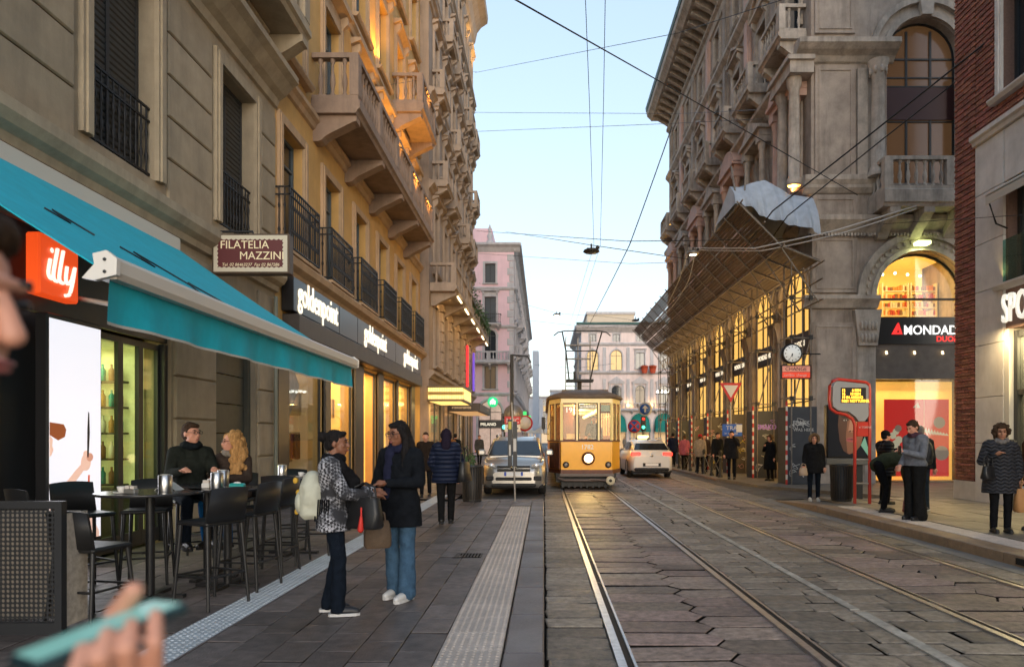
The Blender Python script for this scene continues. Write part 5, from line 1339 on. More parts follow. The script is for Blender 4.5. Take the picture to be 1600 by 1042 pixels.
lg = thing('green_cafe_sign', 'round green lit sign in the arcade of the pink corner building', 'sign', at(770, 628, 65.4))
MB().lathe([(0,-.05),(.5,-.05),(.5,.05),(0,.05)], n=20, ax='y').build('disc', M('sign_green', (.02,.5,.2), .4, emit=2.0, ecol=(.02,.75,.25)), lg)
MB().ell((0,-.07,.05), (.16,.02,.28), 10, 8).ell((-.2,-.07,-.05), (.08,.02,.22), 8, 6).ell((.2,-.07,-.05), (.08,.02,.22), 8, 6).build('emblem', m_wl, lg)

# grey slab tower and the end buildings
tw = thing('slab_tower', 'slim grey slab tower rising behind the pink building', 'building', (-3.2, 190, 0))
mb = MB(); mb.box(0, 1.75, 0, 12, 0, 26); mb.build('shaft', M('tower_grey', hx(150,158,172), .6, var=.08, scale=.3), tw)
mb = MB(); 
for k in range(9): mb.box(1.751, 1.80, 1, 11, 2+k*2.6, 2.2+k*2.6)
mb.build('floor_band', M('tower_dark', hx(110,116,128), .6), tw)
def block(x, y, w_, d_, h, col, label, seed, rows=5):
    b_ = thing('end_building', label, 'building', (x, y, 0), 0, 'buildings closing the end of the street')
    rs = random.Random(seed); n = max(2, int(w_/3.2)); o_ = []
    for k in range(n):
        for j in range(rows): c = (k+.5)*w_/n; z = 5 + j*(h-6)/rows; o_.append((c-.6, c+.6, z, z+1.9))
    m_ = M('end_wall_%d' % seed, col, .8, var=.1, scale=.4, dirt=.3, dcol=(.12,.12,.12)); wall(b_, w_, h, o_, m_, D=d_, th=.3)
    for q in o_: win(b_, (q[0]+q[1])/2, q[2], 1.2, 1.9, pane=m_pane_lit if rs.random() < .15 else m_curt, sur='plain', smat=m_trD, sill=False)
    cornice(b_, -.3, w_+.3, [(0,0),(-.3,.3),(-.5,.5),(-.5,.8),(0,.9)], m_trD, 'cornice', h-.6)
    for k in range(n): MB().box(k*w_/n+.4, (k+1)*w_/n-.4, -.02, .1, .1, 3.6).build('shop_front', M('far_shop_glow'), b_)
    return b_
block(-8, 236, 10, 12, 16, hx(168,170,178), 'pale grey building at the far left end of the street', 1)
block(2.2, 240, 9, 12, 18.5, hx(150,158,172), 'blue grey building closing the far street between tower and tram', 2)
block(11.4, 232, 12, 12, 17, hx(172,164,160), 'beige far building half hidden by the tram', 3)
block(-30, 240, 21, 12, 20, hx(160,160,165), 'grey far building behind the slab tower', 4)

# ---- I: palace across the square with green awnings
XI, YI = 5.9, 108.0
Ib = thing('square_palace', 'pink and grey palace across the square with green arched awnings', 'building', (XI, YI, 0))
FI = Frame(Ib, (0,0,0), 0); WI = Frame(Ib, (0, 24, 0), R(-90))
ops = []
cI = [1.8 + 3.75*k for k in range(9)]
for k, c in enumerate(cI):
    ops.append((c-1.5, c+1.5, 0, 5.6, 'a'))
    if k == 0: ops.append((c-.9, c+1.1, 7.0, 9.0, 'a'))
    else: ops.append((c-.75, c+.75, 6.7, 10.0, 'a'))
    ops.append((c-.7, c+.7, 12.6, 15.2) if k > 1 else (c-.9, c+.9, 12.4, 15.6, 'a')); ops.append((c-.5, c+.5, 16.9, 18.1))
wall(FI, 34, 19, ops, M('cream_pink_render', hx(232,212,206), .8, var=.1, scale=.6, dirt=.25, dcol=(.25,.2,.18)), D=.4, th=.35, back=False)
MB().box(.41, 34, .41, 24, 0, 19).build('core', m_trD, Ib)
wall(WI, 24, 19, [(2.5+4*k-.7, 2.5+4*k+.7, z, z+2.4) for k in range(5) for z in (6.8, 12.4)], m_trD, D=.3, th=.3, back=False)
for k in range(5):
    for z in (6.8, 12.4): win(WI, 2.5+4*k, z, 1.4, 2.4, pane=m_curt, sur='hood', smat=m_trD)
m_aw = M('green_awning', hx(10,120,108), .7, var=.1, scale=1)
for k, c in enumerate(cI):
    o = win(FI, c, 0, 3.0, 5.6, pane=M('arcade_lit', (.3,.2,.1), .4, emit=1.0, ecol=(1,.6,.25), var=.7, scale=.7), leaves=3, transoms=(2.4, 3.6), arch=True, sur='arch', smat=m_trD, sill=False)
    aw_ = MB(); N_ = 12; oo = arc(0, 4.1, 1.5, 0, math.pi, N_)
    for q in range(N_): aw_.add([(oo[q][0], -.1, oo[q][1]), (oo[q+1][0], -.1, oo[q+1][1]), (oo[q+1][0]*1.02, -1.3, 3.0 + (oo[q+1][1]-4.1)*.25), (oo[q][0]*1.02, -1.3, 3.0 + (oo[q][1]-4.1)*.25)], [(0,1,2,3)], 0, True)
    aw_.add([(oo[q][0]*1.02, -1.3, 3.0+(oo[q][1]-4.1)*.25) for q in range(N_+1)] + [(-1.5,-1.3,2.6),(1.5,-1.3,2.6)], [tuple(range(N_+3))])
    aw_.build('arched_awning', m_aw, o); MB().box(-1.45, 1.45, -.3, -.1, 2.7, 3.5).build('sign_band', m_black, o)
    if k: win(FI, c, 6.7, 1.5, 3.3, pane=m_pane_dim if k == 2 else m_pane, sur='arch', smat=m_trD, arch=True); 
    else: MB().box(c-.9, c+1.1, .2, .25, 7.0, 9.0).build('lunette', M('terracotta', hx(150,90,80), .7), FI)
    if k: 
        pd = MB(); pd.box(c-1.25, c+1.25, -.3, 0, 10.25, 10.5); pd.prism([(c-1.35,10.5),(c+1.35,10.5),(c,11.4)], -.35, 0, 'y')
        for s in (-1,1): pd.box(c+s*1.05-.16, c+s*1.05+.16, -.2, 0, 6.7, 10.25)
        pd.build('aedicule', m_trD, FI)
    if k > 1: win(FI, c, 12.6, 1.4, 2.6, pane=m_curt, sur='hood', smat=m_trD)
    else: win(FI, c, 12.4, 1.8, 3.2, pane=m_pane_lit, sur='arch', smat=m_trD, arch=True)
    win(FI, c, 16.9, 1.0, 1.2, pane=m_curt, sur='plain', smat=m_trD, sill=False)
    pi = MB(); pi.box(c+1.6, c+2.1, -.14, 0, 12.2, 16.0); pi.box(c+1.6, c+2.1, -.14, 0, 6.5, 11.0); pi.build('pilaster', m_trD, FI)
    light('wall_uplight', 'POINT', (c+1.85, -.5, 6.9), 60, (1,.6,.2), FI, .1)
balcony(FI, 0, 33.9, 5.95, .9, m_trD, hb=.95, pitch=.8, slab_t=.3, br=(.9,.5,.25), brackets=[.5+1.875*k for k in range(17)])
for z, pr in ((11.7, .4), (16.2, .3)): cornice(FI, -.3, 34, [(0,0),(-.1,.05),(-pr,.3),(-pr,.5),(0,.6)], m_trD, 'string_course', z)
cornice(FI, -.8, 34, [(0,0),(-.2,.2),(-.9,.8),(-1.0,1.1),(0,1.2)], m_trD, 'cornice', 18.3); cornice(FI, -.8, 34, [(0,0),(-1.02,0),(-.9,.3),(0,.5)], m_grn, 'gutter', 19.5)
cornice(WI, 0, 24.4, [(0,0),(-.2,.2),(-.9,.8),(-1.0,1.1),(0,1.2)], m_trD, 'cornice', 18.3)
MB().box(1, 8.5, 1, 10, 19.4, 21.4).build('attic', M('attic_cream', hx(206,190,170), .7), Ib); MB().box(.8, 8.7, .8, 10.2, 21.4, 21.8).build('attic_cornice', m_trD, Ib)
MB().box(8.5, 34, 2, 10, 19.4, 20.4).build('attic', M('attic_cream'), Ib)
for k in range(2):
    pt = thing('terracotta_pot', 'terracotta pot hanging on the pink palace, %s one' % ('left' if k == 0 else 'right'), 'pot', at(1007+k*13, 578, 106.8))
    MB().lathe([(.35,-.5),(.5,0),(.58,.5),(.62,.5),(.62,.65),(.55,.65)], n=10).build('pot_body', M('terracotta_pot', hx(190,80,50), .7), pt); MB().lathe([(.5,.6),(.3,.75)], n=8).build('soil', M('soil', (.03,.02,.015), .9), pt)
# scaffold tower with floodlights beside the palace wall
st = thing('scaffold_tower', 'slim scaffold tower rising left of the far palace', 'scaffold', (3.2, 100, 0))
for dx in (0, 1.8, 3.6):
    for dy in (0, 1.5): MB().box(dx-.05, dx+.05, dy-.05, dy+.05, 0, 16.5).build('standard', m_tube, st)
for k in range(8):
    MB().box(-.1, 3.7, -.05, .05, 2*k+1.2, 2*k+1.3).build('ledger', m_tube, st)
    if k > 5: MB().box(-.1, 3.7, 0, 1.5, 2*k+1.3, 2*k+1.36).build('deck', m_slat, st)
# ------------------------------------------------------------------ tram
def chrome(): return M('chrome', (.6,.6,.6), .15, metal=1)
m_trY = M('tram_yellow', hx(252,174,0), .42, var=.05, scale=4, coat=.2)
m_trC = M('tram_cream', hx(252,226,150), .38, var=.06, scale=4, coat=.3, dirt=.12, dcol=(.3,.2,.1))
m_trR = M('tram_roof', hx(112,92,74), .6, var=.25, scale=6, dirt=.3)
m_trW = M('tram_teak', hx(96,48,26), .5, var=.2, scale=8)
m_dk = M('underframe_dark', (.02,.018,.016), .6, var=.2, scale=8)
m_rub = M('rubber', (.015,.015,.016), .7)
tram = thing('tram', 'vintage yellow tram with cream window band, single headlight and trolley frame on roof', 'tram', (1.34, 21.4, 0))
m_ty = glass('tram_glass', (.92,.9,.82), .12)
# plan of the nose: flat centre, canted sides. local -y is the front.
HW, NF, NB = 1.16, .80, 1.15
LT = 13.0
nose = [(-HW, NB), (-NF, .06), (NF, .06), (HW, NB)]
def ring_plan(off=0, L=LT, hw=HW, nf=NF):
    return [(-hw-off*.0+(-off), L), (-hw-off, NB), (-nf-off*.6, .06-off), (nf+off*.6, .06-off), (hw+off, NB), (hw+off, L)]
def band(name, z0, z1, off, mat, parent=tram, closed=True):
    P = ring_plan(off); mb = MB(); mb.prism(P, z0, z1, 'z'); return mb.build(name, mat, parent)
band('waist_panel', .62, 1.50, 0, m_trY); band('waist_rail', 1.50, 1.545, .02, m_trW); band('skirt_rail', .5, .62, .025, m_trW)
band('cornice_band', 2.72, 2.86, .01, m_trC)
# arched roof with rounded front
rf = MB(); rings = []
for t, zz in ((1.0, 2.86), (1.04, 2.9), (.98, 3.0), (.8, 3.1), (.5, 3.17), (.12, 3.19)):
    P = ring_plan(.06); n_ = []
    c = (0, 6.5)
    for i, (x, y) in enumerate(P):
        n_.append((x*t, 6.5 + (y-6.5)*(1-(1-t)*.22), zz))
    rings.append(n_)
rf.loft(rings, 0, True, True); rf.build('roof', m_trR, tram)
rd = MB()
for k in range(7): rd.box(-.75, .75, .9+k*1.7, 1.6+k*1.7, 3.12, 3.2)
rd.build('roof_vent', m_trR, tram)
# window pillars and glass
def wseg(p, q, panes, parent, tag_='front', z0=1.545, z1=2.72, pw=.06):
    p = Vector((p[0], p[1], 0)); q = Vector((q[0], q[1], 0)); d = (q-p); L = d.length; d.normalize(); nn = Vector((d.y, -d.x, 0))
    ang = math.atan2(d.y, d.x)
    x = 0
    for k, (wd, kind) in enumerate(panes):
        a, b_ = x, x+wd
        pl = MB(); pl.box(a-pw/2, a+pw/2, -.02, .05, z0, z1); pl.box(b_-pw/2, b_+pw/2, -.0199, .0499, z0, z1) if k == len(panes)-1 else None
        pl.build('pillar', m_trC, parent, p, (0,0,ang))
        fr = MB(); t = .035
        fr.box(a+pw/2, a+pw/2+t, .0, .03, z0, z1); fr.box(b_-pw/2-t, b_-pw/2, .0, .03, z0, z1); fr.box(a+pw/2+t, b_-pw/2-t, .0, .03, z0, z0+t); fr.box(a+pw/2+t, b_-pw/2-t, .0, .03, z1-t, z1)
        if kind == 's': fr.box(a+pw/2+t, b_-pw/2-t, .0, .03, 2.42, 2.45)
        f = fr.build('window', m_trW if kind != 'c' else m_rub, parent, p, (0,0,ang))
        MB().box(a+pw/2+t, b_-pw/2-t, .012, .018, z0+t, z1-t).build('pane', m_ty, f)
        x = b_
wseg((-NF, .06), (NF, .06), [(.50, 'o'), (.68, 'c'), (.42, 's')], tram)
Ld = math.hypot(HW-NF, NB-.06)
wseg((-HW, NB), (-NF, .06), [(Ld*.5, 'o'), (Ld*.5, 'o')], tram); wseg((NF, .06), (HW, NB), [(Ld*.5, 'o'), (Ld*.5, 'o')], tram)
wseg((-HW, LT), (-HW, NB), [((LT-NB)/11, 's')]*11, tram); wseg((HW, NB), (HW, LT), [((LT-NB)/11, 's')]*11, tram)
# teak folding door on the canted left side
dd = MB(); a_ = math.atan2(.06-NB, -NF+HW); 
for k in range(4):
    dd.box(.1+k*.24, .1+k*.24+.22, -.03, .01, .64, 1.48)
dd.build('door', m_trW, tram, (-HW, NB, 0), (0,0,a_))
# front: number, headlight, lamps, destination, blinds
text('number', '1782', .2, M('tram_number', (.85,.78,.6), .4), tram, (.02, .055, 1.27), ext=.004, align='CENTER', bold=.004)
hl = MB().lathe([(.0,.06),(.2,.06),(.21,.0),(.2,-.07),(.16,-.1)], n=20, ax='y').build('headlight', m_trW, tram, (.05, .02, .98))
MB().ell((0,-.08,0), (.15,.05,.15), 16, 10).build('lens', M('headlight_lens', (1,.95,.8), .3, emit=14, ecol=(1,.70,.28)), hl)
for s in (-.65, .68):
    q = MB().lathe([(.0,.03),(.095,.03),(.1,-.02),(.07,-.05)], n=14, ax='y').build('marker_lamp', m_dk, tram, (s, .04, .78)); MB().ell((0,-.05,0), (.06,.02,.06), 10, 6).build('lens', M('lamp_dull', (.25,.2,.16), .3), q)
light('headlight_beam', 'SPOT', (.05, -.12, .98), 180, (1,.66,.22), tram, .12, (R(-58), 0, R(0)), (R(75), .8))
text('route_number', '19', .24, M('route_white', (.9,.9,.8), .4, emit=1.5, ecol=(1,.95,.8)), tram, (-.68, .07, 2.42), ext=.003)
MB().box(-.24, .30, .085, .1, 2.52, 2.68).build('destination_board', m_black, tram); text('destination', 'P.za CASTELLO', .09, M('route_white'), tram, (.03, .08, 2.57), ext=.002, align='CENTER')
MB().box(.44, .74, .09, .1, 2.4, 2.66).build('sun_blind', M('blind_green', (.01,.12,.07), .7), tram)
# bumper bar, lifeguard, coupler disc, bogie
bm = MB(); bm.box(-.85, .85, -.06, .06, .42, .5); bm.tube([(-.9,.0,.36),(-.7,-.12,.30),(.75,-.12,.30),(.95,.05,.36)], .04, 8); bm.tube([(.1,-.14,.33),(.66,-.2,.30)], .035, 6); bm.build('bumper', M('bumper_grey', (.12,.085,.07), .5), tram)
cp = MB().lathe([(0,-.02),(.12,-.02),(.14,0),(.14,.05),(0,.05)], n=16, ax='y').build('coupler', M('coupler_cream', (.6,.52,.36), .5), tram, (.72, -.25, .30)); MB().lathe([(0,-.03),(.05,-.03),(.05,-.02)], n=10, ax='y').build('pin', m_dk, cp)
bg_ = MB(); bg_.box(-.95, .95, .25, 3.4, .22, .5); bg_.box(-.95, .95, 9, 12.2, .22, .5); bg_.box(-1.0, 1.0, .8, 12.5, .42, .55); bg_.box(-.8, .8, .05, .12, .1, .3)
for k in range(9): bg_.box(-.78+k*.19, -.72+k*.19, .0, .05, .06, .34)
bg_.build('underframe', m_dk, tram)
for y in (1.0, 2.6, 9.6, 11.2):
    for s in (-.72, .72): MB().lathe([(.0,-.05),(.33,-.05),(.33,.05),(.0,.05)], n=20, ax='x').build('wheel', M('wheel_steel', (.08,.07,.065), .4, metal=.8), tram, (s, y, .345))
MB().tube([(-HW-.02,NB-.1,1.75),(-HW-.18,NB-.3,1.75),(-HW-.2,NB-.3,2.0)], .015, 6).rbox(-HW-.26, -HW-.14, NB-.36, NB-.32, 1.9, 2.3, .02).build('mirror', m_dk, tram)
MB().tube([(-NF-.3,.35,2.2),(-NF-.38,.2,2.05),(-NF-.42,.3,1.9)], .014, 6).build('grab_rail', m_dk, tram)
MB().box(1.162, 1.168, 1.6, 2.8, .75, 1.42).build('advert_panel', M('panel_lilac', hx(190,150,190), .5), tram)
# trolley frame on the roof
bw = MB(); zt = 5.35
bw.tube([(-.0,4.2,3.18),(-.0,4.2,3.75)], .07, 8); bw.box(-.5, .5, 3.9, 4.5, 3.72, 3.8)
bw.tube([(-.4,4.2,3.8),(-.55,3.2,zt-.6),(-.7,2.6,zt)], .025, 6); bw.tube([(.4,4.2,3.8),(.55,3.2,zt-.6),(.7,2.6,zt)], .025, 6)
bw.tube([(-1.0,2.6,zt-.14),(-.85,2.6,zt-.02),(-.6,2.6,zt+.03),(.6,2.6,zt+.03),(.85,2.6,zt-.02),(1.0,2.6,zt-.14)], .022, 6); bw.tube([(-.55,3.2,zt-.6),(.55,3.2,zt-.6)], .02, 6); bw.tube([(-.2,4.1,3.8),(-.2,4.1,4.1)], .05, 6)
bw.build('trolley_frame', m_dk, tram)
# warm lit saloon
it = MB(); it.box(-1.08, 1.08, 1.9, 12.6, .62, .7, 0)
for k in range(9):
    for s in (-1, 1): it.box(min(s*.55, s*1.05), max(s*.55, s*1.05), 2.6+k*1.05, 2.68+k*1.05, .7, 1.7, 1)
it.box(-1.0, 1.0, 12.4, 12.5, .7, 2.7, 1); it.box(-1.02, -.35, 1.75, 1.8, .7, 2.7, 1)
it.build('saloon', [M('tram_floor', (.2,.14,.08), .6), m_trW], tram)
MB().box(-1.0, 1.0, 1.0, 12.5, 2.7, 2.715).build('ceiling', M('tram_ceiling', (.7,.55,.3), .6), tram)
for k in range(6):
    for s in (-.6, .6): MB().ell((s, 2.0+k*1.9, 2.62), (.09,.09,.07), 10, 6).build('ceiling_lamp', M('tram_lamp', (1,.85,.55), .4, emit=10, ecol=(1,.66,.22)), tram)
for k in range(3): light('saloon_light', 'POINT', (0, 1.7+k*3.6, 2.4), 260, (1,.66,.25), tram, .2)
cn = MB(); cn.box(-.62, -.2, .35, .6, .62, 1.75); cn.cyl((.15,.45,.62),(.15,.45,1.6), .12, n=12); cn.build('controls', M('control_brass', (.35,.2,.06), .35, metal=.6), tram)

# ------------------------------------------------------------------ cars
m_tyre = M('tyre', (.012,.012,.013), .8); m_rim = M('rim_alloy', (.35,.36,.38), .3, metal=.9)
def car(name, label, loc, rz, mat, W_, L_, H_, front=True, suv=True):
    """local: nose towards -y, centred on x, y from 0 (nose) to L_"""
    t = thing(name, label, 'car', loc, rz, 'cars in the street')
    hw = W_/2
    # body sections: (y, half width at sill, half width at belt, z bottom, z belt)
    secs = [(-.0, .66, .62, .30, .66), (.06, .80, .74, .24, .86), (.22, .93, .88, .22, .98), (.7, .985, .94, .22, 1.04), (1.15, 1.0, .96, .22, 1.08), (1.9, 1.0, .965, .22, 1.10), (3.0, 1.0, .965, .22, 1.12), (L_-.75, 1.0, .955, .24, 1.14), (L_-.28, .96, .92, .26, 1.12), (L_-.06, .88, .84, .30, 1.05), (L_, .80, .76, .36, .86)]
    rings = []
    for (y, ws, wb, zb, zt) in secs:
        ws *= hw; wb *= hw; zm = zb + (zt-zb)*.55
        P = [(-ws*.9, zb), (-ws, zb+.08), (-ws, zm), (-wb, zt-.03), (-wb*.9, zt), (0, zt+.03), (wb*.9, zt), (wb, zt-.03), (ws, zm), (ws, zb+.08), (ws*.9, zb), (0, zb)]
        rings.append([(x, y, z) for x, z in P])
    b_ = MB().loft(rings, 0, True, True).build('body', mat, t)
    g0, g1 = 1.0, L_-.18
    gs = [(g0, .92, .90, 1.06, 1.09), (g0+.75, .93, .76, 1.06, H_-.14), (g0+1.15, .93, .74, 1.06, H_-.03), (2.7, .93, .74, 1.06, H_), (L_-1.1, .92, .74, 1.06, H_-.03), (L_-.55, .90, .72, 1.06, H_-.16), (g1, .86, .80, 1.02, 1.12)]
    rings = []
    for (y, wb, wt, zb, zt) in gs:
        wb *= hw; wt *= hw
        rings.append([(-wb, y, zb), (-wt-.02, y, zt-.05), (-wt*.86, y, zt), (0, y, zt+.015), (wt*.86, y, zt), (wt+.02, y, zt-.05), (wb, y, zb)])
    MB().loft(rings, 0, True, True).build('cabin', mat, t)
    gl_ = m_pane_car
    def face(P, name_): MB().add(P, [tuple(range(len(P)))], 0, False).build(name_, gl_, t)
    # windscreen, rear window, side glass laid just proud of the cabin
    ya, yb = g0+.06, g0+.72
    face([(-hw*.86, ya-.03, 1.12), (hw*.86, ya-.03, 1.12), (hw*.70, yb-.02, H_-.13), (-hw*.70, yb-.02, H_-.13)], 'windscreen')
    face([(-hw*.78, g1+.01, 1.14), (hw*.78, g1+.01, 1.14), (hw*.66, L_-.50, H_-.15), (-hw*.66, L_-.50, H_-.15)], 'rear_window')
    for s in (-1, 1):
        face([(s*hw*.955, g0+.55, 1.14), (s*hw*.80, g0+1.2, H_-.10), (s*hw*.80, 2.75, H_-.09), (s*hw*.955, 2.75, 1.14)], 'side_window'); face([(s*hw*.955, 2.82, 1.14), (s*hw*.80, 2.82, H_-.09), (s*hw*.80, L_-1.05, H_-.12), (s*hw*.94, L_-.62, 1.16)], 'side_window')
        m_ = MB().rbox(s*hw*1.0-.02 if s > 0 else s*hw-.2, s*hw+.2 if s > 0 else s*hw+.02, 1.22, 1.34, 1.1, 1.28, .04).build('mirror', mat, t)
        MB().tube([(s*hw*.62, 1.9, H_+.02), (s*hw*.62, 2.1, H_+.07), (s*hw*.62, L_-1.2, H_+.06), (s*hw*.62, L_-1.0, H_+.0)], .018, 6).build('roof_rail', chrome(), t)
        for y in (.92, L_-.95):
            wh = MB().lathe([(0,-.11),(.25,-.11),(.32,-.1),(.345,-.06),(.345,.06),(.32,.1),(.25,.11),(0,.11)], n=24, ax='x').build('wheel', m_tyre, t, (s*(hw-.12), y, .345))
            r_ = MB(); r_.lathe([(.0,.10),(.2,.10),(.225,.118),(.235,.10)], n=20, ax='x')
            for k in range(5):
                a = k*1.2566; r_.box(.10, .125, -.03, .03, .03, .2); r_.xf(Matrix.Rotation(a, 4, 'X'), len(r_.v)-8)
            r_ = r_.build('rim', m_rim, wh, (0,0,0), (0, 0, 0 if s > 0 else math.pi))
            ar = MB(); oo = arc(y, .36, .40, -.1, math.pi+.1, 16); ii = arc(y, .36, .35, -.1, math.pi+.1, 16)
            for k in range(16): ar.prism([oo[k], oo[k+1], ii[k+1], ii[k]], s*hw-.10, s*hw+.012, 'x') if s > 0 else ar.prism([oo[k], oo[k+1], ii[k+1], ii[k]], s*hw-.012, s*hw+.10, 'x')
            ar.build('wheel_arch', m_rub, t)
    sk = MB(); sk.rbox(-hw*.92, hw*.92, .10, L_-.1, .2, .34, .05); sk.build('lower_cladding', m_rub, t)
    return t, hw
m_pane_car = M('car_glass', (.015,.018,.022), .05, spec=.9)
m_silver = M('car_silver', (.44,.42,.39), .3, metal=.75, coat=.6)
m_whitec = M('car_white', (.62,.61,.60), .28, coat=.8)
m_hlamp = M('headlamp', (.5,.5,.5), .08, metal=.3, spec=.9)
t, hw = car('parked_car', 'silver compact SUV parked nose-on beside the sign pole', (-.84, 18.9, 0), 0, m_silver, 1.81, 4.43, 1.66)
for s in (-1, 1):
    q = MB().add([(s*.50,.02,.80),(s*.80,.13,.86),(s*.86,.36,.98),(s*.60,.19,.93),(s*.48,.04,.88)], [(0,1,2,3,4)]).build('headlight', m_hlamp, t, (0,-.05,0)); MB().ell((s*.62,.06,.86), (.075,.04,.06), 12, 8).build('lens', M('lens_clear', (.8,.82,.85), .05, metal=.5), q, (0,-.03,0))
    MB().rbox(s*.66-.11, s*.66+.11, -.02, .05, .44, .56, .02).build('fog_lamp', m_rub, t)
gr = MB()
for k in range(3): gr.rbox(-.46, .46, -.045, .06, .70+k*.055, .735+k*.055, .01, k % 2)
gr.build('grille', [m_rub, chrome()], t); MB().lathe([(.0,-.07),(.075,-.07),(.085,-.05),(.085,0)], n=18, ax='y').build('badge', chrome(), t, (0,-.02,.78))
MB().rbox(-.5, .5, -.04, .06, .44, .53, .02).build('lower_grille', m_rub, t); MB().rbox(-.62, .62, -.05, .1, .26, .36, .03).build('bumper_lip', m_rub, t)
pl = MB().box(-.26, .26, -.062, -.045, .57, .68).build('number_plate', M('plate_white', (.7,.7,.7), .4), t); MB().box(-.26, -.2, -.064, -.061, .57, .68).box(.2, .26, -.064, -.061, .57, .68).build('plate_band', M('plate_blue', (.02,.06,.4), .4), pl)
MB().tube([(-.5,1.02,1.10),(.1,1.12,1.17)], .012, 6).tube([(.0,1.02,1.10),(.55,1.12,1.17)], .012, 6).build('wiper', m_rub, t)
t, hw = car('taxi', 'white taxi estate with red tail lights driving away beside the tram', (4.33, 31.8, 0), R(180), m_whitec, 1.80, 4.4, 1.56)
L_ = 4.4
for s in (-1, 1):
    MB().rbox(min(s*.44,s*.84), max(s*.44,s*.84), L_-.16, L_+.0, .90, 1.05, .03).build('tail_light', M('tail_red', (.6,.02,.02), .3, emit=5, ecol=(1,.05,.03)), t)
MB().box(-.36, .36, L_-.02, L_+.02, .48, .62).build('plate_recess', m_rub, t); pl = MB().box(-.26, .26, L_+.022, L_+.03, .5, .61).build('number_plate', M('plate_white'), t)
MB().rbox(-.70, .70, L_-.12, L_+.03, .30, .44, .04).build('rear_bumper', m_rub, t); MB().lathe([(0,.03),(.06,.03),(.06,0)], n=14, ax='y').build('badge', chrome(), t, (0, L_-.02, .92))
MB().rbox(-.24, .24, 1.9, 2.05, 1.60, 1.74, .03).build('roof_sign', M('taxi_sign', (.9,.8,.4), .4, emit=6, ecol=(1,.8,.3)), t)
MB().tube([(0,L_-1.1,1.56),(0,L_-.95,1.62)], .03, 6).build('aerial', m_rub, t)
# ------------------------------------------------------------------ people
SKIN = {'light': M('skin_light', hx(204,146,122), .55, var=.06, scale=20), 'tan': M('skin_tan', hx(170,120,92), .55, var=.06, scale=20), 'brown': M('skin_brown', hx(128,84,62), .55, var=.06, scale=20)}
def cloth(name, col=(.1,.1,.1), rough=.9, **k): return M('cloth_' + name, tuple(c*.75 for c in col), rough, spec=.08, var=k.pop('var', .3), scale=k.pop('scale', 14), bump=k.pop('bump', .8), bscale=k.pop('bscale', 16), **k)
def puffer(name, col, zig=False):
    m = M('puffer_' + name, tuple(c*.8 for c in col), .55, spec=.2, var=.1, scale=20)
    if m.get('done'): return m
    m['done'] = 1
    n = m.node_tree.nodes; l = m.node_tree.links; b = n['Principled BSDF']
    tc = n.new('ShaderNodeTexCoord'); sx = n.new('ShaderNodeSeparateXYZ'); l.new(tc.outputs['Object'], sx.inputs[0])
    src = sx.outputs['Z']
    if zig:
        pp = n.new('ShaderNodeMath'); pp.operation = 'PINGPONG'; pp.inputs[1].default_value = .055; l.new(sx.outputs['X'], pp.inputs[0])
        ad = n.new('ShaderNodeMath'); ad.operation = 'MULTIPLY_ADD'; ad.inputs[1].default_value = .55; l.new(pp.outputs[0], ad.inputs[0]); l.new(src, ad.inputs[2]); src = ad.outputs[0]
    mu = n.new('ShaderNodeMath'); mu.operation = 'MULTIPLY'; mu.inputs[1].default_value = 3.14159/(.055 if zig else .075); l.new(src, mu.inputs[0])
    si = n.new('ShaderNodeMath'); si.operation = 'SINE'; l.new(mu.outputs[0], si.inputs[0])
    ab = n.new('ShaderNodeMath'); ab.operation = 'ABSOLUTE'; l.new(si.outputs[0], ab.inputs[0])
    pw = n.new('ShaderNodeMath'); pw.operation = 'POWER'; pw.inputs[1].default_value = .5; l.new(ab.outputs[0], pw.inputs[0])
    bp = n.new('ShaderNodeBump'); bp.inputs['Strength'].default_value = 1.0; bp.inputs['Distance'].default_value = .03; l.new(pw.outputs[0], bp.inputs['Height']); l.new(bp.outputs[0], b.inputs['Normal'])
    return m
def houndstooth():
    m = M('cloth_houndstooth', (.3,.3,.32), .9, var=.1, scale=20)
    if m.get('done'): return m
    m['done'] = 1; n = m.node_tree.nodes; l = m.node_tree.links; b = n['Principled BSDF']
    tc = n.new('ShaderNodeTexCoord'); ck = n.new('ShaderNodeTexChecker'); ck.inputs['Scale'].default_value = 46; ck.inputs[1].default_value = (.42,.42,.46,1); ck.inputs[2].default_value = (.02,.02,.024,1)
    mp = n.new('ShaderNodeMapping'); mp.inputs['Rotation'].default_value = (.5,.3,.6); l.new(tc.outputs['Object'], mp.inputs[0]); l.new(mp.outputs[0], ck.inputs[0])
    nz = n.new('ShaderNodeTexNoise'); nz.inputs['Scale'].default_value = 7; nz.inputs['Detail'].default_value = 3; l.new(tc.outputs['Object'], nz.inputs[0])
    rp = n.new('ShaderNodeMapRange'); rp.inputs[1].default_value = .42; rp.inputs[2].default_value = .58; l.new(nz.outputs['Fac'], rp.inputs[0])
    mx = n.new('ShaderNodeMixRGB'); mx.inputs[2].default_value = (.025,.025,.03,1); l.new(rp.outputs[0], mx.inputs[0]); l.new(ck.outputs[0], mx.inputs[1]); l.new(mx.outputs[0], b.inputs['Base Color'])
    return m
def hairmat(name, col):
    return M('hair_' + name, col, .75, spec=.15, var=.4, scale=60, stretch=(1,1,.12), bump=.8, bscale=90)
m_eye = M('eye_dark', (.012,.009,.008), .2); m_lip = M('lip', (.32,.10,.09), .5)
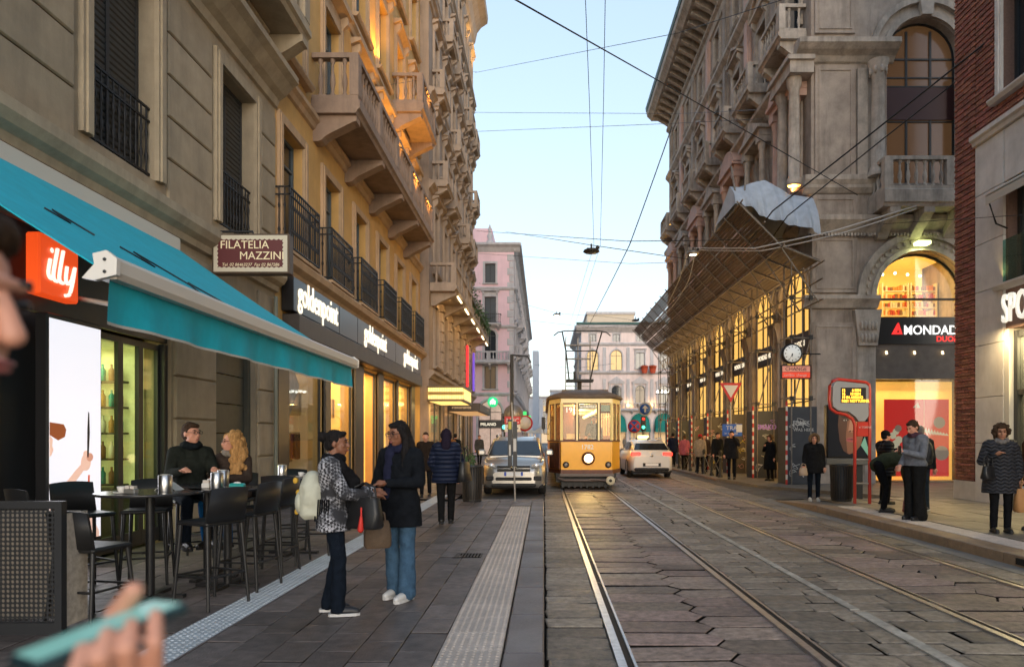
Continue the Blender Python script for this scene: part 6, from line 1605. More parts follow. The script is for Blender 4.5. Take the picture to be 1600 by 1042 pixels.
J0 = {'head': (0,-.02,1.575), 'neck': (0,.012,1.43), 'chest': (0,.01,1.28), 'waist': (0,.0,1.05), 'pelvis': (0,0,.94),
      'sh_l': (-.175,.015,1.375), 'sh_r': (.175,.015,1.375), 'el_l': (-.225,.03,1.10), 'el_r': (.225,.03,1.10), 'wr_l': (-.235,-.05,.87), 'wr_r': (.235,-.05,.87),
      'hip_l': (-.09,0,.90), 'hip_r': (.09,0,.90), 'kn_l': (-.095,-.015,.49), 'kn_r': (.095,-.015,.49), 'an_l': (-.095,.02,.09), 'an_r': (.095,.02,.09)}
def V(p): return Vector(p)
def fingers(mb, wr, d, side, k=1.0):
    """palm and five fingers, lightly curled; d = forearm direction"""
    d = V(d).normalized(); up = V((0,0,1)) if abs(d.z) < .8 else V((0,-1,0))
    u = d.cross(up).normalized(); n_ = u.cross(d).normalized()
    p = wr + d*.05*k; mb.rcone(wr, p + d*.03*k, .024*k, .034*k, 8)
    for i, (off, ln) in enumerate(((-.030, .062), (-.010, .074), (.010, .070), (.028, .055))):
        a = p + d*.035*k + u*off*k; b = a + d*ln*.55*k - n_*.008*k; c = b + d*ln*.4*k - n_*.028*k
        mb.chain([a, b, c], [.0095*k, .0085*k, .007*k], 6)
    a = wr + d*.03*k + u*(-.03*side)*k; b = a + (d*.7 + u*(-.6*side))*.04*k; mb.chain([a, b, b + d*.03*k - n_*.01*k], [.012*k, .0105*k, .008*k], 6)
def person(label, loc, face, height=1.68, J=None, skin='light', top=None, bottom=None, shoe=None, hair=None, coat_len=.80, wide=1.0, q=2, look=0, tilt=0,
           hood=None, scarf=None, glasses=False, hat=None, flare=.0, legs_w=1.0, sole=None, hairst='short', group=None, bottom2=None, collar=None, sleeve=1.0, extra=None, noise_=.004):
    t = thing('person', label, 'person', loc, face, group)
    j = {k: V(v) for k, v in {**J0, **(J or {})}.items() if not callable(v)}; sc = height/1.70
    vx = {4: .0085, 3: .0085, 2: .013, 1: .02, 0: .03}[q]; bvx = {4: .0036, 3: .0065, 2: .010, 1: .016, 0: .026}[q]
    hd = j['head']; Rm = Matrix.Rotation(look, 3, 'Z') @ Matrix.Rotation(tilt, 3, 'X')
    def h(x, y, z): return hd + Rm @ V((x, y, z))
    # ---- body: one skin
    b = MB()
    b.ell(h(0,.012,.025), (.074,.094,.092), 14, 10, rot=Rm); b.ell(h(0,-.028,-.035), (.060,.064,.082), 12, 8, rot=Rm); b.ell(h(0,-.05,-.085), (.034,.034,.030), 10, 8, rot=Rm)
    b.chain([h(0,-.088,.012), h(0,-.107,-.028)], [.010, .014], 8); b.ell(h(0,-.086,-.062), (.024,.013,.011), 8, 6, rot=Rm); b.ell(h(0,-.083,.03), (.048,.014,.010), 8, 6, rot=Rm)
    for s in (-1, 1):
        b.ell(h(s*.074,.012,-.008), (.010,.022,.032), 8, 6, rot=Rm); b.ell(h(s*.040,-.062,-.022), (.022,.02,.022), 8, 6, rot=Rm)
    b.chain([hd + V((0,.02,-.05)), j['neck'], j['chest']], [.054, .056, .09], 12)
    b.chain([j['chest'], j['waist'], j['pelvis']], [.11, .10, .11], 12)
    for s in 'lr':
        b.chain([j['chest'], j['sh_'+s]], [.07, .05]); b.chain([j['sh_'+s], j['el_'+s], j['wr_'+s]], [.046, .036, .025], 10)
        if J and 'hand_'+s in J: J['hand_'+s](b)
        else: fingers(b, j['wr_'+s], j['wr_'+s]-j['el_'+s], -1 if s == 'l' else 1)
        b.chain([j['pelvis'], j['hip_'+s]], [.09,.075]); b.chain([j['hip_'+s], j['kn_'+s], j['an_'+s]], [.075, .052, .038], 10)
    S = Matrix.Scale(sc, 4)
    def fin(mb, name, mat, vox, sm=3, amp=0, fr=6, parent=t):
        mb.xf(S); me = blob(mb, vox, sm, amp, fr, name, mat); return O(name, me, parent)
    body = fin(b, 'body', SKIN[skin], bvx, 2)
    if q >= 2:
        e = MB()
        for s in (-1, 1): e.ell(h(s*.030,-.089,.010), (.0125,.008,.007), 8, 6, rot=Rm); e.chain([h(s*.016,-.090,.032), h(s*.034,-.090,.036), h(s*.05,-.080,.030)], [.004,.005,.003], 6)
        e.xf(S); e.build('eyes_and_brows', m_eye, body)
        e = MB(); e.ell(h(0,-.0985,-.060), (.022,.006,.0045), 8, 6, rot=Rm); e.ell(h(0,-.0975,-.068), (.018,.006,.005), 8, 6, rot=Rm); e.xf(S); e.build('lips', m_lip, body)
    # ---- hair
    if hair is not None:
        m = MB()
        if hairst != 'bald':
            m.ell(h(0,.026,.040), (.083,.096,.092), 14, 10, rot=Rm); m.ell(h(0,.05,-.01), (.078,.068,.075), 12, 8, rot=Rm)
            if hairst in ('short', 'long', 'curly', 'bun'): m.ell(h(0,-.045,.085), (.06,.04,.03), 10, 6, rot=Rm)
        if hairst == 'long':
            for s in (-1, 1):
                m.chain([h(s*.065,.0,.03), h(s*.088,.01,-.06), h(s*.105,-.02,-.17), h(s*.11,-.06,-.30)], [.035,.036,.045,.03], 8)
            m.chain([h(0,.06,0), h(0,.09,-.14), h(0,.12,-.30), h(0,.13,-.40)], [.075,.085,.09,.05], 12); m.chain([h(.06,.06,-.1), h(.09,.08,-.3)], [.06,.05], 8); m.chain([h(-.06,.06,-.1), h(-.09,.08,-.3)], [.06,.05], 8)
        if hairst == 'curly':
            rs = random.Random(5)
            for k in range(46):
                a = rs.uniform(-2.2, 2.2) + math.pi/2; e_ = rs.uniform(-.9, 1.3); r_ = rs.uniform(.088, .118)
                p = V((math.cos(a)*math.cos(e_)*r_, math.sin(a)*math.cos(e_)*r_+.02, math.sin(e_)*r_*1.05+.02))
                if p.y < -.04 and p.z < .05: continue
                m.ell(hd + Rm @ p, (.034,.034,.034), 7, 5)
        if hairst == 'curlylong':
            rs = random.Random(6)
            for k in range(190):
                a = rs.uniform(-2.15, 2.15) + math.pi/2; z = rs.uniform(-.38, .12); r_ = rs.uniform(.115, .135) + (.10-z)*.2
                if z > .04: r_ = max(.03, .135*math.sqrt(max(0, 1-((z-.0)/.135)**2)))
                p = V((math.cos(a)*r_, math.sin(a)*r_*.8+.02, z))
                if p.y < -.05 and p.z < .05 and abs(p.x) < .085: continue
                m.ell(hd + Rm @ p, (.034,.034,.042), 7, 5)
        if hairst == 'bun': m.ell(h(0,.125,.06), (.05,.055,.05), 10, 8, rot=Rm); m.chain([h(0,.13,.05), h(0,.17,.10)], [.03,.012], 6); m.chain([h(0,.13,.05), h(.03,.18,.03)], [.03,.01], 6)
        fin(m, 'hair', hair, max(.008, bvx), 1, .006 if q >= 2 else .004, 30)
    if hat: 
        m = MB(); m.ell(h(0,.02,.055), (.092,.106,.088), 14, 10, rot=Rm); m.chain([h(-.07,-.02,.03), h(.07,-.02,.03)], [.04,.04]); fin(m, 'hat', hat, max(.012, vx), 2)
    if hood:
        m = MB()
        rr = 12
        for k in range(rr+1):
            a = math.pi*(k/rr)*1.3 - .15*math.pi; m.ell(h(math.cos(a)*.105, -.045, math.sin(a)*.115+.0), (.038,.05,.038), 8, 6)
        fin(m, 'fur_trim', hood, .014, 1, .012, 40); m = MB(); m.ell(h(0,.045,.01), (.115,.105,.13), 14, 10); m.chain([h(0,.07,-.05), j['neck']+V((0,.06,-.02))], [.10,.11]); fin(m, 'hood', top, .016, 3)
    if glasses:
        m = MB()
        for s in (-1, 1):
            m.tube([h(s*.034+.024*math.cos(a), -.104, .008+.019*math.sin(a)) for a in [k*math.pi/6 for k in range(13)]], .0028, 5); m.tube([h(s*.058,-.104,.010), h(s*.078,.0,.012)], .0026, 5)
        m.tube([h(-.010,-.106,.012), h(.010,-.106,.012)], .0026, 5); m.xf(S); m.build('glasses', m_black, t)
    # ---- trousers
    if bottom:
        m = MB(); lw = legs_w
        for s in 'lr':
            hp, kn, an = j['hip_'+s], j['kn_'+s], j['an_'+s]; m.chain([hp + V((0,0,.02)), kn, an + (kn-an).normalized()*.0], [.092*lw, .064*lw, (.052+flare)*lw], 12); m.chain([an, an + (an-kn).normalized()*.02], [(.052+flare)*lw]*2, 10)
        m.chain([j['hip_l']+V((.02,.01,.04)), j['hip_r']+V((-.02,.01,.04))], [.115,.115]); m.chain([j['pelvis'], j['waist']], [.12,.11])
        fin(m, 'trousers', bottom, vx, 2, noise_*1.2, 11)
    # ---- shoes
    if shoe:
        for s in 'lr':
            an, kn = j['an_'+s], j['kn_'+s]; fwd = V((0,-1,0)); 
            if s+'_toe' in (J or {}): fwd = V(J[s+'_toe']).normalized()
            z0 = an.z - .09
            m = MB(); m.chain([V((an.x,an.y,z0+.05)) - fwd*.03, V((an.x,an.y,z0+.045)) + fwd*.10, V((an.x,an.y,z0+.035)) + fwd*.165], [.042,.042,.034], 10); m.chain([an, V((an.x,an.y,z0+.05))], [.042,.045]); 
            so = fin(m, 'shoe', shoe, max(.010, bvx), 2)
            m = MB(); P = []
            side = V((-fwd.y, fwd.x, 0))
            for (f_, w_) in ((-.085,.02),(-.07,.036),(.0,.042),(.10,.045),(.165,.036),(.195,.012)): P.append((f_, w_))
            poly = [V((an.x,an.y,0)) + fwd*f_ + side*w_ for f_, w_ in P] + [V((an.x,an.y,0)) + fwd*f_ - side*w_ for f_, w_ in reversed(P)]
            m.prism([(p.x, p.y) for p in poly], z0, z0+.026, 'z'); m.xf(S); m.build('sole', sole or m_rub, so)
    # ---- coat or jacket
    if top:
        m = MB(); W_ = wide; hem = coat_len
        ch, wa, pe = j['chest'], j['waist'], j['pelvis']; nk = j['neck']
        m.chain([nk + V((0,.01,.0)), ch + V((0,0,.05))], [.068, .12*W_], 14); m.chain([j['sh_l'], j['sh_r']], [.070, .070], 12)
        m.chain([j['sh_l']*.75+ch*.25, wa], [.105*W_,.12*W_], 14); m.chain([j['sh_r']*.75+ch*.25, wa], [.105*W_,.12*W_], 14)
        bent = abs(ch.y - pe.y) > .15
        if not bent:
            secs = []
            for f_ in range(8):
                z = ch.z + (hem - ch.z)*f_/7; 
                c = wa.lerp(ch, max(0, min(1, (z-wa.z)/(ch.z-wa.z)))) if z > wa.z else (pe.lerp(wa, (z-pe.z)/(wa.z-pe.z)) if z > pe.z else V((pe.x, pe.y, z)))
                wx = .175*W_ + (.03*W_ if z < .98 else 0) + max(0, (.98-z))*.07*W_; wy = .125*W_ + (.022 if z < .98 else 0) + max(0, .98-z)*.06
                secs.append(((c.x, c.y, z), wx, wy))
            m.eltube(secs[::-1], 22)
        else: m.chain([ch, wa, pe], [.15*W_, .14*W_, .145*W_], 14)
        for s in 'lr': m.chain([j['sh_'+s], j['el_'+s], j['wr_'+s]], [.072*sleeve, .060*sleeve, .044*sleeve], 12)
        fin(m, 'coat', top, vx, 3, noise_, 9)
    if scarf:
        m = MB(); 
        for k in range(10): 
            a = k*.628; m.ell(j['neck']+V((math.cos(a)*.075, math.sin(a)*.07-.01, .005+.012*math.sin(k*2.3))), (.05,.05,.045), 8, 6)
        fin(m, 'scarf', scarf, max(.012, vx), 2, .006, 20)
    if extra: extra(t, j, sc, fin, h)
    return t
SW_ = SW + .004
# --- two women talking on the pavement
blk = cloth('black', (.012,.012,.014)); jeans = cloth('jeans_mid', (.075,.15,.25), bscale=120); jeans_d = cloth('jeans_dark', (.012,.018,.03), bscale=120)
navy = puffer('navy', (.012,.018,.045)); white_sh = M('shoe_white', (.55,.54,.53), .5); bootb = M('boot_black', (.012,.011,.011), .4)
hb_ = hairmat('black', (.012,.010,.010)); hbr = hairmat('brown', (.05,.028,.016)); hbl = hairmat('blonde', (.45,.24,.09)); hgr = hairmat('grey', (.16,.14,.13))
def ex_f(t, j, sc, fin, h):
    m = MB(); m.chain([j['neck']+V((-.05,-.09,-.02)), j['neck']+V((-.06,-.12,-.25)), j['neck']+V((-.05,-.13,-.45))], [.05,.045,.04]); fin(m, 'scarf_end', cloth('scarf_navy', (.02,.022,.05)), .012, 2, .008, 18)
Pw = person('woman with long black hair and glasses in dark coat and blue jeans on the pavement', (-1.35, 6.4, SW_), R(-24), 1.66, dict(head=(0,-.03,1.575), wr_l=(-.12,-.24,1.05), el_l=(-.25,-.02,1.10), wr_r=(.05,-.25,1.12), el_r=(.25,-.04,1.12), an_l=(-.09,.06,.09), kn_l=(-.095,.0,.49), an_r=(.10,-.03,.09)),
       'brown', cloth('coat_black', (.010,.012,.016)), jeans, white_sh, hb_, .70, 1.02, 3, look=R(-14), tilt=R(8), scarf=cloth('scarf_navy', (.02,.022,.05)), glasses=True, hairst='long', flare=.028, legs_w=1.1, sole=white_sh, extra=ex_f, noise_=.006)
def ex_c(t, j, sc, fin, h):
    m = MB(); m.chain([j['sh_l']+V((.05,-.06,.02)), j['chest']+V((-.06,-.18,-.06)), j['waist']+V((-.1,-.17,-.1))], [.06,.075,.05]); m.chain([j['sh_r']+V((-.05,-.02,.03)), j['chest']+V((.1,-.16,-.1)), j['waist']+V((.06,-.19,-.2))], [.06,.08,.05])
    fin(m, 'shawl', cloth('shawl_black', (.012,.012,.014)), .012, 2, .012, 16)
    m = MB()
    for k in range(7): m.tube([j['waist']+V((-.19+.01*k, .02+.02*k, .02)), j['waist']+V((-.21+.012*k, .03+.02*k, -.18-.03*(k%3)))], .007, 5)
    m.xf(Matrix.Scale(sc,4)); m.build('fringe', cloth('shawl_black'), t)
Pc = person('woman with hair bun in black and white patterned jacket on the pavement', (-1.80, 5.85, SW_), R(100), 1.57, dict(head=(0,-.03,1.575), wr_r=(.14,-.33,1.12), el_r=(.24,-.10,1.12), wr_l=(-.10,-.34,1.10), el_l=(-.24,-.12,1.12), an_l=(-.10,-.05,.09), kn_l=(-.10,-.06,.49), an_r=(.09,.06,.09)),
       'brown', houndstooth(), jeans_d, M('shoe_black', (.015,.015,.018), .5), hb_, .78, 1.06, 3, look=R(-8), scarf=blk, hairst='bun', flare=.014, sole=white_sh, extra=ex_c, noise_=.007)
# bags they carry
def bagpack(label, loc, rz, sz, mat, extra=None, name='backpack', cat='backpack', grp=None, strap=None):
    t = thing(name, label, cat, loc, rz, grp); a, b_, c = sz
    m = MB(); m.ell((0,0,0), (a/2, b_/2, c/2), 16, 12); m.rbox(-a*.42, a*.42, -b_*.42, b_*.42, -c*.48, c*.3, .04); O('bag', blob(m, .011, 5, .004, 14, 'bag', mat), t)
    m = MB(); m.ell((0,b_*.45,-c*.15), (a*.36, b_*.2, c*.24), 12, 8); O('front_pocket', blob(m, .011, 2, 0, 1, 'front_pocket', mat), t)
    m = MB()
    for s in (-1,1): m.tube([(s*a*.25,-b_*.4,c*.4),(s*a*.3,-b_*.75,c*.48),(s*a*.32,-b_*.9,c*.1),(s*a*.3,-b_*.45,-c*.4)], .012, 6)
    m.build('strap', strap or mat, t)
    if extra: extra(t)
    return t
def bee(t):
    m = MB()
    for (x, z) in ((.06,.02),(-.08,.13),(.02,-.14)):
        for k in range(4): m.ell((x-.03+k*.02, .128-.01*abs(x)*8, z), (.011,.02,.026), 8, 6, k % 2)
    m.build('bee_print', [M('print_yellow', (.6,.35,.03), .6), m_black], t)
rz = R(100); bx = Vector((-1.80,5.85,0)) + Matrix.Rotation(rz,3,'Z') @ Vector((0,.175,0))
bagpack('cream backpack with bee print on the back of the woman in patterned jacket', (bx.x, bx.y, 1.12), rz, (.33,.22,.42), M('canvas_cream', (.5,.5,.40), .8, var=.1, scale=12), bee, strap=blk)
def handbag(label, loc, rz, sz, mat, strap_h, name='handbag', tas=False, group=None, soft=.35):
    t = thing(name, label, 'bag', loc, rz, group); a, b_, c = sz
    m = MB(); rings = []
    for z, k in ((-c/2, .86), (-c/2+.02, .98), (0, 1), (c/2-.03, .88), (c/2, .78)): rings.append([(x*k*a/2, y*k*b_/2*(1.1 if z < 0 else .7), z) for x, y in ((-1,-.6),(-.85,-1),(.85,-1),(1,-.6),(1,.6),(.85,1),(-.85,1),(-1,.6))])
    m.loft(rings, 0, True, True); m.build('bag', mat, t)
    m = MB()
    for s in (-1, 1): m.tube([(-a*.28, s*b_*.25, c/2-.02), (-a*.24, s*b_*.2, c/2+strap_h*.7), (0, s*b_*.06, c/2+strap_h), (a*.24, s*b_*.2, c/2+strap_h*.7), (a*.28, s*b_*.25, c/2-.02)], .009, 6)
    m.build('handle', mat, t)
    if tas:
        m = MB(); m.tube([(a*.1,-b_*.55,c*.2),(a*.12,-b_*.6,-c*.1)], .008, 6); m.chain([(a*.12,-b_*.6,-c*.1),(a*.1,-b_*.6,-c*.5)], [.012,.026], 8); m.build('tassel', M('tassel_red', (.6,.03,.02), .6), t)
    return t
handbag('black shoulder bag with red tassel held between the two women', (-1.50, 5.72, .98), R(-30), (.34,.14,.26), M('leather_black', (.012,.012,.013), .45), .12, tas=True)
handbag('crumpled brown paper bag hanging at the jeans woman\'s side', (-1.50, 6.15, .74), R(20), (.24,.14,.24), M('bag_brown', (.10,.065,.04), .8, var=.2, scale=20, bump=.6, bscale=18), .1)
# --- woman walking away
def ex_h(t, j, sc, fin, h):
    m = MB(); m.ell(h(0,.03,.01), (.105,.11,.125), 12, 10); m.chain([h(0,.06,-.06), j['neck']+V((0,.05,-.04))], [.09,.10]); m.chain([h(0,.04,.09), h(0,.06,.13)], [.05,.02]); fin(m, 'hood', cloth('hood_plum', (.022,.016,.03)), .015, 3, .005, 12)
person('woman in navy hooded puffer coat walking away along the pavement', (-1.72, 12.0, SW_), R(186), 1.66, dict(an_l=(-.08,-.10,.09), kn_l=(-.09,-.10,.48), an_r=(.08,.10,.11), kn_r=(.09,.04,.50), wr_r=(.22,-.10,.95), el_r=(.27,.02,1.10), el_l=(-.27,.02,1.10)), 'light', navy, cloth('black_trouser', (.012,.012,.013)), bootb, None, .74, 1.22, 2, sleeve=1.2, extra=ex_h, legs_w=1.15)
bg2 = handbag('black slouchy bag under the arm of the woman in navy puffer', (-1.39, 11.95, 1.02), R(80), (.40,.16,.34), M('leather_black'), .25)
# --- seated couple at the bar table
sit = dict(hip_l=(-.10,0,.82), hip_r=(.10,0,.82), pelvis=(0,.02,.86), waist=(0,.03,.98), chest=(0,.01,1.22), neck=(0,.0,1.38), head=(0,-.03,1.52), sh_l=(-.165,.0,1.31), sh_r=(.165,.0,1.31), kn_l=(-.13,-.42,.80), kn_r=(.13,-.42,.80), an_l=(-.13,-.36,.38), an_r=(.13,-.36,.38), el_l=(-.225,-.08,1.08), el_r=(.225,-.08,1.08), wr_l=(-.16,-.32,1.12), wr_r=(.16,-.32,1.12))
person('man with glasses in dark green jacket seated at the bar table', (-4.06, 7.85, SW_-.02), R(40), 1.76, sit, 'light', cloth('parka_olive', (.022,.026,.022)), jeans_d, bootb, hbr, .84, .96, 2, look=R(26), glasses=True, hairst='short', scarf=cloth('collar_dark', (.012,.016,.02)))
person('woman with long curly blonde hair in brown shearling coat seated at the bar table', (-3.72, 8.15, SW_-.03), R(-2), 1.66, {**sit, 'wr_l': (-.05,-.34,1.10), 'wr_r': (.03,-.36,1.10)}, 'light', cloth('coat_brown', (.06,.042,.034)), cloth('jeans_bright', (.01,.10,.28)), bootb, hbl, .84, 1.05, 2, look=R(-45), glasses=True, hairst='curlylong', scarf=cloth('shearling', (.32,.28,.24)))
# --- people at the tram stop
PZ_ = PZ + .004
def ex_9(t, j, sc, fin, h): pass
person('woman with curly brown hair in long grey quilted coat at the stop kerb', (7.06, 10.55, PZ_), R(-16), 1.66, dict(wr_l=(-.13,-.13,1.22), el_l=(-.27,.0,1.12), el_r=(.25,.02,1.10), wr_r=(.24,-.05,.86), hd=(0,0,0)), 'tan', puffer('grey', (.045,.045,.052), True), blk, bootb, hbr, .62, 1.18, 3, look=R(-8), hairst='curly', scarf=cloth('scarf_grey', (.22,.20,.19), var=.6, scale=18), sleeve=1.15)
handbag('tan paper carrier bag held by the woman in grey coat', (7.33, 10.40, .66), R(8), (.34,.14,.36), M('bag_tan', (.42,.20,.07), .7, var=.1, scale=10), .2)
handbag('small black handbag on the arm of the woman in grey coat', (6.80, 10.45, 1.08), R(30), (.26,.12,.2), M('leather_black'), .2)
person('young man in grey hoodie with black cargo trousers looking down at his phone', (6.60, 12.15, PZ_), R(-72), 1.78, dict(head=(0,-.05,1.565), wr_r=(.07,-.30,1.16), el_r=(.22,-.06,1.09), wr_l=(-.16,-.14,.94), el_l=(-.24,.06,1.10)), 'light', cloth('hoodie_grey', (.20,.21,.24)), cloth('cargo_black', (.018,.018,.018)), bootb, hbr, .92, 1.06, 3, tilt=R(24), hairst='short', legs_w=1.35, flare=.03, scarf=cloth('hood_mauve', (.10,.05,.07)))
rz = R(-72); p = Vector((6.60,12.15,0)) + Matrix.Rotation(rz,3,'Z') @ Vector((0,.22,0))
bagpack('black backpack worn by the young man in grey hoodie', (p.x, p.y, 1.36), rz, (.32,.22,.46), M('nylon_black', (.014,.014,.015), .6))
ph = thing('phone', 'phone in the hand of the young man in grey hoodie', 'phone', tuple(Vector((6.60,12.15,0)) + Matrix.Rotation(rz,3,'Z') @ Vector((.08,-.42,1.40))), rz); MB().rbox(-.036,.036,-.005,.005,-.075,.075,.004).build('case', m_black, ph); MB().box(-.032,.032,.0052,.0058,-.07,.07).build('display', M('phone_screen', (.5,.5,.5), .2, emit=2, ecol=(.8,.9,1)), ph)
bend = dict(pelvis=(0,.16,.92), waist=(0,.02,1.02), chest=(0,-.26,1.06), neck=(0,-.42,.99), head=(0,-.52,.90), sh_l=(-.17,-.32,1.02), sh_r=(.17,-.32,1.02), el_l=(-.20,-.36,.74), el_r=(.20,-.36,.74), wr_l=(-.12,-.40,.52), wr_r=(.12,-.40,.52), hip_l=(-.09,.15,.88), hip_r=(.09,.15,.88), kn_l=(-.1,.02,.48), kn_r=(.1,.0,.48), an_l=(-.1,.08,.09), an_r=(.1,.02,.09))
person('person in olive sweater bending over a pink bag at the stop', (6.75, 13.45, PZ_), R(75), 1.70, bend, 'light', cloth('sweater_olive', (.05,.058,.035)), blk, bootb, hb_, .9, 1.05, 2, hairst='short', tilt=R(60))
handbag('pink floral bag on the platform under the bending person', (7.10, 13.20, .36), R(10), (.28,.2,.38), M('bag_pink', (.42,.16,.14), .8, var=.5, scale=22), .08)
person('person in black coat and beanie standing behind the bending traveller', (7.55, 15.1, PZ_), R(100), 1.62, dict(wr_r=(.02,-.3,1.25), el_r=(.25,-.12,1.15)), 'light', puffer('black', (.012,.012,.014)), blk, bootb, hb_, .66, 1.2, 2, hat=cloth('beanie_black', (.012,.012,.013)), sleeve=1.15)
person('person with grey hair in dark jacket and jeans behind the young man', (7.55, 13.7, PZ_), R(140), 1.70, dict(an_l=(-.1,-.08,.09)), 'light', cloth('jacket_dark', (.018,.018,.02)), cloth('jeans_slate', (.03,.045,.06)), M('shoe_sport', (.06,.06,.07), .5), hgr, .84, 1.1, 2, hairst='short', sole=white_sh)
rz = R(140); p = Vector((7.55,13.7,0)) + Matrix.Rotation(rz,3,'Z') @ Vector((0,.25,0))
bagpack('black backpack on the grey haired person beside the shop window', (p.x+.02, p.y, 1.27), rz, (.34,.24,.48), M('nylon_black'))
person('person in brown coat cut off by the right edge of the picture', (7.72, 10.7, PZ_), R(-80), 1.68, None, 'tan', cloth('coat_rust', (.09,.045,.025)), blk, bootb, hbr, .7, 1.1, 1, hairst='short')
handbag('yellow shopping bag at the right edge of the picture', (7.58, 10.52, .66), R(70), (.32,.14,.38), M('bag_yellow', (.5,.33,.06), .7), .2); handbag('white carrier bag beside the tan paper bag', (7.52, 10.75, .68), R(10), (.3,.12,.34), M('bag_white', (.5,.5,.48), .7), .2)
person('woman in black parka with fur trimmed hood and jeans near the stop', (6.72, 17.0, .055), R(-14), 1.66, dict(wr_l=(-.24,-.06,.9)), 'light', cloth('parka_black', (.014,.014,.016)), jeans_d, white_sh, hbr, .70, 1.15, 2, hood=cloth('fur', (.22,.14,.08)), sole=white_sh)
handbag('beige handbag carried by the woman in fur trimmed parka', (6.44, 16.95, .78), 0, (.2,.1,.2), M('bag_beige', (.35,.25,.18), .6), .1)
person('woman with brown bob in long black coat by the hoarding', (8.05, 24.3, .1), R(-60), 1.62, dict(wr_l=(-.08,-.2,1.28), el_l=(-.24,-.08,1.12)), 'light', cloth('coat_black'), blk, bootb, hbr, .42, 1.15, 1, hairst='curly')
far = [('man in black jacket raising a hand to his face by the hoarding', 6.55+.38, 25.2, 'jacket_dark', (.018,.018,.02), -20, 1.78, dict(wr_r=(.06,-.18,1.5), el_r=(.25,-.1,1.2)), hb_, None),
       ('man in dark sweater walking behind the railings', 6.92, 27.2, 'sweater_dark', (.015,.017,.02), 20, 1.74, None, hb_, None),
       ('person in beige coat and red hat behind the railings', 6.70, 29.3, 'coat_beige', (.36,.29,.22), 160, 1.68, None, hbr, cloth('hat_red', (.45,.02,.03))),
       ('person in brown jacket between the beige coat and the dark sweater', 7.2, 30.6, 'jacket_brown', (.08,.05,.035), -10, 1.70, None, hb_, None),
       ('person with pink rucksack jacket near the taxi', 6.75, 32.8, 'jacket_pink', (.45,.12,.16), 170, 1.66, None, hbr, None),
       ('person in navy hooded coat beside the taxi roof', 6.9, 36.5, 'coat_navy', (.012,.016,.04), 180, 1.80, None, hb_, None),
       ('person in violet jacket farther along the railings', 7.5, 40, 'jacket_violet', (.08,.03,.10), 30, 1.68, None, hb_, None),
       ('person in black walking near the far scaffold', 6.8, 45, 'coat_black', (.01,.012,.016), -30, 1.75, None, hb_, None)]
for k, (lab, x, y, cn, cc, a, hgt, jj, hr, ht) in enumerate(far):
    person(lab, (x, y, .104), R(a), hgt, jj or dict(an_l=(-.09,-.14,.09), an_r=(.09,.14,.10), kn_l=(-.09,-.1,.49)), 'light', cloth(cn, cc), jeans_d if k % 2 else blk, bootb, hr, .72, 1.1, 1 if k < 4 else 0, hat=ht, hairst='short', group='people behind the railings')
lf_ = [('person in dark brown coat walking towards the camera past the lit shop', -3.05, 17.6, 'coat_umber', (.03,.02,.015), 5, 1.66, hbr), ('person in rust coat just ahead of the woman in navy puffer', -2.75, 19.5, 'coat_orange', (.25,.10,.03), 0, 1.72, hbr), ('person in black beside the dark canopy', -3.9, 30, 'coat_black', (.01,.012,.016), 180, 1.72, hb_),
       ('person in grey at the shop beyond the parked car', -3.6, 38, 'coat_grey', (.08,.08,.085), 20, 1.7, hbr), ('person in dark blue beyond the parked car', -3.0, 44, 'coat_navy', (.012,.016,.04), 170, 1.75, hb_), ('person in maroon at the crossing', -2.7, 50, 'coat_maroon', (.08,.015,.02), 0, 1.68, hbr)]
for k, (lab, x, y, cn, cc, a, hgt, hr) in enumerate(lf_):
    person(lab, (x, y, SW_), R(a), hgt, dict(an_l=(-.09,-.14,.09), an_r=(.09,.14,.10), kn_l=(-.09,-.1,.49)), 'light', cloth(cn, cc), blk, bootb, hr, .68, 1.1, 1 if k < 2 else 0, hairst='short', group='people on the far left pavement')
rs = random.Random(21)
dcs = ['dark coat', 'grey coat', 'blue jacket', 'red jacket', 'beige coat', 'black jacket']
dcc = [(.015,.015,.02), (.1,.1,.1), (.03,.06,.16), (.25,.03,.03), (.3,.24,.18), (.01,.01,.01)]
for k in range(12):
    y = 60 + k*7.5; x = (-1.8 + rs.uniform(-.8,1.2)) if k % 2 else (7.5 + rs.uniform(-1,6))*(y/90)
    person('distant pedestrian in %s crossing the square, number %s counted from the near side' % (dcs[k % 6], ['one','two','three','four','five','six','seven','eight','nine','ten','eleven','twelve'][k]), (x, y, .0), R(rs.uniform(0,360)), rs.uniform(1.6,1.8), None, 'light', cloth('far_%d' % (k % 6), dcc[k % 6]), blk, bootb, hb_, .75, 1.1, 0, hairst='short', group='pedestrians in the square')
# tram driver
person('tram driver in dark uniform behind the windscreen', (1.62, 22.1, .62), R(0), 1.72, dict(wr_l=(-.2,-.3,1.1), el_l=(-.25,-.1,1.1)), 'tan', cloth('uniform_navy', (.015,.018,.03)), blk, bootb, hb_, .85, 1.1, 1, hairst='short')

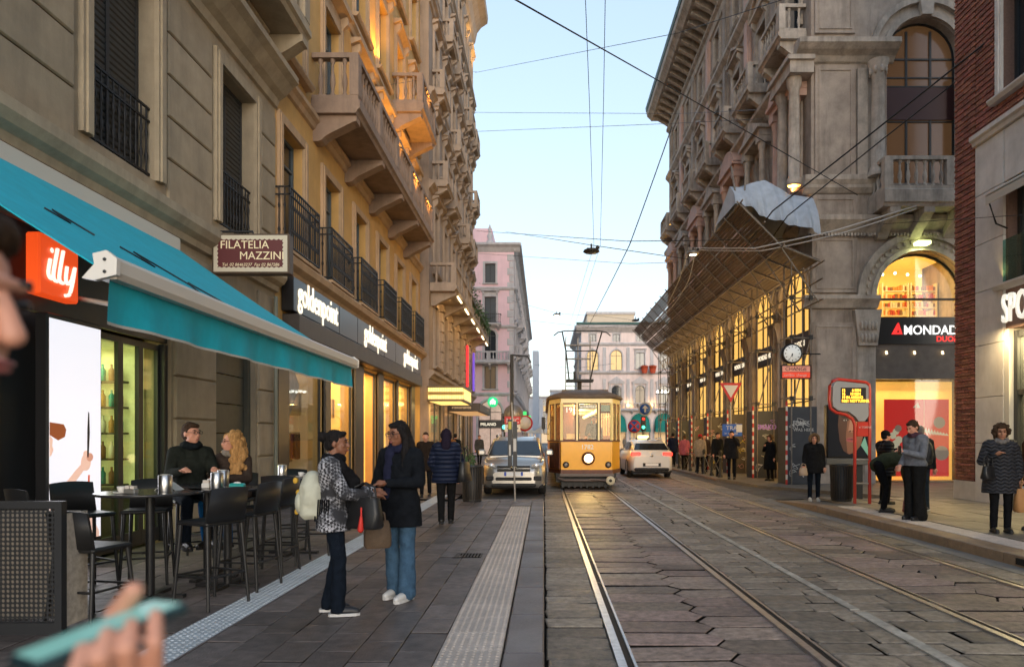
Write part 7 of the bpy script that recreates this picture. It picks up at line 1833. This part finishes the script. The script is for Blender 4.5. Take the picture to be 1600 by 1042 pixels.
# --- onlooker with a phone at the left edge, close to the lens
PX, PY, PH = -1.018, .84, 1.84
def lw(p): k = PH/1.70; return ((p.y-PY)/k, -(p.x-PX)/k, (p.z-.1)/k)
def grip(mb):
    def c(*pts): return [V(lw(at(*p))) for p in pts]
    k = PH/1.70
    mb.chain(c((40,1230,.60),(140,1150,.615),(185,1128,.63)), [.028/k,.030/k,.032/k], 12); mb.chain(c((150,1135,.63),(225,1118,.64)), [.028/k,.026/k], 10)
    for (xb, xm, xt, ym, yt) in ((128,120,130,1048,1012), (165,160,168,1026,988), (203,201,206,1012,974), (241,243,243,1004,960)):
        de = .56 + .1*(xt-50)/244
        mb.chain(c((xb,1115,de+.012),(xm,ym,de-.024),(xt,yt,de-.008)), [.0086/k,.0078/k,.0068/k], 8)
    mb.chain(c((160,1090,.65),(184,960,.69),(210,922,.675)), [.0135/k,.0125/k,.0098/k], 8)
Pp = person('person in profile holding a phone at the left edge of the picture', (PX, PY, .1), R(90), PH, dict(head=(0,-.235,1.545), neck=(0,-.13,1.42), el_r=(-.15,-.16,1.0), wr_r=lw(at(40,1215,.60)), el_l=(.30,.05,1.10), wr_l=(.28,-.10,.9), sh_l=(.17,.015,1.36), sh_r=(-.17,.015,1.36), hand_r=grip), 'light', cloth('coat_black'), blk, bootb, hbr, .8, 1.0, 4, tilt=R(8), hairst='short', noise_=.003)
NL, NR, FL = at(50,1038,.56), at(294,940,.66), at(47,1008,.625)
phn = thing('phone', 'phone with pale teal screen in the blurred hand at the lower left', 'phone', NL)
ax = (NR-NL).normalized(); wd = FL-NL; wd = (wd - ax*wd.dot(ax)).normalized(); nz_ = ax.cross(wd).normalized()
mt = Matrix((ax, wd, nz_)).transposed().to_4x4(); Lp = (NR-NL).length
MB().rbox(0, Lp, 0, .072, -.011, .0, .003).xf(mt).build('case', M('phone_case', (.01,.03,.035), .4), phn)
MB().box(.005, Lp-.005, .003, .069, .0002, .0006).xf(mt).build('display', M('phone_teal', (.03,.05,.05), .35, emit=1.7, ecol=(.20,.50,.46)), phn)
# ------------------------------------------------------------------ café terrace
m_plas = M('stool_black', (.014,.014,.015), .45, var=.1, scale=20); m_tab = M('table_top', (.03,.03,.033), .25)
m_steel = M('brushed_steel', (.55,.55,.55), .3, metal=1); m_cup = M('china_white', (.7,.68,.65), .3)
def stool(label, x, y, rz, hs=.76):
    t = thing('bar_stool', label, 'stool', (x, y, SW), rz, 'black bar stools on the terrace')
    st = MB(); st.rbox(-.21, .21, -.2, .2, hs-.03, hs+.01, .015); st.build('seat', m_plas, t)
    n = 8; bk = MB(); rings = []
    for k in range(n+1):
        a = -1 + 2*k/n; xx = a*.205; yy = .2 - .03*a*a
        rings.append([(xx, yy, hs-.0), (xx, yy+.02, hs-.0), (xx*.96, yy+.075, hs+.31-.015*a*a), (xx*.96, yy+.055, hs+.31-.015*a*a)])
    bk.loft(rings, 0, True, True); bk.build('backrest', m_plas, t)
    for sx in (-1, 1):
        for sy in (-1, 1):
            MB().tube([(sx*.18, sy*.17, hs-.02), (sx*.215, sy*.225, 0)], [.019,.014], 8).build('leg', m_plas, t)
    fr = MB(); z = .28
    for (p, q) in (((-.2,-.205),(.2,-.205)), ((-.2,.205),(.2,.205)), ((-.2,-.205),(-.2,.205)), ((.2,-.205),(.2,.205))): fr.tube([(p[0],p[1],z),(q[0],q[1],z)], .011, 6)
    fr.build('footrest', m_plas, t); return t
def table(label, x, y, r=.38, h=1.0, square=False):
    t = thing('bar_table', label, 'table', (x, y, SW), R(random.uniform(-6,6)), 'black bar tables on the terrace')
    (MB().rbox(-r, r, -r, r, h-.025, h, .01) if square else MB().lathe([(r-.01,h-.025),(r,h-.015),(r,h-.004),(r-.006,h)], n=36)).build('table_top', m_tab, t)
    MB().cyl((0,0,.02),(0,0,h-.025), .04, n=14).build('column', m_plas, t)
    fb = MB(); fb.box(-.32,.32,-.035,.035,0,.03); fb.box(-.035,.035,-.32,-.036,.0,.029); fb.box(-.035,.035,.036,.32,.0,.029); fb.build('base', m_plas, t); return t
table('round black bar table nearest the perforated screen', -3.72, 6.45, .46)
table('black bar table with teal packet between the two steel holders', -3.22, 6.95, .36)
table('black bar table of the seated couple', -3.66, 7.42, .36)
table('black bar table farthest along the terrace by the lit shop', -3.28, 8.95, .40)
stool('black stool with its back to the camera beside the perforated screen', -3.72, 5.62, R(168), .62)
stool('black stool pushed up behind the round table by café doors', -4.15, 7.15, R(20))
stool('black stool half hidden behind the perforated screen', -4.45, 6.1, R(150))
stool('black stool on the near pavement side of the round table', -3.02, 6.2, R(-115))
stool('black stool beside the metal strip, second along the terrace', -2.98, 6.9, R(-100))
stool('black stool facing away at the farthest bar table', -3.12, 8.25, R(178))
stool('black stool behind the farthest bar table', -3.5, 9.5, R(20))
stool('black stool beyond the round table near the café screen', -4.55, 6.75, R(60)); stool('black stool between the couple and the farthest table', -3.05, 7.65, R(-95)); stool('black stool by the stone pier behind the couple', -4.3, 8.9, R(-20)); stool('black stool tucked under the farthest table', -2.98, 8.95, R(-90))
stool('black stool under the seated man', -4.06, 7.87, R(40), .80); stool('black stool under the seated woman', -3.72, 8.17, R(-2), .78)
def item(name, label, cat, x, y, parts, grp=None):
    t = thing(name, label, cat, (x, y, SW+1.0), 0, grp)
    for (pn, mb, m) in parts: mb.build(pn, m, t)
    return t
def holder(label, x, y): item('napkin_holder', label, 'holder', x, y, [('sleeve', MB().lathe([(.058,0),(.06,.005),(.06,.155),(.055,.16)], n=20), m_steel), ('napkins', MB().box(-.03,.03,-.03,.03,.1,.165), m_cup)], 'steel napkin holders')
holder('steel napkin holder on the round table by the screen', -3.55, 6.4); holder('steel napkin holder on the table with the teal packet', -3.28, 6.85); holder('steel napkin holder on the farthest bar table', -3.38, 8.8); holder('steel napkin holder in front of the seated woman', -3.46, 7.36)
def cup(label, x, y): item('coffee_cup', label, 'cup', x, y, [('saucer', MB().lathe([(.03,0),(.065,.008),(.07,.014),(.03,.008)], n=18), m_cup), ('bowl', MB().lathe([(.018,.012),(.03,.03),(.037,.065),(.034,.065),(.02,.03)], n=16), m_cup), ('handle', MB().tube([(.035,0,.055),(.055,0,.05),(.05,0,.03),(.03,0,.03)], .005, 6), m_cup)], 'coffee cups')
cup('white coffee cup in front of the seated woman', -3.62, 7.42); cup('white coffee cup on the farthest bar table', -3.15, 8.85); cup('white cup on the near edge of the round table', -3.85, 6.22)
item('sugar_caddy', 'small steel caddy of paper sachets on the round table', 'caddy', -3.75, 6.2, [('tray', MB().rbox(-.05,.05,-.035,.035,0,.045,.006), m_steel), ('sachets', MB().box(-.04,-.005,-.025,.025,.03,.075).box(.003,.04,-.024,.026,.03,.07), M('sachet', (.6,.55,.5), .6))])
item('sugar_caddy', 'small caddy of sachets beside the steel holder and teal packet', 'caddy', -3.42, 6.92, [('tray', MB().rbox(-.04,.04,-.03,.03,0,.05,.006), m_cup), ('sachets', MB().box(-.03,.03,-.02,.02,.03,.08), M('sachet'))])
item('tissue_packet', 'teal tissue packet on the bar table', 'packet', -3.1, 6.9, [('wrap', MB().rbox(-.075,.075,-.04,.04,0,.05,.015), M('wrap_teal', (.02,.30,.28), .4)), ('tissue', MB().ell((0,0,.05),(.04,.015,.015),10,6), m_cup)])
item('menu_card', 'folded white menu lying on the round table', 'menu', -3.65, 6.65, [('leaf', MB().prism([(-.1,0),(-.0,.07),(.0,.075),(-.105,.0)], -.08, .08, 'y').prism([(.0,.07),(.1,.0),(.105,.0),(.0,.075)], -.08, .08, 'y'), m_cup)])
# perforated metal screen
ps = thing('perforated_screen', 'dark perforated metal screen at the terrace edge on the left', 'screen', (-4.45, 5.25, SW), 0)
Wd, Hh = .76, 1.02; fr = MB(); t_ = .055
fr.box(0, t_, -.03, .03, 0, Hh); fr.box(Wd-t_, Wd, -.03, .03, 0, Hh); fr.box(t_, Wd-t_, -.03, .03, Hh-t_, Hh); fr.box(t_, Wd-t_, -.03, .03, 0, .09); fr.build('frame', m_anth, ps)
pm = MB(); px_, n_ = .036, 10; nx = int((Wd-2*t_)/px_); nz = int((Hh-t_-.09)/px_)
for i in range(nx):
    for k in range(nz):
        cx, cz = t_ + (i+.5)*(Wd-2*t_)/nx, .09 + (k+.5)*(Hh-t_-.09)/nz; hw_, hh_ = (Wd-2*t_)/nx/2, (Hh-t_-.09)/nz/2
        sq = [(hw_,0),(hw_,hh_),(0,hh_),(-hw_,hh_),(-hw_,0),(-hw_,-hh_),(0,-hh_),(hw_,-hh_)]; cr = [(.0135*math.cos(a*math.pi/4), .0135*math.sin(a*math.pi/4)) for a in range(8)]
        pm.add([(cx+p[0], 0, cz+p[1]) for p in sq] + [(cx+p[0], 0, cz+p[1]) for p in cr] + [(cx+p[0], .004, cz+p[1]) for p in cr], [(a, (a+1) % 8, 8+(a+1) % 8, 8+a) for a in range(8)] + [(8+a, 8+(a+1) % 8, 16+(a+1) % 8, 16+a) for a in range(8)])
pm.build('perforated_sheet', m_anth, ps); pl_ = MB(); pl_.box(t_, Wd-t_, .25, .27, .05, Hh-.1); pl_.box(0, .03, .03, .27, .05, Hh-.1); pl_.box(Wd-.03, Wd, .03, .27, .05, Hh-.1); pl_.build('planter_back', M('planter_inner', (.42,.36,.29), .8, var=.3, scale=20), ps)
# ------------------------------------------------------------------ street furniture, left
def bin_(label, x, y, z):
    t = thing('litter_bin', label, 'bin', (x, y, z), 0, 'ribbed litter bins')
    MB().lathe([(.17,.02),(.2,.06),(.235,.8),(.2,.8),(.17,.1)], n=24).build('liner', m_dk, t); MB().lathe([(.2,0),(.22,0),(.22,.05),(.2,.05)], n=24).build('foot', m_dk, t); MB().tube([(.25*math.cos(a*.2618), .25*math.sin(a*.2618), .84) for a in range(25)], .02, 6).build('rim', m_anth, t)
    rb = cached('rib', lambda: MB().box(-.012, .012, -.008, .008, 0, .80).mesh('rib', M('bin_brown', (.05,.04,.032), .5, metal=.4)))
    for k in range(26):
        a = k*2*math.pi/26; O('rib', rb, t, (.215*math.cos(a), .215*math.sin(a), .03), (0, R(2.5), a))
    return t
bin_('ribbed brown litter bin beside the parked silver car', -1.72, 16.35, SW); bin_('ribbed litter bin under the video poster at the tram stop', 6.95, 15.95, PZ)
pt = thing('planter', 'square brown planter with clipped green hedge beside the parked car', 'planter', (-2.35, 18.6, SW)); MB().rbox(-.4,.4,-.4,.4,0,.62,.03).build('tub', M('tub_brown', (.08,.055,.045), .7), pt)
lf = MB()
for k in range(1500):
    p = Vector((random.uniform(-.45,.45), random.uniform(-.45,.45), .62 + abs(random.gauss(.2,.16)))); s_ = random.uniform(.025,.05); a = Vector((random.gauss(0,1),random.gauss(0,1),random.gauss(0,1))).normalized()*s_; b_ = Vector((random.gauss(0,1),random.gauss(0,1),random.gauss(0,1))).normalized()*s_*.6
    lf.add([p-a, p+b_, p+a, p-b_], [(0,1,2,3)])
tag(lf.build('foliage', m_leaf, pt), kind='stuff')
m_pole = M('pole_grey', (.28,.26,.24), .4, metal=.5); m_pdk = M('pole_dark', (.02,.02,.02), .5)
sp_ = thing('sticker_pole', 'thin grey pole with stickers leaning in front of the parked silver car', 'pole', (-.68, 16.05, SW))
MB().tube([(.0,0,0),(-.03,0,1.1),(-.08,0,2.35)], .022, 8).lathe([(.08,0),(.06,.02),(.025,.03)], n=12).build('post', m_pole, sp_)
for k, (x0, c_) in enumerate(((-.17, (.02,.02,.022)), (-.05, (.02,.02,.022)))): MB().rbox(x0, x0+.1, -.03, -.024, .85+k*.0, 1.95-.05*k, .002).build('banner', M('banner_black', c_, .5), sp_)
MB().box(-.155, -.085, -.033, -.031, 1.72, 1.9).build('sticker', M('sticker_yellow', (.5,.42,.05), .5), sp_); MB().box(-.04, .03, -.033, -.031, 1.2, 1.5).build('sticker', M('sticker_white', (.5,.48,.45), .5), sp_); MB().box(-.14, -.1, -.033, -.031, 1.1, 1.35).build('sticker', M('sticker_white'), sp_)
lp = thing('gantry_post', 'tall dark post with short arm rising behind the parked car', 'post', (-1.27, 27, 0))
MB().tube([(0,0,0),(0,0,4.92)], .07, 8).build('post', m_pdk, lp); MB().tube([(0,0,4.9),(.62,0,4.85),(.75,0,4.6)], .04, 6).build('arm', m_pdk, lp)
sg_ = thing('direction_sign', 'red and white direction sign with arrow on the dark post', 'sign', (-1.55, 26.85, 1.85))
MB().rbox(0,.62,0,.03,.32,.62,.01).build('red_panel', M('sign_red', (.5,.02,.02), .5), sg_); MB().rbox(0,.62,0,.03,0,.3,.01).build('white_panel', M('sign_whitep', (.6,.58,.55), .5), sg_); text('lettering', 'NdC', .26, M('sign_whitep'), sg_, (.06,-.004,.37), ext=.002)
ar = MB(); ar.box(.18,.54,-.006,0,.13,.17); ar.add([(.08,-.005,.15),(.2,-.005,.23),(.2,-.005,.07)], [(0,1,2)]); ar.build('arrow', m_black, sg_)
def rsign(label, p, r, face, rim, z0, name='road_sign', sym=None, back=False):
    t = thing(name, label, 'sign', (p[0], p[1], z0)); h = p[2]-z0
    MB().tube([(0,.04,0),(0,.04,h+r*.6)], .03, 8).build('post', m_pole, t)
    MB().lathe([(0,-.005),(r,-.005),(r,.015),(0,.015)], (0,0,h), 24, 0, 'y').build('plate', rim, t); MB().lathe([(0,-.01),(r*.8,-.01),(r*.8,-.005)], (0,0,h), 24, 0, 'y').build('face', face, t)
    if sym: sym(t, h, r)
    return t
m_sw = M('sign_whitep'); m_sr = M('sign_red'); m_sb = M('sign_blue', (.02,.10,.42), .45)
rsign('grey round sign seen from behind on the dark post', at(802, 647, 30), .42, m_pole, m_pole, 0); rsign('round no vehicles sign with red rim near the parked car', at(820, 661, 34), .4, m_sw, m_sr, 0)
def up_arrow(t, h, r):
    m = MB(); m.box(-.05*r/.4, .05*r/.4, -.016, -.011, h-r*.5, h+r*.15); m.add([(-.45*r,-.014,h+.1*r),(.45*r,-.014,h+.1*r),(0,-.014,h+.6*r)], [(0,1,2)]); m.build('arrow', m_sw, t)
def slash(t, h, r):
    m = MB()
    for s in (-1,1): m.box(-r*.75, r*.75, -.016, -.012, -.05, .05); m.xf(Matrix.Translation((0,0,h)) @ Matrix.Rotation(R(45*s),4,'Y'), len(m.v)-8)
    m.build('cross', m_sr, t)
rsign('round blue straight-ahead arrow sign beyond the taxi', at(1008, 639, 46), .46, m_sb, m_sw, 0, sym=up_arrow); rsign('round blue no stopping sign with red cross beyond the taxi', at(991, 666, 44), .42, m_sb, m_sr, 0, sym=slash)
def tlight(label, p, cols, z0=0):
    t = thing('traffic_light', label, 'traffic light', (p[0], p[1], z0)); h = p[2]-z0
    MB().tube([(0,.12,0),(0,.12,h+.7)], .05, 8).build('post', m_pdk, t); MB().rbox(-.16,.16,-.12,.1,h-.2,h+.75,.03).build('housing', m_black, t)
    for k, c_ in enumerate(cols): MB().ell((0,-.12,h+.03+k*.27), (.1,.04,.1), 12, 8).build('lamp', c_, t)
m_go = M('signal_green', (.02,.8,.4), .3, emit=14, ecol=(.05,1,.5)); m_off = M('signal_off', (.03,.03,.03), .4); m_stop = M('signal_red', (.8,.03,.02), .3, emit=2.5, ecol=(1,.05,.03))
tlight('green traffic light behind the taxi', at(1005, 668, 45), [m_go, m_off, m_stop]); tlight('green traffic light left of the dark post', at(788, 668, 36), [m_go, m_off, m_off])
gc = thing('pharmacy_cross', 'green lit pharmacy sign beyond the parked car', 'sign', at(820, 652, 56)); MB().box(-.5,.5,-.1,.1,-.14,.14).box(-.14,.14,-.101,.101,.14,.5).box(-.14,.14,-.101,.101,-.5,-.14).build('cross', M('pharmacy_green', (.05,.8,.2), .4, emit=1.2, ecol=(.05,1,.2)), gc)
for k in range(3):
    u = thing('parasol', ['cream café parasol left of the distant group', 'cream café parasol in the middle of the distant group', 'cream café parasol right of the distant group'][k], 'parasol', (-2.4+k*2.0, 92+k*3, 0), 0, 'distant café parasols')
    MB().lathe([(1.5,2.4),(1.52,2.35),(.05,3.2)], n=8, smooth=False).build('canopy', M('parasol_cream', (.6,.52,.42), .8), u); MB().cyl((0,0,0),(0,0,3.2),.04,n=8).build('pole', m_pole, u)
# ------------------------------------------------------------------ street furniture, right
gw = thing('give_way_sign', 'red and white give way triangle on a grey pole with blue tram plate', 'sign', (6.95, 25.4, .1))
h = at(1146, 612, 25.4).z - .1
MB().tube([(0,.04,0),(0,.04,h+.5)], .035, 8).build('post', m_pole, gw)
MB().prism([(-.42,h+.33),(.42,h+.33),(0,h-.40)], -.01, .01, 'y').build('plate', m_sr, gw); MB().prism([(-.27,h+.24),(.27,h+.24),(0,h-.22)], -.016, -.01, 'y').build('face', m_sw, gw)
MB().rbox(-.32,.42,-.012,.01,h-1.65,h-1.2,.01).build('tram_plate', m_sb, gw); text('lettering', 'TRAM', .22, m_sw, gw, (-.18,-.016,h-1.42), ext=.001); text('lettering', 'in transito', .12, m_sw, gw, (-.24,-.016,h-1.58), ext=.001)
MB().rbox(.2,.42,-.016,-.012,h-1.5,h-1.22,.002).build('tram_pictogram', m_sw, gw)
for k in range(7):
    y = 26.4 + k*1.35
    bo = thing('bollard', ['dark bollard nearest the give way sign', 'second dark bollard from the give way sign', 'third dark bollard from the give way sign', 'fourth dark bollard from the give way sign', 'fifth dark bollard from the give way sign', 'sixth dark bollard from the give way sign', 'dark bollard nearest the taxi'][k], 'bollard', (6.82, y, .1), 0, 'bollards along the kerb')
    MB().lathe([(.09,0),(.09,.08),(.06,.1),(.055,.9),(.07,.94),(.07,.98),(.04,1.05)], n=14).build('post', m_pdk, bo); MB().lathe([(.062,.75),(.064,.76),(.064,.8),(.062,.81)], n=14).build('collar', m_pole, bo)
    if k < 6:
        rl = thing('kerb_railing', ['railing between the first two bollards', 'railing between the second and third bollards', 'railing between the third and fourth bollards', 'railing between the fourth and fifth bollards', 'railing between the fifth and sixth bollards', 'railing between the last two bollards'][k], 'railing', (6.82, y, .1), 0, 'crossed railings between bollards')
        MB().tube([(0,.06,.82),(0,1.29,.82)], .022, 6).build('top_bar', m_pole, rl); MB().tube([(0,.06,.78),(0,1.29,.15)], .012, 6).tube([(0,.06,.15),(0,1.29,.78)], .012, 6).build('cross_bar', m_pole, rl)
# tram stop totem
m_redp = M('totem_red', (.55,.03,.015), .35, coat=.4); m_gp = M('totem_grey', (.30,.30,.31), .4)
ts = thing('stop_totem', 'red ladder-framed tram stop totem with orange departure display', 'sign', (6.92, 15.2, PZ))
def frm(pts, r=.035): return MB().tube(pts, r, 8)
frm([(-.0,0,0),(-.0,0,1.75),(-.05,0,1.88),(-.2,0,1.98),(-.42,0,2.03),(-.54,0,2.12),(-.57,0,2.3),(-.56,0,2.62),(-.5,0,2.73),(-.38,0,2.77),(.24,0,2.70),(.31,0,2.66),(.33,0,2.55),(.33,0,0)], .036).build('frame', m_redp, ts)
for z in (.45, .98): MB().tube([(.03,0,z),(.30,0,z)], .022, 8).build('rung', M('rung_steel', (.5,.48,.44), .35, metal=.7), ts)
P = [(-.52,2.28),(-.51,2.60),(-.46,2.70),(-.36,2.72),(.22,2.66),(.28,2.60),(.28,1.95),(.2,1.84),(.06,1.84),(-.02,1.94),(-.16,2.05),(-.40,2.08),(-.5,2.16)]
MB().prism(P, -.06, .06, 'y').build('head_panel', m_gp, ts); MB().rbox(-.34,.22,-.068,-.06,2.24,2.58,.004).build('display', m_black, ts)
m_led = M('led_amber', (1,.5,.05), .4, emit=9, ecol=(1,.42,.03))
for k, tx in enumerate(('12       6 MIN', '16     10 MIN', '19 IN ARRIVO', 'NM1 NOTTURNA')): text('departure_line', tx, .085, m_led, ts, (-.32,-.07,2.49-k*.078), ext=.001, bold=.002, sx=.9)
text('stop_name', 'V. TORINO', .06, m_sw, ts, (.06,-.064,1.68), ext=.001); MB().rbox(.04,.29,-.03,.03,1.5,1.82,.005).build('name_plate', m_redp, ts)
# video poster
vp = thing('video_poster', 'large dark-framed video poster showing a close-up face behind the totem', 'screen', (7.25, 17.45, PZ))
MB().rbox(-.06,1.02,-.1,.1,.95,2.32,.03).build('casing', m_black, vp); MB().rbox(-.1,1.06,-.16,.16,.78,.94,.02).build('ledge', M('ledge_grey', (.12,.12,.12), .5), vp); MB().box(.1,.86,-.08,.08,-.14,.78).build('stand', m_anth, vp)
MB().box(-.03,.99,-.104,-.1,1.0,2.28).build('display', M('poster_dark', (.008,.008,.01), .7, spec=.1, emit=.08, ecol=(.25,.26,.30)), vp)
fc = MB()
def fp_(pts, y, m): fc.add([(p[0], y, p[1]) for p in pts], [tuple(range(len(pts)))], m)
def fe(cx, cz, rx, rz, y, m, n=20): fp_([(cx+rx*math.cos(2*math.pi*k/n), cz+rz*math.sin(2*math.pi*k/n)) for k in range(n)], y, m)
fp_([(.26,2.28),(.84,2.28),(.90,1.95),(.88,1.6),(.80,1.28),(.66,1.10),(.5,1.05),(.36,1.14),(.26,1.4),(.22,1.8)], -.1045, 0); fp_([(.26,2.28),(.5,2.28),(.46,1.9),(.42,1.5),(.46,1.08),(.36,1.14),(.26,1.4),(.22,1.8)], -.105, 1)
fe(.40,1.93,.1,.05,-.1055,2); fe(.72,1.93,.1,.05,-.1055,2); fe(.40,1.915,.045,.02,-.106,3); fe(.72,1.915,.045,.02,-.106,3); fe(.405,1.915,.02,.02,-.1065,4); fe(.725,1.915,.02,.02,-.1065,4)
fp_([(.30,2.03),(.52,1.99),(.51,1.965),(.31,1.99)], -.1065, 4); fp_([(.60,1.99),(.82,2.04),(.82,2.0),(.61,1.965)], -.1065, 4)
fp_([(.53,1.95),(.60,1.95),(.66,1.66),(.60,1.61),(.54,1.61),(.48,1.65)], -.1058, 5); fe(.53,1.635,.03,.016,-.1062,4); fe(.61,1.635,.03,.016,-.1062,4); fe(.57,1.42,.14,.06,-.1058,6); fp_([(.43,1.43),(.57,1.44),(.71,1.43),(.57,1.415)], -.1064, 4)
fe(.75,1.72,.1,.1,-.1052,5); fp_([(.80,1.28),(.99,1.0),(.99,1.2),(.9,1.5)], -.1052, 7)
e_ = lambda n_, c: M(n_, c, .4, emit=.75, ecol=c)
fc.build('picture', [e_('face_brown', hx(120,78,58)), e_('face_shade', hx(74,46,36)), e_('face_socket', hx(62,38,30)), e_('face_eyewhite', hx(170,160,155)), e_('face_black', (.006,.005,.005)), e_('face_high', hx(160,112,90)), e_('face_lip', hx(150,70,74)), e_('face_teal', hx(110,160,140))], vp)
# ------------------------------------------------------------------ overhead wires and pendant lamps
m_wire = M('wire_black', (.012,.012,.014), .6); m_wireg = M('wire_grey', (.09,.10,.12), .6); m_wirew = M('cable_white', (.5,.5,.5), .6)
def wire(label, pts, r=.011, mat=None, sag=.0, n=10):
    P = [at(*p) for p in pts]; Q = []
    for i in range(len(P)-1):
        for k in range(n): t = k/n; q = P[i].lerp(P[i+1], t); q.z -= sag*4*t*(1-t); Q.append(q)
    Q.append(P[-1]); t = tag(MB().tube(Q, r, 6).build('overhead_wire', mat or m_wire), label, 'wire', 'overhead tram wires'); return t
wire('thick diagonal span wire from the top centre down to the palace corner', [(770,-20,9.5),(1035,130,17),(1340,305,22.6)], .013)
wire('span wire rising to the right across the upper sky', [(742,114,48),(1060,52,22),(1260,-12,12)], .010)
wire('thin level span wire below the crossing diagonals', [(738,176,46),(1060,178,36),(1182,172,24)], .012, m_wireg)
wire('thin level span wire just under the upper level one', [(738,206,46),(1056,193,34),(1190,186,26)], .012, m_wireg)
wire('left faint contact wire dropping towards the pendant lamp', [(914,-20,6.9),(921,160,9.0),(928,384,15.5),(888,515,30),(868,600,62)], .004, m_wireg); wire('right faint contact wire dropping towards the pendant lamp', [(946,-20,6.9),(943,160,9.0),(938,384,15.5),(896,515,30),(870,600,62)], .004, m_wireg)
wire('long diagonal feeder wire from the palace eaves to the far square', [(1050,198,24),(984,382,26),(940,470,40),(918,512,60)], .02, sag=.03)
wire('upper span wire carrying the pendant lamp', [(745,361,48),(980,377,26),(1095,376,24),(1262,372,23.2)], .015); wire('middle span wire through the pendant lamp', [(790,362,50),(930,384,22),(1075,405,24)], .012); wire('lower span wire behind the pendant lamp', [(745,396,48),(985,412,30),(1060,410,28)], .010, m_wireg)
wire('low span wire with small floodlights on the left', [(800,470,58),(872,490,55),(950,495,58),(1010,503,52)], .012); wire('lower far span wire above the tram', [(820,500,66),(930,512,60),(1040,505,50)], .014, m_wireg); wire('far span wire at tram roof height', [(835,570,90),(900,575,90),(960,568,90)], .02, m_wireg)
wire('upper thick black cable crossing the palace corner', [(1160,392,23.5),(1207,330,21),(1360,210,18.5),(1600,20,15)], .022); wire('lower thick black cable crossing the palace corner', [(1180,410,24),(1230,338,21),(1370,225,19),(1600,45,16)], .018)
wire('upper white cable swept across the palace to the stop', [(1075,388,26),(1180,388,22),(1300,362,20.5),(1432,322,20)], .022, m_wirew, .0); wire('lower white cable swept across the palace to the stop', [(1075,390,26),(1190,392,22),(1310,366,20.5),(1432,326,20)], .018, m_wirew, .02)
wire('white cable looping down along the slatted canopy', [(1075,392,26),(1060,440,28),(1035,490,34),(1010,512,42)], .018, m_wirew, .05); wire('second white cable looping along the slatted canopy', [(1085,400,26),(1075,440,27),(1045,485,33),(1015,508,42)], .014, m_wirew, .1)
wire('thin wire between the left balcony and the sky', [(560,352,22),(740,420,50)], .012); wire('thin wire crossing the stone building below its balcony', [(250,155,11),(430,160,15),(745,112,48)], .008); wire('thin wire across the marble wall', [(1380,350,20),(1600,336,13)], .008)
def pend(label, p, lit, s=1.0):
    t = thing('pendant_lamp', label, 'lamp', at(*p), 0, 'pendant street lamps')
    MB().lathe([(.0,.02),(.24*s,.0),(.27*s,-.05),(.20*s,-.09),(.0,-.11)], n=20).build('bowl', m_dk if not lit else m_pole, t); MB().box(-.15*s,.15*s,-.03,.03,.02,.07).cyl((0,0,.05),(0,0,.2*s),.03,n=8).build('hanger', m_dk, t)
    MB().ell((.2*s,0,.09), (.06*s,.05*s,.07*s), 10, 8).build('spot', m_dk, t)
    MB().lathe([(0,-.115),(.15*s,-.10),(.15*s,-.09)], n=16).build('lens', M('lamp_lit', (1,.9,.7), .3, emit=30, ecol=(1,.86,.55)) if lit else M('lamp_unlit', (.1,.1,.1), .2), t)
pend('dark unlit pendant lamp hung over the middle of the street', (924,391,22), False, 1.0); pend('lit pendant lamp in front of the slatted canopy', (1083,394,24.5), True, .85); pend('small lit pendant lamp over the far left of the square', (870,491,55), True, 1.2); pend('small pendant lamp over the far right of the square', (993,500,54), False, 1.2)
fl_ = thing('floodlight_cluster', 'cluster of white floodlights on the far scaffold', 'lamp', at(1040, 612, 62))
for k in range(5): MB().ell((-.7+k*.35,0,.05*(k%2)), (.12,.08,.12), 10, 8).build('lamp', M('flood_white', (1,1,.95), .3, emit=20, ecol=(1,.95,.8)), fl_)
MB().tube([(-.9,.1,-.2),(.9,.1,-.2)], .04, 6).tube([(0,.1,-.2),(0,.1,-3.6)], .04, 6).build('bar', m_pdk, fl_)
bpy.data.scenes.remove(TS)
